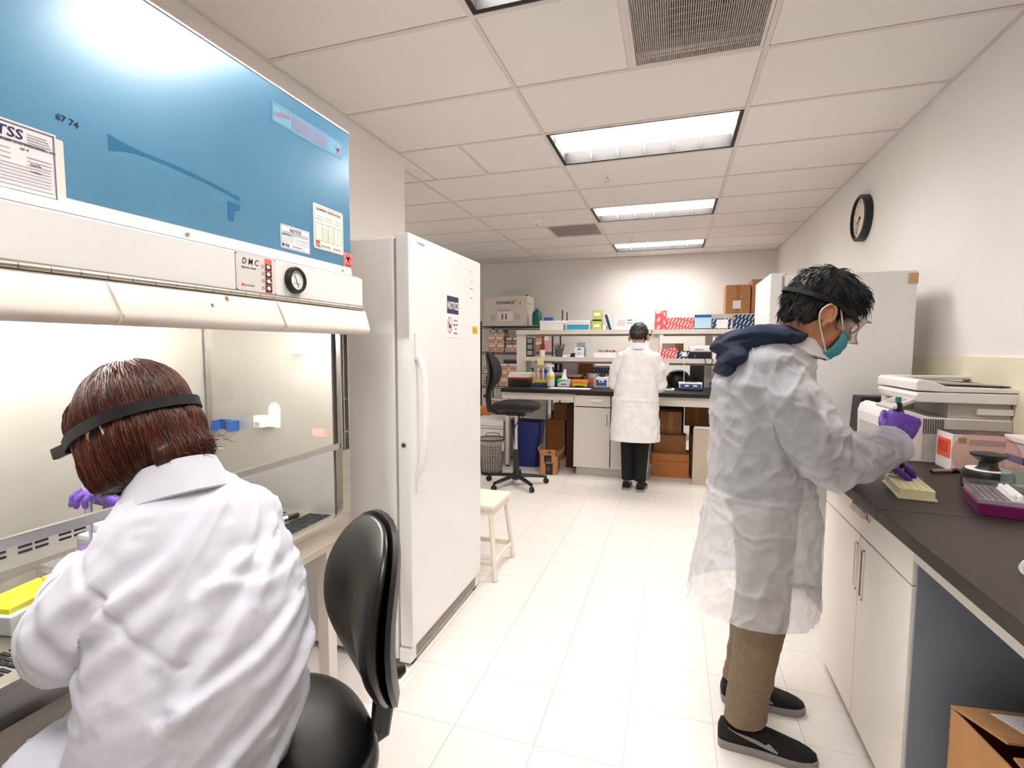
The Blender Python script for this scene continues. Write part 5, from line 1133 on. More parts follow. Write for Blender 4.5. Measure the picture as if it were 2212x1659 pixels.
# ================================================================== THINGS INSIDE THE CABINET
w0 = .7385
t = thing('pipette_tip_box', 'white tip box with bright yellow rack inside the cabinet', 'box', (-1.50, .76, w0), math.radians(12)); B().box((-.065, -.085, 0), (.065, .085, .045)).out('base', WHITE, t, bev=.004); b = B(); b.prism([(-.05, .045), (.05, .045), (.05, .058), (-.05, .058)], 'y', -.075, .075); b.out('yellow_rack', M('bright_yellow', '#f3ea2c', .4), t, bev=.002); B().cyl((.0, .06, .058), (.0, .06, .072), .013, n=14).out('knob', M('bright_yellow', '#f3ea2c'), t, smooth=True); b = B(); b.box((-.062, -.08, .045), (-.0605, .08, .078)); b.box((.0605, -.08, .045), (.062, .08, .078)); b.box((-.062, .0785, .045), (.062, .08, .078)); b.out('clear_cover', CLEAR, t)
t = thing('tube_rack', 'small purple tube rack beside the yellow rack inside cabinet', 'rack', (-1.555, .90, w0)); B().box((-.05, -.05, 0), (.05, .05, .042)).out('base', PURP, t, bev=.004); B().box((-.045, -.045, .042), (.045, .045, .052)).out('insert', M('grey_insert', '#a79aa2'), t); b = B(); b.box((-.05, -.05, .042), (-.0485, .05, .075)); b.box((.0485, -.05, .042), (.05, .05, .075)); b.box((-.05, -.05, .0745), (.05, .05, .076)); b.out('clear_cover', CLEAR, t)
t = thing('reagent_bottle', 'square white reagent bottle standing inside cabinet beside purple glove', 'bottle', (-1.66, 1.04, w0)); B().box((-.045, -.045, 0), (.045, .045, .095)).out('bottle', WHITE, t, bev=.014); B().lathe([(0, .095), (.022, .095), (.022, .12), (0, .12)], n=18).out('cap', WHITE, t, smooth=True)
t = thing('reagent_reservoir', 'shallow teal liquid reservoir inside the cabinet', 'reservoir', (-1.53, 1.10, w0)); b = B(); b.rings([[(-.03, -.05, 0), (.03, -.05, 0), (.03, .05, 0), (-.03, .05, 0)], [(-.042, -.06, .03), (.042, -.06, .03), (.042, .06, .03), (-.042, .06, .03)]]); b.out('trough', M('aqua_plastic', '#9ad5d0', .3), t); B().box((-.038, -.056, .03), (.038, .056, .032)).out('liquid', TEALP, t)
t = thing('black_marker', 'white marker with black cap lying inside cabinet', 'marker', (-1.40, 1.50, w0), math.radians(70)); B().cyl((-.06, 0, .008), (.02, 0, .008), .0078, n=14).out('barrel', PAPER, t, smooth=True); B().loft([((.02, 0, .008), .0085), ((.06, 0, .008), .0085), ((.066, 0, .008), .006)], n=14).out('cap', BLACK, t, smooth=True)
t = thing('notebook', 'black notebook lying at the far end of work tray', 'notebook', (-1.50, 1.52, w0)); B().box((-.09, -.05, 0), (.06, .05, .008)).out('cover', BLACK, t, bev=.002); B().box((-.088, -.048, .002), (.061, .048, .006)).out('pages', PAPER, t)
# ================================================================== TASK CHAIRS
def chair(label, loc, rz, sh, mat, back=(.19, .22), bz=.12, seat=(.24, .23), bh=.44, scale=1.0, lift=CHROME, off=.25):
    """faces local +x"""
    t = thing('task_chair', label, 'chair', loc, rz, 'black task chairs')
    b = B()
    def ring(a, c, z, n=28, e=.75): return [(a*math.copysign(abs(math.cos(2*PI*k/n))**e, math.cos(2*PI*k/n)), c*math.copysign(abs(math.sin(2*PI*k/n))**e, math.sin(2*PI*k/n)), z+(.018*abs(math.sin(2*PI*k/n))**2)) for k in range(n)]
    sx, sy = seat
    b.rings([ring(sx*.80, sy*.80, sh-.075), ring(sx*.95, sy*.95, sh-.065), ring(sx, sy, sh-.035), ring(sx*.97, sy*.97, sh-.01), ring(sx*.8, sy*.8, sh), ring(sx*.3, sy*.3, sh-.008)]); b.out('seat', mat, t, smooth='all', sub=1)
    B().rings([ring(sx*.70, sy*.70, sh-.095), ring(sx*.78, sy*.78, sh-.07)]).out('seat_pan', BLACK, t, smooth=True)
    # backrest: rounded shield, curved round the sitter
    R = []; n = 40; bw = back[0]
    def outl(k):
        a = 2*PI*k/n; c, s = math.cos(a), math.sin(a); e = .78
        y = math.copysign(abs(c)**e, c); z = math.copysign(abs(s)**e, s)
        wid = bw*(1.0 if z > -.2 else 1.0-.42*((-z-.2)/.8)**1.3)
        return y*wid, z*bh/2
    def lay(f, x): 
        r = []
        for k in range(n):
            y, z = outl(k); y *= f; z *= f
            xx = x + .9*y*y + .035*math.cos(z/bh*4.2)*(1 if x > 0 else .6) - .0
            r.append((-off+xx-.03, y, sh+bz+bh/2+z))
        return r
    b = B(); b.rings([lay(.3, .030), lay(.75, .033), lay(.93, .024), lay(1.0, .004), lay(1.0, -.008)]); bk = b.out('backrest', mat, t, smooth='all', sub=1)
    b = B(); b.rings([lay(1.01, -.010), lay(1.015, -.022), lay(.9, -.034), lay(.4, -.04)]); b.out('back_shell', BLACK, t, smooth=True)
    b = B(); b.loft([((-.06, 0, sh-.1), .03, .008), ((-off*.8, 0, sh-.1), .03, .008), ((-off-.035, 0, sh-.08), .03, .008), ((-off-.05, 0, sh+.02), .03, .008), ((-off-.045, 0, sh+bz+.16), .03, .008)], n=8, up=Vector((0, 1, 0))); b.out('back_bracket', BLACK, t)
    B().lathe([(0, 0), (.02, 0), (.02, .03), (.012, .045), (0, .045)], c=(-off-.055, 0, sh+.06), axis=(-1, 0, 0), n=14).out('knob', BLACK, t, smooth=True)
    B().box((-.09, -.07, sh-.13), (.09, .07, sh-.09)).out('mechanism', BLACK, t, bev=.01)
    for s in (1, -1):
        b = B(); b.tube([(.03, s*.06, sh-.11), (.05, s*.12, sh-.13), (.04, s*.17, sh-.18), (.01, s*.19, sh-.22)], .006, sub=3, n=6); b.ell((.005, s*.195, sh-.225), (.022, .014, .01)); b.out('lever', BLACK, t, smooth=True)
    B().cyl((0, 0, .30), (0, 0, sh-.1), .016, n=16).out('gas_lift', lift, t, smooth=True)
    B().lathe([(0, .06), (.034, .06), (.03, .22), (.028, min(.36, sh-.2)), (.02, min(.37, sh-.19)), (0, min(.37, sh-.19))], n=18).out('column', BLACK, t, smooth=True)
    B().lathe([(0, .065), (.05, .065), (.05, .115), (.03, .13), (0, .13)], n=18).out('hub', BLACK, t, smooth=True)
    for k in range(5):
        a = 2*PI*k/5+.35; d = Vector((math.cos(a), math.sin(a), 0))
        l = B(); l.loft([(d*.03+Vector((0, 0, .1)), .03, .02), (d*.2+Vector((0, 0, .085)), .024, .017), (d*.31+Vector((0, 0, .072)), .018, .014)], n=8); l = l.out('base_arm', BLACK, t, smooth=True)
        cp = d*.315; s2 = Vector((-d.y, d.x, 0))
        cs = B(); cs.cyl(cp+Vector((0, 0, .045)), cp+Vector((0, 0, .08)), .01, n=8)
        for s in (-1, 1): cs.lathe([(0, 0), (.027, .001), (.028, .01), (.02, .014), (0, .014)], c=cp+s2*(s*.004)+Vector((0, 0, .0285)), axis=s2*s, n=16)
        cs.out('caster', BLACK, l, smooth=True)
    return t
chair('black fabric task chair on casters standing before the back bench', (-1.50, 4.79, 0), math.radians(8), .845, FABRIC, back=(.20, .22), bh=.40, bz=.10, seat=(.25, .23), off=.24)
chair('glossy black vinyl task chair under the seated person in the left foreground', (-.835, .80, 0), math.radians(231), .535, VINYL, back=(.19, .22), bh=.46, bz=.0, seat=(.25, .25), off=.235)
# ================================================================== PEOPLE
from mathutils.bvhtree import BVHTree
def nz(p, s, o=0.0): return noise.noise(Vector((p.x*s[0]+o, p.y*s[1]+o*1.7, p.z*s[2]-o)))
def ridge(p, s, o=0.0): return 1.0-2.2*abs(nz(p, s, o))
def crease(p, s, o=0.0): return max(0.0, 1.0-abs(nz(p, s, o))*6.0)**2
def cap(b, p0, p1, r0, r1, n=14):
    b.loft([(p0, r0), (p1, r1)], n=n); b.ell(p0, r0, n=n, m=8); b.ell(p1, r1, n=n, m=8)
def chain(b, pts, rs, n=14):
    for i in range(len(pts)-1): cap(b, pts[i], pts[i+1], rs[i], rs[i+1], n)
def sring(c, S, F, hs, hf, e=.85, n=36, U=Vector((0, 0, 1)), tilt=0.0):
    R = []
    for k in range(n):
        a = 2*PI*k/n; x, y = math.cos(a), math.sin(a)
        x = math.copysign(abs(x)**e, x); y = math.copysign(abs(y)**e, y)
        R.append(Vector(c) + S*(hs*x) + F*(hf*y) + U*(tilt*y*hf))
    return R
def hand(b, wrist, d, pn, thumb, curl=(.35, .4, .45, .5), tc=.3, s=1.0, spread=.06, td=(.75, .65, .25)):
    """palm, four fingers and a thumb. d: direction of the fingers, pn: way the palm faces, thumb: side (vector)"""
    d = Vector(d).normalized(); pn = Vector(pn); pn = (pn - d*pn.dot(d)).normalized(); t = Vector(thumb); t = (t - d*t.dot(d) - pn*t.dot(pn)).normalized()
    w = Vector(wrist)
    b.rings([sring(w+d*(z*s), t, pn, hs*s, hf*s, .8, 16) for z, hs, hf in ((-.01, .026, .021), (.02, .034, .019), (.05, .041, .017), (.085, .043, .014), (.096, .038, .010))])
    b.ell(w+d*.03*s+t*.022*s+pn*.012*s, .018*s)
    L = (.070, .079, .074, .058); off = (.031, .011, -.010, -.030)
    for i in range(4):
        p = w+d*((.088-.006*abs(i-1.2))*s)+t*(off[i]*s); c = curl[i]; ang = 0.0; seg = (.45, .30, .25); r = (.0098, .0088, .0080, .0068)
        fd = (d + t*(spread*(1.2-i)*.8)).normalized(); pts = [p-fd*.02*s]; pts.append(p)
        for k in range(3):
            ang += c*(.9 if k == 0 else 1.0); v = fd*math.cos(ang)+pn*math.sin(ang); p = p+v*(L[i]*seg[k]*s); pts.append(p)
        chain(b, pts, [r[0]*s, r[0]*s, r[1]*s, r[2]*s, r[3]*s], 10)
    p = w+d*.022*s+t*.030*s; v = (t*td[0]+d*td[1]+pn*td[2]).normalized(); pts = [p]
    for k, l in enumerate((.035, .030, .026)):
        p = p+v*(l*s); pts.append(p); v = (v*math.cos(tc)+(pn*.6+d*.5-t*.6).normalized()*math.sin(tc)).normalized()
    chain(b, pts, [.0135*s, .0115*s, .0105*s, .0085*s], 10)
def head_matrix(c, f, left):
    f = Vector(f).normalized(); l = Vector(left); l = (l - f*l.dot(f)).normalized(); u = f.cross(l)
    m = Matrix((f, l, u)).transposed().to_4x4(); m.translation = Vector(c); return m
def head_prims(b):
    """x forward, y left, z up; origin between the ears"""
    b.ell((-.012, 0, .035), (.097, .076, .090), n=28, m=18); b.ell((.035, 0, -.035), (.062, .061, .085), n=24, m=16); b.ell((.035, 0, -.083), (.052, .050, .036)); b.ell((.068, 0, -.098), (.022, .026, .019))
    b.ell((.072, 0, .020), (.022, .052, .014)); b.loft([((.088, 0, .012), .008), ((.101, 0, -.012), .010), ((.112, 0, -.034), .013)], n=12); b.ell((.106, 0, -.036), (.016, .018, .012)); b.ell((.090, 0, -.062), (.012, .024, .013))
    for s in (-1, 1):
        b.ell((.058, s*.042, -.022), (.03, .022, .022))
        R = rotm(rx=0, ry=math.radians(-12), rz=s*math.radians(18))
        b.ell((-.012, s*.082, -.012), (.018, .007, .031), rot=R)
        e = Vector((-.014, s*.087, -.008)); b.tube([e+R @ Vector((.020*math.cos(a), s*.006, .031*math.sin(a))) for a in [math.radians(v) for v in range(-60, 235, 18)]], .0056, n=8); b.ell(e+Vector((.006, 0, -.034)), (.008, .005, .010))
def eyes(hm, par):
    for s in (-1, 1):
        b = B(); b.ell((.082, s*.031, .000), (.012, .014, .0075)); b.xf(hm); e = b.out('eye', M('eye_white', '#e9e4df', .25), par, smooth=True, world=True); b = B(); b.ell((.0915, s*.031, -.001), (.004, .006, .006)); b.xf(hm); b.out('iris', M('iris_dark', '#1d120d', .2), e, smooth=True, world=True)
def local(hm, p): return hm @ Vector(p)
def strand(b, pts, w, mi=0):
    pts = [Vector(p) for p in pts]; n = len(pts); R = []
    for i, p in enumerate(pts):
        d = pts[min(i+1, n-1)]-pts[max(i-1, 0)]
        a, u, _ = frame(d); r = w*(1.0-.85*(i/(n-1))**1.5)
        R.append([b.bm.verts.new(p + a*r*math.cos(2*PI*k/3) + u*r*math.sin(2*PI*k/3)) for k in range(3)])
    for i in range(n-1):
        for k in range(3):
            f = b.bm.faces.new((R[i][k], R[i][(k+1) % 3], R[i+1][(k+1) % 3], R[i+1][k])); f.material_index = mi; f.smooth = True
def tree(me):
    return BVHTree.FromPolygons([v.co.copy() for v in me.vertices], [list(p.vertices) for p in me.polygons])
def shoe(par, label, heel, toe, w=.05, h=.095, swoosh=0):
    """low black trainer: sole, upper, laces and side mark, from heel to toe on the floor"""
    heel = Vector(heel); toe = Vector(toe); d = toe-heel; L = d.length; d.normalize(); s = Vector((-d.y, d.x, 0)); Z = Vector((0, 0, 1))
    prof = [(0, .55), (.03, .78), (.12, .84), (.35, .80), (.55, .86), (.72, 1.0), (.86, .95), (.95, .70), (1.0, .35)]
    def outline(f, z): 
        a = [heel+d*(u*L)+s*(w*q*f)+Z*z for u, q in prof]; c = [heel+d*(u*L)-s*(w*q*f)+Z*z for u, q in reversed(prof)]; return a+c
    sole = M('sole_grey', '#8d8886', .6); blk = M('black_suede', '#0e0c0c', .85, var=.2, scale=80)
    so = B(); so.rings([outline(1.03, 0), outline(1.06, .006), outline(1.06, .024), outline(1.0, .028)]); so.out('shoe_sole', sole, par, smooth=True, world=True)
    up = B(); hs = [(0, .055, .50), (.03, .082, .72), (.12, .088, .80), (.25, .090, .76), (.40, .088, .74), (.55, .078, .82), (.70, .062, .92), (.84, .050, .88), (.94, .040, .66), (.99, .032, .35)]
    R = []
    for u, hh, q in hs:
        c = heel+d*(u*L); ring = []
        for k in range(14):
            a = PI*k/13; ring.append(c + s*(w*q*math.copysign(abs(math.cos(a))**.7, math.cos(a))) + Z*(.024+(hh-.024)*abs(math.sin(a))**.75))
        R.append(ring)
    up.rings(R); u_ = up.out('shoe', blk, par, smooth='all', world=True)
    b = B()
    for i in range(5):
        u = .38+.055*i; c = heel+d*(u*L); zz = .092-.03*(u-.38)*3; b.tube([c+s*.022+Z*(zz-.006), c+Z*(zz+.001), c-s*.022+Z*(zz-.006)], .0028, sub=3, n=6)
    c = heel+d*(.38*L)+Z*.094
    for q in (-1, 1): b.tube([c, c+s*(.02*q)+Z*.018+d*.01, c+s*(.035*q)+Z*.004+d*.02, c+d*.01], .0025, sub=4, n=6)
    b.out('laces', blk, u_, smooth=True, world=True)
    if swoosh:
        # curved side mark
        b = B(); top, bot = [], []
        for i in range(13):
            v = i/12; u = .10+.50*v
            lo = .034+.006*math.sin(v*3) + .040*(1-v)**2; th = .002+.016*math.sin(PI*min(1, v*1.0))**1.2*(v**.6)
            if v > .82: th = .016*(1-v)/.18+.006; 
            j = max(i_ for i_ in range(len(hs)-1) if hs[i_][0] <= u); w_ = (u-hs[j][0])/(hs[j+1][0]-hs[j][0]); q = hs[j][2]*(1-w_)+hs[j+1][2]*w_; hh = hs[j][1]*(1-w_)+hs[j+1][1]*w_
            for lst, z in ((bot, lo), (top, lo+th)):
                sn = min(.98, (max(z-.024, 0)/(hh-.024))**(1/.75)); side = w*q*(1-sn*sn)**.35
                lst.append(heel+d*(u*L)+s*(swoosh*(side+.0028))+Z*z)
        vs = top+bot; n = 13
        b.faces(vs, [(i, i+1, n+i+1, n+i) for i in range(n-1)]); o = b.out('side_mark', M('mark_grey', '#8b8788', .5), u_, world=True)
        md = o.modifiers.new('thick', 'SOLIDIFY'); md.thickness = .0015
    return u_
def openhem(me, hem, tol=.02):
    bm = bmesh.new(); bm.from_mesh(me)
    bmesh.ops.bisect_plane(bm, geom=bm.verts[:]+bm.edges[:]+bm.faces[:], plane_co=(0, 0, hem+tol), plane_no=(0, 0, 1), clear_inner=True); bm.to_mesh(me); bm.free()
    for p in me.polygons: p.use_smooth = True
def collar(par, c, S, F, hs, hf, h, drop, mat, gap=.5, tilt=0.0, flare=1.25, name='collar', th=.003):
    """folded collar band round the neck, open at the front by gap radians"""
    Zv = Vector((0, 0, 1)); R = []
    n = 36
    for k in range(n+1):
        a = gap/2+(2*PI-gap)*k/n       # a=0 is front
        q = F*(hf*math.cos(a))+S*(hs*math.sin(a)); o = Vector(c)+Zv*(tilt*math.cos(a)*hf)
        fr = .5+.5*math.cos(a)
        R.append([o+q*1.0, o+q*.96+Zv*h, o+q*1.02+Zv*(h+.004), o+q*flare*1.02-Zv*(drop*(1+.5*fr)-.004), o+q*flare-Zv*(drop*(1+.5*fr)), o+q*1.03+Zv*(h-th*1.5)])
    b = B(); b.rings(R); return b.out(name, mat, par, smooth=True, world=True)
GOWN = M('nonwoven_gown', '#e2e2e8', .75, var=.12, scale=24, bump=.12, bscale=120, alpha=.52)
COATW = M('white_lab_coat', '#d9dae6', .8, var=.04, scale=14, bump=.05, bscale=300)
HAIRB = M('black_hair', '#0a0808', .5, var=.4, scale=60); HAIRB2 = M('black_hair_sheen', '#181313', .42)
# ------------------------------------------------------------------ standing person at the right bench
man = thing('person', 'standing person in translucent white gown with navy hood pipetting at right bench', 'person', (.33, 1.93, 0))
F, S_ = Vector((1, 0, 0)), Vector((0, -1, 0))
HC = (.452, 1.86, 1.512); HS = .97
hm = head_matrix(HC, (.87, .16, -.46), (0, 1, 0)) @ Matrix.Scale(HS, 4)
b = B(); head_prims(b); b.xf(hm)
nk = [local(hm, (-.03, 0, -.03)), Vector((.385, 1.88, 1.42)), Vector((.34, 1.90, 1.34))]
chain(b, nk, [.062, .066, .075]); b.ell((.30, 1.915, 1.22), (.09, .125, .15))
# arms inside the sleeves, wrists reach the gloves
RW, LW = Vector((.712, 1.972, 1.082)), Vector((.70, 2.10, 1.0))
chain(b, [(.31, 1.79, 1.33), (.445, 1.77, 1.065), RW], [.055, .045, .030]); chain(b, [(.33, 2.06, 1.33), (.47, 2.16, 1.03), LW], [.055, .045, .030])
body = mobj('body', blob(b, .0042, 3), SKIN, man)
b = B(); b.rings([sring((.30, 1.915, z), S_, F, hs, hf) for z, hs, hf in ((.88, .135, .115), (1.0, .14, .118), (1.15, .155, .125), (1.28, .165, .12), (1.36, .14, .10), (1.42, .075, .07))]); chain(b, [(.31, 1.79, 1.32), (.445, 1.775, 1.065), (.66, 1.93, 1.072)], [.066, .056, .042]); chain(b, [(.33, 2.05, 1.32), (.47, 2.15, 1.03), (.64, 2.12, .99)], [.066, .056, .042])
SWT = M('dark_sweatshirt', '#232833', .9, var=.15, scale=30); mobj('sweatshirt', blob(b, .008, 4), SWT, man)
# trousers
KH = M('khaki_twill', '#7d6b55', .85, var=.10, scale=60, bump=.06, bscale=500)
def tro(p, n):
    f = ridge(p, (5, 5, 11), 3.1)*.004 + crease(p, (7, 7, 15), 7)*.004
    if p.z < .75: f += .0035*math.exp(-((p.z-.11)/.02)**2)*math.sin(p.x*60)
    return p + n*f
b = B(); b.ell((.31, 1.94, .90), (.13, .16, .13)); chain(b, [(.31, 1.865, .86), (.315, 1.848, .50), (.265, 1.842, .075)], [.10, .078, .064], 20); chain(b, [(.32, 2.02, .86), (.335, 2.05, .50), (.285, 2.085, .075)], [.10, .078, .064], 20)
me = blob(b, .007, 5, tro); 
bm = bmesh.new(); bm.from_mesh(me); bmesh.ops.bisect_plane(bm, geom=bm.verts[:]+bm.edges[:]+bm.faces[:], plane_co=(0, 0, .10), plane_no=(0, 0, 1), clear_inner=True); bm.to_mesh(me); bm.free()
mobj('trousers', me, KH, man)
shoe(man, '', (.185, 1.845, 0), (.495, 1.825, 0), swoosh=-1); shoe(man, '', (.215, 2.085, 0), (.515, 2.095, 0), swoosh=-1)
# gown
def gown(p, n):
    f = 0.0
    hemf = max(0, min(1, (1.05-p.z)/.5))
    f += .007*ridge(p, (9, 9, 2.2), 1.3)*(1-.4*hemf) + .010*hemf*ridge(p, (7, 7, .8), 5.0)
    f += .004*ridge(p, (10, 14, 12), 9.0) + .006*crease(p, (7, 9, 6), 4.0) + .004*crease(p, (15, 15, 12), 8.0)
    f += .004*math.exp(-((p.z-.90)/.006)**2) - .005*math.exp(-((p.z-.915)/.012)**2)*1.0
    # cuff and elbow gathers
    e = (p-Vector((.47, 1.77, 1.06))).length
    f += .012*math.exp(-(e/.10)**2)*math.sin((p.x*.6+p.z*1.0)*75)
    c = (p-Vector((.66, 1.93, 1.07))).length
    f += .007*math.exp(-(c/.07)**2)*math.sin((p.x+p.y*.4)*110)
    sh = (p-Vector((.36, 1.76, 1.27))).length
    f += .007*math.exp(-(sh/.13)**2)*ridge(p, (16, 10, 9), 2.0) + .008*math.exp(-(sh/.20)**2)*crease(p, (9, 7, 8), 12.0)
    f += .010*math.exp(-(e/.16)**2)*crease(p, (11, 9, 10), 15.0)
    return p + n*f
b = B()
b.rings([sring((cx, cy, z), S_, F, hs, hf, .9) for z, cx, cy, hs, hf in ((.485, .285, 1.925, .215, .205), (.60, .29, 1.925, .205, .195), (.75, .30, 1.925, .195, .182), (.90, .30, 1.925, .185, .168), (1.05, .295, 1.92, .188, .158), (1.18, .29, 1.915, .198, .152), (1.28, .29, 1.915, .205, .148), (1.345, .305, 1.91, .185, .128), (1.385, .33, 1.90, .14, .10), (1.415, .355, 1.895, .09, .082), (1.44, .37, 1.89, .074, .074))])
b.loft([((.30, 1.80, 1.345), .075, .07), ((.345, 1.765, 1.24), .090, .085), ((.405, 1.755, 1.14), .088, .088), ((.445, 1.765, 1.065), .082, .085), ((.49, 1.785, 1.045), .078, .078), ((.57, 1.85, 1.052), .074, .070), ((.64, 1.91, 1.068), .066, .060), ((.705, 1.96, 1.085), .055, .052)], n=22)
b.ell((.30, 1.80, 1.335), .085); b.ell((.45, 1.77, 1.06), (.083, .08, .072))
b.loft([((.34, 2.03, 1.335), .075, .07), ((.40, 2.09, 1.20), .085, .08), ((.47, 2.15, 1.06), .078, .08), ((.50, 2.155, 1.02), .075, .075), ((.59, 2.13, .995), .068, .062), ((.675, 2.105, .985), .054, .05)], n=20); b.ell((.47, 2.15, 1.04), .075)
me = blob(b, .0065, 4, gown); openhem(me, .478)
mobj('gown', me, GOWN, man)
collar(man, (.378, 1.888, 1.425), S_, F, .078, .082, .020, .030, M('gown_collar', '#eeecef', .75), gap=.9, tilt=-.25, flare=1.30)
# seam lines of the sleeve, taped welds
b = B(); b.tube([(.24, 1.765, 1.40), (.255, 1.722, 1.32), (.285, 1.705, 1.22), (.33, 1.735, 1.10)], .0022, sub=5, n=6); b.out('gown_seam', GOWN, man, smooth=True, world=True)
# navy hood lying on the back
NAVY = M('navy_knit', '#1b2740', .9, var=.2, scale=40, bump=.1, bscale=400)
def hoodf(p, n): return p + n*(.010*ridge(p, (8, 4, 15), 2.0) + .007*crease(p, (9, 5, 18), 6.0) - .006*crease(p, (8, 5, 16), 11.0))
b = B()
b.loft([((.385, 1.795, 1.432), .018, .014), ((.34, 1.785, 1.445), .034, .024), ((.275, 1.79, 1.438), .048, .034), ((.215, 1.83, 1.415), .058, .042), ((.19, 1.90, 1.405), .060, .045), ((.215, 1.97, 1.415), .058, .042), ((.275, 1.995, 1.438), .048, .034), ((.34, 1.99, 1.445), .034, .024), ((.385, 1.97, 1.432), .018, .014)], n=18)
b.ell((.195, 1.885, 1.375), (.055, .135, .040), rot=rotm(ry=-.5)); b.ell((.172, 1.88, 1.335), (.030, .115, .038), rot=rotm(ry=-.25)); b.ell((.25, 1.885, 1.42), (.075, .11, .030), rot=rotm(ry=-.35))
mobj('hood', blob(b, .006, 4, hoodf), NAVY, man)
b = B(); b.loft([((.40, 1.805, 1.435), .014, .010), ((.345, 1.81, 1.462), .018, .012), ((.295, 1.84, 1.468), .018, .012), ((.275, 1.89, 1.468), .018, .012), ((.295, 1.94, 1.468), .018, .012), ((.345, 1.965, 1.462), .018, .012), ((.40, 1.96, 1.435), .014, .010)], n=12); b.out('inner_collar', M('black_knit', '#0d0f16', .9), man, smooth=True, world=True)
# hair
b = B(); b.ell((-.022, 0, .050), (.106, .085, .094), n=28, m=18); b.ell((.040, 0, .075), (.062, .072, .055)); b.ell((.066, 0, .062), (.038, .066, .034)); b.ell((-.085, 0, .02), (.045, .070, .065)); b.ell((-.085, 0, -.030), (.030, .060, .045)); b.ell((.018, 0, .045), (.07, .084, .05))
b.ell((-.055, -.052, -.020), (.035, .026, .04)); b.ell((-.055, .052, -.020), (.035, .026, .04)); b.ell((.040, -.062, .02), (.02, .018, .035)); b.ell((.040, .062, .02), (.02, .018, .035))
b.xf(hm); hme = blob(b, .005, 3, lambda p, n: p+n*(.004*ridge(p, (40, 40, 26), 3)))
hr = mobj('hair', hme, HAIRB, man); bv = tree(hme); bv_off = worldpos(man)
random.seed(11); sb = B(); inv = hm.inverted()
for i in range(3000):
    th = math.asin(random.uniform(-.72, 1)); ph = random.uniform(0, 2*PI); dv = Vector((math.cos(th)*math.cos(ph), math.cos(th)*math.sin(ph), math.sin(th)))
    if th < .15 and dv.x > .35 or th < -.25 and dv.x > -.45: continue
    c0_ = Vector((-.015, 0, .035)); o = local(hm, c0_+dv*.25) - bv_off; dd = (local(hm, c0_)-bv_off-o).normalized()
    hit = bv.ray_cast(o, dd)
    if hit[0] is None: continue
    p = hit[0]+bv_off; nn = hit[1]
    flow = (hm.to_3x3() @ Vector((.75 if dv.x > -.2 else -.35, dv.y*.8, -.55 if dv.x < .3 else -.35))).normalized(); flow = (flow - nn*flow.dot(nn)).normalized()
    Ln = random.uniform(.022, .042); lift = random.uniform(.12, .40)
    strand(sb, [p-nn*.003, p+flow*Ln*.35+nn*Ln*lift*.35, p+flow*Ln*.7+nn*Ln*lift*.42-Vector((0, 0, .002)), p+flow*Ln+nn*Ln*lift*.30-Vector((0, 0, .006))], random.uniform(.0009, .0018), random.choice((0, 0, 1)))
tag(sb.out('hair_strands', [HAIRB, HAIRB2], hr, world=True), None, None, kind='stuff')
# strap of the goggles
def headband(par, hm, pts, w, th, mat, name='strap'):
    P = [local(hm, p) for p in pts]; P = spline(P, 6); u = (hm.to_3x3() @ Vector((0, 0, 1))).normalized()
    R = []
    for i, p in enumerate(P):
        d = (P[min(i+1, len(P)-1)]-P[max(i-1, 0)]).normalized(); o = d.cross(u).normalized()
        R.append([p+u*w/2-o*th, p+u*w/2+o*th, p-u*w/2+o*th, p-u*w/2-o*th])
    b = B(); b.rings(R); return b.out(name, mat, par, world=True)
STRAP = M('black_elastic', '#0c0b0b', .8)
headband(man, hm, [(.085, -.074, .012), (.04, -.090, .022), (-.02, -.099, .030), (-.085, -.088, .026), (-.136, -.038, .020), (-.144, 0, .020), (-.136, .038, .020), (-.085, .088, .026), (-.02, .099, .030), (.04, .090, .022), (.085, .074, .012)], .014, .0016, STRAP)
# goggles: clear shell with dark spectacles inside
def goggles(par, hm):
    gm = Mclear('goggle_plastic', '#f0e6df', body=.16)
    R = []
    for x, sy, sz in ((.070, .074, .036), (.098, .080, .042), (.128, .078, .042), (.137, .074, .039)):
        ring = []
        for k in range(28):
            a = 2*PI*k/28; cc, s = math.cos(a), math.sin(a); y = sy*math.copysign(abs(cc)**.55, cc); z = sz*math.copysign(abs(s)**.6, s)
            ring.append(local(hm, (x-.9*max(0, abs(y)-.03)**1.25*2.2, y, z-.002)))
        R.append(ring)
    b = B(); b.rings(R, cap=False); b.bm.faces.new(b.bm.verts[-28:] if False else [v for v in list(b.bm.verts)[-28:]]); g = b.out('goggles', gm, par, smooth=True, world=True)
    b = B(); b.tube([R[3][k] for k in range(28)]+[R[3][0]], .002, n=6); b.out('goggle_rim', M('rim_rosy', '#b79a90', .3), g, smooth=True, world=True); b = B(); b.tube([R[0][k] for k in range(28)]+[R[0][0]], .003, n=6); b.out('goggle_seal', M('seal_grey', '#7d746c', .5), g, smooth=True, world=True)
    return g
goggles(man, hm)
b = B()
for s in (-1, 1): b.tube([local(hm, (.100+.002*math.cos(a), s*.033+.027*math.cos(a), -.002+.018*math.sin(a))) for a in [2*PI*k/16 for k in range(17)]], .0022, n=6); b.tube([local(hm, (.098, s*.060, .006)), local(hm, (.04, s*.080, .008)), local(hm, (-.01, s*.084, .004))], .0022, n=6)
b.out('spectacles', BLACK, man, smooth=True, world=True)
MASK = M('teal_mask', '#4ba0ab', .8, var=.06, scale=80, bump=.1, bscale=300); LOOP = M('white_loop', '#efe9e2', .7)
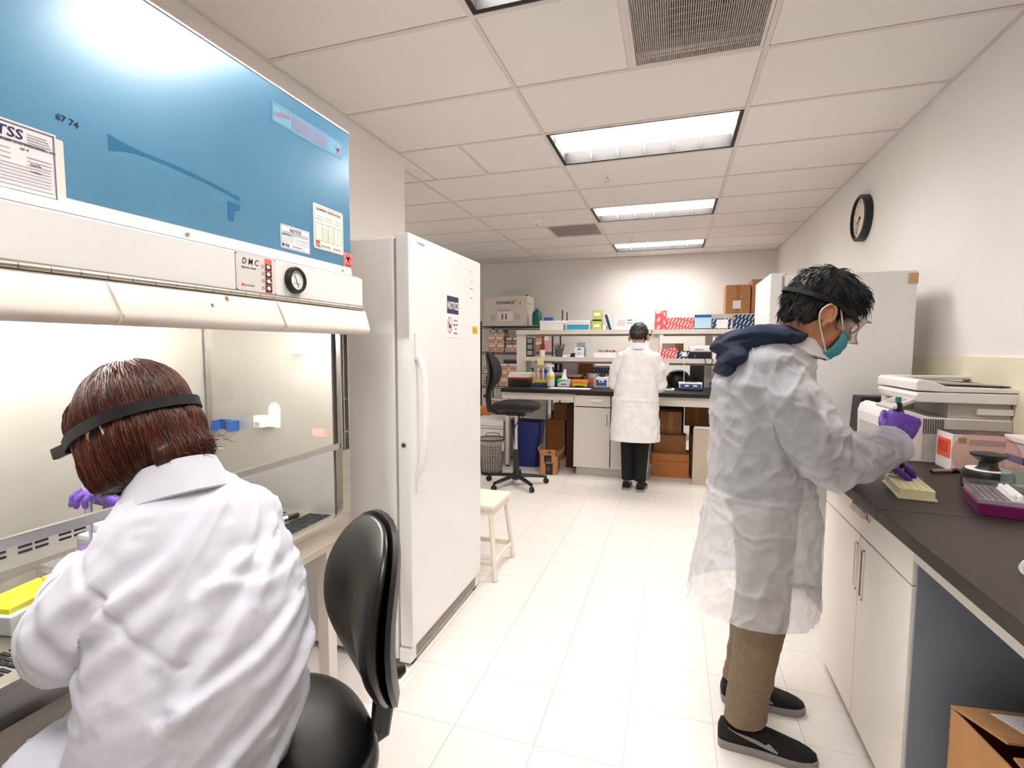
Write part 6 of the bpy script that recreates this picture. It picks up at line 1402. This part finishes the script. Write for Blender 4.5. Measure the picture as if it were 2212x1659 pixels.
def maskit(par, hm):
    R = []; rows = 16
    for i in range(rows+1):
        t_ = i/rows; z = -.030-.098*t_
        pl = .0016*math.sin(t_*PI*7)
        ring = []
        for k in range(21):
            a = math.radians(-66+132*k/20); 
            rx = .064+.050*math.sin(PI*(.35+.45*(1-t_)))*.98-.030*t_**2.2; ry = .074-.018*t_**1.6
            ring.append(local(hm, (.012+(rx+pl)*math.cos(a)**.8 if math.cos(a) > 0 else .012, ry*math.sin(a), z+.010*math.sin(a)**2-.0)))
        R.append(ring)
    b = B(); n = 21
    V = [[b.bm.verts.new(p) for p in r] for r in R]
    for i in range(rows):
        for k in range(n-1): b.bm.faces.new((V[i][k], V[i][k+1], V[i+1][k+1], V[i+1][k]))
    o = b.out('face_mask', MASK, par, smooth='all', world=True); md = o.modifiers.new('thick', 'SOLIDIFY'); md.thickness = .002; md.offset = 1
    b = B()
    for s in (0, 20):
        b = B(); sy = -1 if s == 0 else 1; b.tube([R[1][s], local(hm, (.018, sy*.088, .012)), local(hm, (-.008, sy*.096, .030)), local(hm, (-.036, sy*.098, .010)), local(hm, (-.034, sy*.094, -.030)), R[14][s]], .0022, sub=5, n=6); b.out('ear_loop', LOOP, o, smooth=True, world=True)
    b = B(); b.tube([R[0][k] for k in range(21)], .0016, n=5); b.tube([R[rows][k] for k in range(21)], .0016, n=5); b.out('mask_edge', LOOP, o, smooth=True, world=True)
    return o
maskit(man, hm); eyes(hm, man)
# gloved hands
b = B(); chain(b, [RW-Vector((.05, .04, .01)), RW, RW+Vector((.012, .01, .02))], [.036, .034, .03]); hand(b, RW, (.36, .30, .88), (.15, .95, -.25), (-1, .1, .35), curl=(1.0, 1.1, 1.15, 1.18), tc=.28, s=1.12, td=(.38, .9, .45))
mobj('glove', blob(b, .0032, 3, lambda p, n: p+n*(.0012*ridge(p, (70, 70, 70), 2))), GLOVE, man)
b = B(); chain(b, [LW-Vector((.05, -.01, 0)), LW, LW+Vector((.015, 0, 0))], [.034, .032, .028]); hand(b, LW, (.85, .10, -.12), (.15, .1, -1), (.1, -1, .1), curl=(.55, .6, .65, .7), tc=.45, s=1.0)
mobj('glove', blob(b, .0032, 3, lambda p, n: p+n*(.0012*ridge(p, (70, 70, 70), 2))), GLOVE, man)
# pipette held in the raised fist
t = thing('pipette', 'black handheld pipette gripped in the raised purple glove', 'pipette', (.775, 2.0, .965))
ax = [Vector((.738, 2.035, 1.215)), Vector((.742, 2.038, 1.18)), Vector((.752, 2.045, 1.11)), Vector((.764, 2.052, 1.03)), Vector((.770, 2.056, .985)), Vector((.772, 2.057, .962))]
B().loft([(ax[0], .011), (ax[1], .016), (ax[2], .014), (ax[3], .009)], n=14).out('handle', BLACK, t, smooth=True, world=True); B().loft([(ax[3], .0062), (ax[4], .0058)], n=12).out('shaft', M('dark_chrome', '#4a4442', .25, 1.0), t, smooth=True, world=True); B().loft([(ax[4], .005), (ax[5], .0015)], n=10).out('tip', M('tip_clear', '#e6e0e4', .2, alpha=.6), t, smooth=True, world=True)
B().loft([(ax[0]+Vector((0, 0, .02)), .009), (ax[0], .008)], n=12).out('plunger', M('teal_button', '#2e8c8c', .4), t, smooth=True, world=True); B().ell(ax[0]+Vector((-.012, -.012, -.012)), (.006, .006, .012)).out('side_badge', PAPER, t, smooth=True, world=True)
# ------------------------------------------------------------------ seated person at the cabinet
wom = thing('person', 'seated person in white lab coat with auburn bob working at the biosafety cabinet', 'person', (-.775, .70, 0))
F = Vector((-.95, .31, 0)).normalized(); SL = Vector((-.31, -.95, 0)).normalized()
HCW = (-1.03, .722, 1.235)
hw = head_matrix(HCW, (-.93, -.02, -.36), (0, -1, 0)) @ Matrix.Scale(.93, 4)
LWr, RWr = Vector((-1.34, .80, .89)), Vector((-1.385, .925, .955))
b = B(); head_prims(b); b.xf(hw); chain(b, [local(hw, (-.03, 0, -.03)), Vector((-.96, .728, 1.15)), Vector((-.92, .733, 1.07))], [.050, .050, .06])
b.rings([sring((cx, cy, z), SL, F, hs, hf) for z, cx, cy, hs, hf in ((.58, -.93, .70, .10, .09), (.80, -.868, .717, .12, .085), (.98, -.89, .735, .12, .085), (1.05, -.91, .735, .10, .07), (1.10, -.925, .735, .05, .05))])
chain(b, [(-.93, .64, 1.0), (-1.045, .597, .868), LWr], [.045, .040, .028]); chain(b, [(-.88, .84, 1.01), (-1.09, .97, .85), RWr], [.045, .040, .027])
mobj('body', blob(b, .006, 4), M('skin_fair', '#dfae90', .5, var=.06), wom)
# black turtleneck and sleeve cuff
TUR = M('black_turtleneck', '#0c0b0d', .9); b = B(); b.loft([((-.965, .727, 1.165), .056, .054), ((-.945, .73, 1.12), .064, .060), ((-.91, .733, 1.06), .085, .07)], n=20, up=F); b.out('turtleneck', TUR, wom, smooth=True, world=True)
b = B(); b.loft([(RWr+Vector((.115, .02, -.05)), .042), (RWr+Vector((.055, .009, -.025)), .034), (RWr+Vector((.048, .008, -.022)), .032)], n=16); b.out('shirt_cuff', TUR, wom, smooth=True, world=True)
# legs, shoes
b = B(); b.ell((-.93, .70, .605), (.12, .14, .065)); chain(b, [(-.92, .64, .605), (-1.12, .62, .595), (-1.10, .62, .12)], [.066, .06, .05], 16); chain(b, [(-.91, .79, .605), (-1.10, .90, .595), (-1.08, .90, .12)], [.066, .06, .05], 16)
mobj('trousers', blob(b, .01, 4), M('dark_trousers', '#1b1517', .9), wom)
shoe(wom, '', (-1.04, .60, 0), (-1.29, .61, 0)); shoe(wom, '', (-1.02, .90, 0), (-1.27, .92, 0))
# lab coat
Lsh, Lel = Vector((-.935, .625, 1.0)), Vector((-1.045, .597, .868))
WF = [([(-.085, .99), (.015, .90), (.115, .80)], .011, .016), ([(-.12, .88), (-.015, .827), (.108, .795)], .010, .014), ([(-.02, .998), (.07, .953), (.12, .872)], .009, .014),
      ([(-.146, .78), (-.05, .71), (.05, .656)], .011, .017), ([(.015, 1.097), (.09, 1.03), (.16, .98)], .006, .014), ([(-.15, .95), (-.06, .94), (.03, .97)], .005, .012), ([(-.16, .68), (-.07, .60), (.02, .55)], .010, .018), ([(-.10, 1.03), (-.05, .98), (-.02, .91)], .005, .013)]
def segd(a, z, P):
    best = 9.0; sg = 1.0
    for (x0, z0), (x1, z1) in zip(P[:-1], P[1:]):
        dx, dz = x1-x0, z1-z0; L2 = dx*dx+dz*dz; t_ = max(0, min(1, ((a-x0)*dx+(z-z0)*dz)/L2)); ex, ez = a-x0-t_*dx, z-z0-t_*dz; d = math.hypot(ex, ez)
        if d < best: best = d; sg = 1.0 if dx*ez-dz*ex > 0 else -1.0
    return best*sg
def wcoat(p, n):
    q = p - Vector((-.86, .73, .9))
    a = q.dot(SL); c_ = q.z
    g = 0.0
    if n.dot(F) < .25:
        for P, A, w in WF:
            d = segd(a, p.z, P)
            if abs(d) < 4*w: g += A*math.exp(-(d/(w*(.7 if d > 0 else 1.5)))**2) - A*.5*math.exp(-((d-1.5*w)/w)**2)
    f = g + .006*ridge(Vector((a*2.2+c_*4.5, c_*2.2-a*5.0, q.dot(F)*3)), (1, 1, 1), 4.2) + .004*ridge(Vector((a*2.5-c_*2.0, c_*11+a*9.0, q.dot(F)*4)), (1, 1, 1), 9.2)*max(0.0, min(1.0, (1.02-p.z)*5))
    f += .0035*crease(Vector((a*2+c_*3, c_*9+a*8, q.dot(F)*4)), (1, 1, 1), 8.0) + .0016*ridge(p, (28, 28, 22), 2.0)
    d = (p-Lsh).length
    t_ = (p-Lsh).dot((Lel-Lsh).normalized())
    if d < .22: f -= .006*math.exp(-((t_-.015)/.007)**2)     # armhole seam
    f += .010*math.exp(-((p-Vector((-.90, .60, .93))).length/.09)**2)*math.sin((p.x*1.0-p.z*1.2+p.y*.3)*70)
    e = (p-Lel).length; f += .008*math.exp(-(e/.09)**2)*math.sin((p.x*.9+p.z*.8)*80)
    if p.z < .66: f += .010*ridge(p, (5, 11, 4), 1.0)
    return p + n*f
b = B()
b.rings([sring((cx, cy, z), SL, F, hs, hf, .88) for z, cx, cy, hs, hf in ((.532, -.93, .70, .185, .165), (.58, -.925, .70, .20, .17), (.66, -.89, .705, .20, .155), (.78, -.86, .715, .196, .145), (.90, -.872, .73, .186, .136), (.99, -.895, .735, .172, .124), (1.05, -.91, .735, .148, .11), (1.095, -.922, .735, .114, .095), (1.13, -.935, .735, .082, .080), (1.15, -.945, .733, .066, .066))])
b.loft([((-.92, .655, 1.025), .072, .066), ((-.955, .63, .97), .082, .076), ((-1.0, .61, .915), .082, .080), ((-1.045, .597, .868), .080, .080), ((-1.10, .62, .858), .072, .072), ((-1.20, .70, .87), .060, .058), ((-1.295, .77, .882), .047, .046)], n=22); b.ell((-1.045, .60, .868), .078); b.ell((-.925, .65, 1.01), .070)
b.loft([((-.875, .835, 1.035), .072, .066), ((-.93, .885, .96), .078, .072), ((-1.03, .945, .88), .074, .072), ((-1.09, .968, .85), .068, .068), ((-1.17, .962, .865), .062, .06), ((-1.255, .95, .895), .05, .048)], n=20); b.ell((-.875, .83, 1.025), .072); b.ell((-1.09, .968, .85), .066)
b.loft([((-.88, .63, .605), .12, .07), ((-.99, .61, .605), .115, .07), ((-1.12, .60, .595), .105, .07)], n=20, up=Vector((0, 0, 1))); b.loft([((-.87, .80, .605), .11, .07), ((-.95, .86, .605), .11, .07), ((-1.07, .89, .595), .09, .068)], n=18)
b.loft([((-.89, .53, .60), .10, .05), ((-.91, .49, .50), .12, .045), ((-.92, .47, .38), .13, .04)], n=18, up=Vector((0, 1, 0)))
mobj('lab_coat', blob(b, .0055, 3, wcoat), COATW, wom)
collar(wom, (-.948, .732, 1.128), SL, F, .072, .080, .024, .034, COATW, gap=.8, tilt=-.45, flare=1.38, th=.002)
# auburn bob
HA = [M('auburn_dark', '#33150e', .38, var=.3, scale=60), M('auburn', '#552416', .36, var=.25, scale=60), M('auburn_light', '#7a3e28', .34, var=.2, scale=60)]
b = B(); b.ell((-.010, 0, .040), (.112, .096, .103), n=30, m=20); b.ell((-.045, 0, -.030), (.085, .098, .105), n=28, m=18)
for s in (-1, 1): b.ell((.012, s*.066, -.055), (.075, .034, .090)); b.ell((.055, s*.05, .03), (.05, .04, .06))
b.ell((-.105, .0, -.085), (.035, .07, .04))
HEMZ = -.118
def cutf(v):
    p = hw.inverted() @ v
    lim = HEMZ + .10*max(0, -p.x-.02)*1.0
    if p.z < lim: p.z = lim + (p.z-lim)*.15; p.y *= .97
    return hw @ p
b.xf(hw); hme = blob(b, .005, 4, lambda p, n: cutf(p)+n*(.003*ridge(p, (60, 60, 16), 5)))
hr = mobj('hair', hme, HA[0], wom); bv = tree(hme); off_ = worldpos(wom)
random.seed(5); sb = B(); c0_ = Vector((-.015, 0, -.01))
for i in range(5200):
    ph = random.uniform(0, 2*PI)
    if math.cos(ph) > .82 and random.random() < .8: continue
    th0 = math.radians(random.choice((88, 80, 60, 40, 20, 5))+random.uniform(-12, 0)); span = math.radians(random.uniform(25, 70)); pts = []
    wob = random.uniform(-.05, .05); lift = random.uniform(.0004, .0035)
    for k in range(7):
        th = th0-span*k/6; ph2 = ph+wob*k/6*2
        if th < math.radians(-62): break
        dv = Vector((math.cos(th)*math.cos(ph2), math.cos(th)*math.sin(ph2), math.sin(th))); o = local(hw, c0_+dv*.3)-off_; dd = (local(hw, c0_)-off_-o).normalized(); hit = bv.ray_cast(o, dd)
        if hit[0] is None: break
        pts.append(hit[0]+off_+hit[1]*(lift*(1 if k < 6 else 1.6)))
    if len(pts) > 3: strand(sb, pts, random.uniform(.0006, .0014), random.choice((0, 0, 1, 1, 1, 2)))
for i in range(60):      # flyaway ends at the nape
    p = local(hw, (-.125+random.uniform(-.01, .02), random.uniform(-.08, .03), -.085+random.uniform(-.02, .02))); d = (hw.to_3x3() @ Vector((-.8, -.1, -.5+random.uniform(-.3, .5)))).normalized(); L = random.uniform(.02, .045)
    strand(sb, [p, p+d*L*.5, p+d*L+Vector((0, 0, .004))], .0012, random.choice((1, 2)))
tag(sb.out('hair_strands', HA, hr, world=True), None, None, kind='stuff')
headband(wom, hw, [(.105, .082, .004), (.06, .096, .012), (.0, .105, .014), (-.06, .102, .016), (-.112, .067, .018), (-.136, .0, .018), (-.112, -.067, .018), (-.06, -.102, .016), (.0, -.105, .014), (.06, -.096, .012), (.105, -.082, .004)], .021, .0016, STRAP)
goggles(wom, hw)
b = B(); p = Vector((.118, .078, .0)); b.box((.098, .074, -.013), (.142, .086, .011)); b.xf(hw); b.out('strap_buckle', BLACK, wom, bev=.003, world=True)
maskit(wom, hw); eyes(hw, wom)
b = B(); chain(b, [RWr+Vector((.045, .007, -.02)), RWr, RWr+Vector((-.012, -.004, .012))], [.032, .031, .028]); hand(b, RWr, (-.35, -.42, .72), (-.35, -.75, -.45), (-.5, .3, .5), curl=(.75, .8, .85, .9), tc=.35, s=.95)
mobj('glove', blob(b, .0032, 3, lambda p, n: p+n*(.0012*ridge(p, (70, 70, 70), 2))), GLOVE, wom)
b = B(); chain(b, [LWr+Vector((.05, -.015, 0)), LWr], [.032, .028]); hand(b, LWr, (-.85, .3, -.2), (0, .3, -1), (.2, 1, .1), curl=(.5, .5, .55, .6), s=.95)
mobj('glove', blob(b, .0035, 3), GLOVE, wom)
t = thing('pipette', 'slim white pipette held upright in gloved hand behind the glass', 'pipette', (-1.43, .87, .88))
B().loft([((-1.435, .868, 1.085), .010), ((-1.432, .868, 1.06), .010), ((-1.43, .868, .98), .0085), ((-1.428, .868, .93), .006)], n=12).out('handle', WHITE, t, smooth=True, world=True); B().loft([((-1.428, .868, .93), .0045), ((-1.427, .868, .86), .002)], n=10).out('tip', WHITE, t, smooth=True, world=True)
# ------------------------------------------------------------------ person at the back bench
far = thing('person', 'far person seen from behind in white gown at the back bench', 'person', (-.345, 5.0, 0))
F, S_ = Vector((0, 1, 0)), Vector((1, 0, 0))
hf_ = head_matrix((-.33, 5.05, 1.495), (0, .82, -.57), (-1, 0, 0)) @ Matrix.Scale(1.0, 4)
b = B(); head_prims(b); b.xf(hf_); chain(b, [local(hf_, (-.03, 0, -.03)), Vector((-.33, 4.99, 1.40)), Vector((-.33, 4.98, 1.33))], [.055, .058, .065])
chain(b, [(-.48, 4.99, 1.27), (-.54, 5.03, 1.05), (-.49, 5.25, 1.02)], [.04, .035, .028]); chain(b, [(-.18, 4.99, 1.27), (-.12, 5.03, 1.05), (-.18, 5.25, 1.02)], [.04, .035, .028]); b.ell((-.33, 4.99, 1.12), (.14, .08, .22))
hand(b, (-.49, 5.25, 1.02), (.2, 1, -.1), (0, 0, -1), (1, 0, 0)); hand(b, (-.18, 5.25, 1.02), (-.2, 1, -.1), (0, 0, -1), (-1, 0, 0))
mobj('body', blob(b, .006, 3), SKIN, far)
b = B(); b.ell((-.34, 4.99, .90), (.16, .12, .12)); chain(b, [(-.42, 4.99, .86), (-.415, 5.0, .5), (-.41, 5.02, .07)], [.095, .068, .055], 16); chain(b, [(-.26, 4.99, .86), (-.27, 4.99, .5), (-.285, 5.0, .07)], [.095, .068, .055], 16)
me = blob(b, .01, 4); openhem(me, .085, .01); mobj('trousers', me, M('black_trousers', '#0a0909', .9), far)
shoe(far, '', (-.415, 4.94, 0), (-.42, 5.20, 0), w=.048); shoe(far, '', (-.285, 4.91, 0), (-.26, 5.17, 0), w=.048)
for x in (-.41, -.285): B().lathe([(0, .06), (.036, .06), (.036, .14), (0, .14)], c=(x, 5.01, 0), n=14).out('sock', M('grey_sock', '#cfc8c2', .8), far, smooth=True, world=True)
def fgown(p, n):
    f = .009*ridge(p, (7, 7, 2.0), 2.0) + .006*ridge(p, (12, 12, 9), 6.0) + .003*ridge(p, (24, 24, 20), 1.0)
    f += .006*math.exp(-((p.z-.90)/.012)**2)
    return p+n*f
b = B(); b.rings([sring((cx, 4.99, z), S_, F, hs, hf2, .85) for z, cx, hs, hf2 in ((.47, -.345, .228, .16), (.65, -.345, .222, .155), (.85, -.345, .21, .145), (1.05, -.34, .195, .135), (1.2, -.335, .185, .125), (1.29, -.33, .175, .115), (1.355, -.33, .14, .10), (1.40, -.33, .095, .082), (1.435, -.33, .068, .068))])
b.loft([((-.47, 4.985, 1.30), .065, .07), ((-.52, 5.0, 1.18), .07, .075), ((-.54, 5.03, 1.05), .068, .075), ((-.52, 5.14, 1.02), .058, .06), ((-.49, 5.23, 1.02), .048, .05)], n=18); b.ell((-.47, 4.985, 1.30), .066); b.loft([((-.19, 4.985, 1.30), .065, .07), ((-.14, 5.0, 1.18), .07, .075), ((-.12, 5.03, 1.05), .068, .075), ((-.14, 5.14, 1.02), .058, .06), ((-.175, 5.23, 1.02), .048, .05)], n=18); b.ell((-.19, 4.985, 1.30), .066)
me = blob(b, .009, 3, fgown); openhem(me, .47, .03); mobj('gown', me, M('white_gown_far', '#ece9e8', .8, var=.06, scale=14, bump=.08, bscale=100), far)
collar(far, (-.33, 4.99, 1.40), S_, F, .078, .085, .025, .03, COATW, gap=.7, tilt=-.2, flare=1.3)
b = B(); b.ell((-.018, 0, .045), (.106, .086, .096), n=26, m=16); b.ell((.06, 0, .06), (.05, .07, .045)); b.ell((-.075, 0, -.01), (.042, .072, .06)); b.xf(hf_)
hme = blob(b, .006, 3, lambda p, n: p+n*(.004*ridge(p, (45, 45, 26), 3))); hr = mobj('hair', hme, HAIRB, far)
bv = tree(hme); off_ = worldpos(far); sb = B()
for i in range(500):
    th = math.asin(random.uniform(-.3, 1)); ph = random.uniform(0, 2*PI); dv = Vector((math.cos(th)*math.cos(ph), math.cos(th)*math.sin(ph), math.sin(th)))
    if th < .1 and dv.x > .3: continue
    c0_ = Vector((-.015, 0, .03)); o = local(hf_, c0_+dv*.25)-off_; hit = bv.ray_cast(o, (local(hf_, c0_)-off_-o).normalized())
    if hit[0] is None: continue
    p = hit[0]+off_; nn = hit[1]; fl_ = (hf_.to_3x3() @ Vector((.3 if dv.x > 0 else -.4, dv.y*.6, -.7))).normalized(); fl_ = (fl_-nn*fl_.dot(nn)).normalized(); L = random.uniform(.02, .04)
    strand(sb, [p-nn*.002, p+fl_*L*.5+nn*L*.2, p+fl_*L+nn*L*.15], .0018, random.choice((0, 1)))
tag(sb.out('hair_strands', [HAIRB, HAIRB2], hr, world=True), None, None, kind='stuff')
eyes(hf_, far)
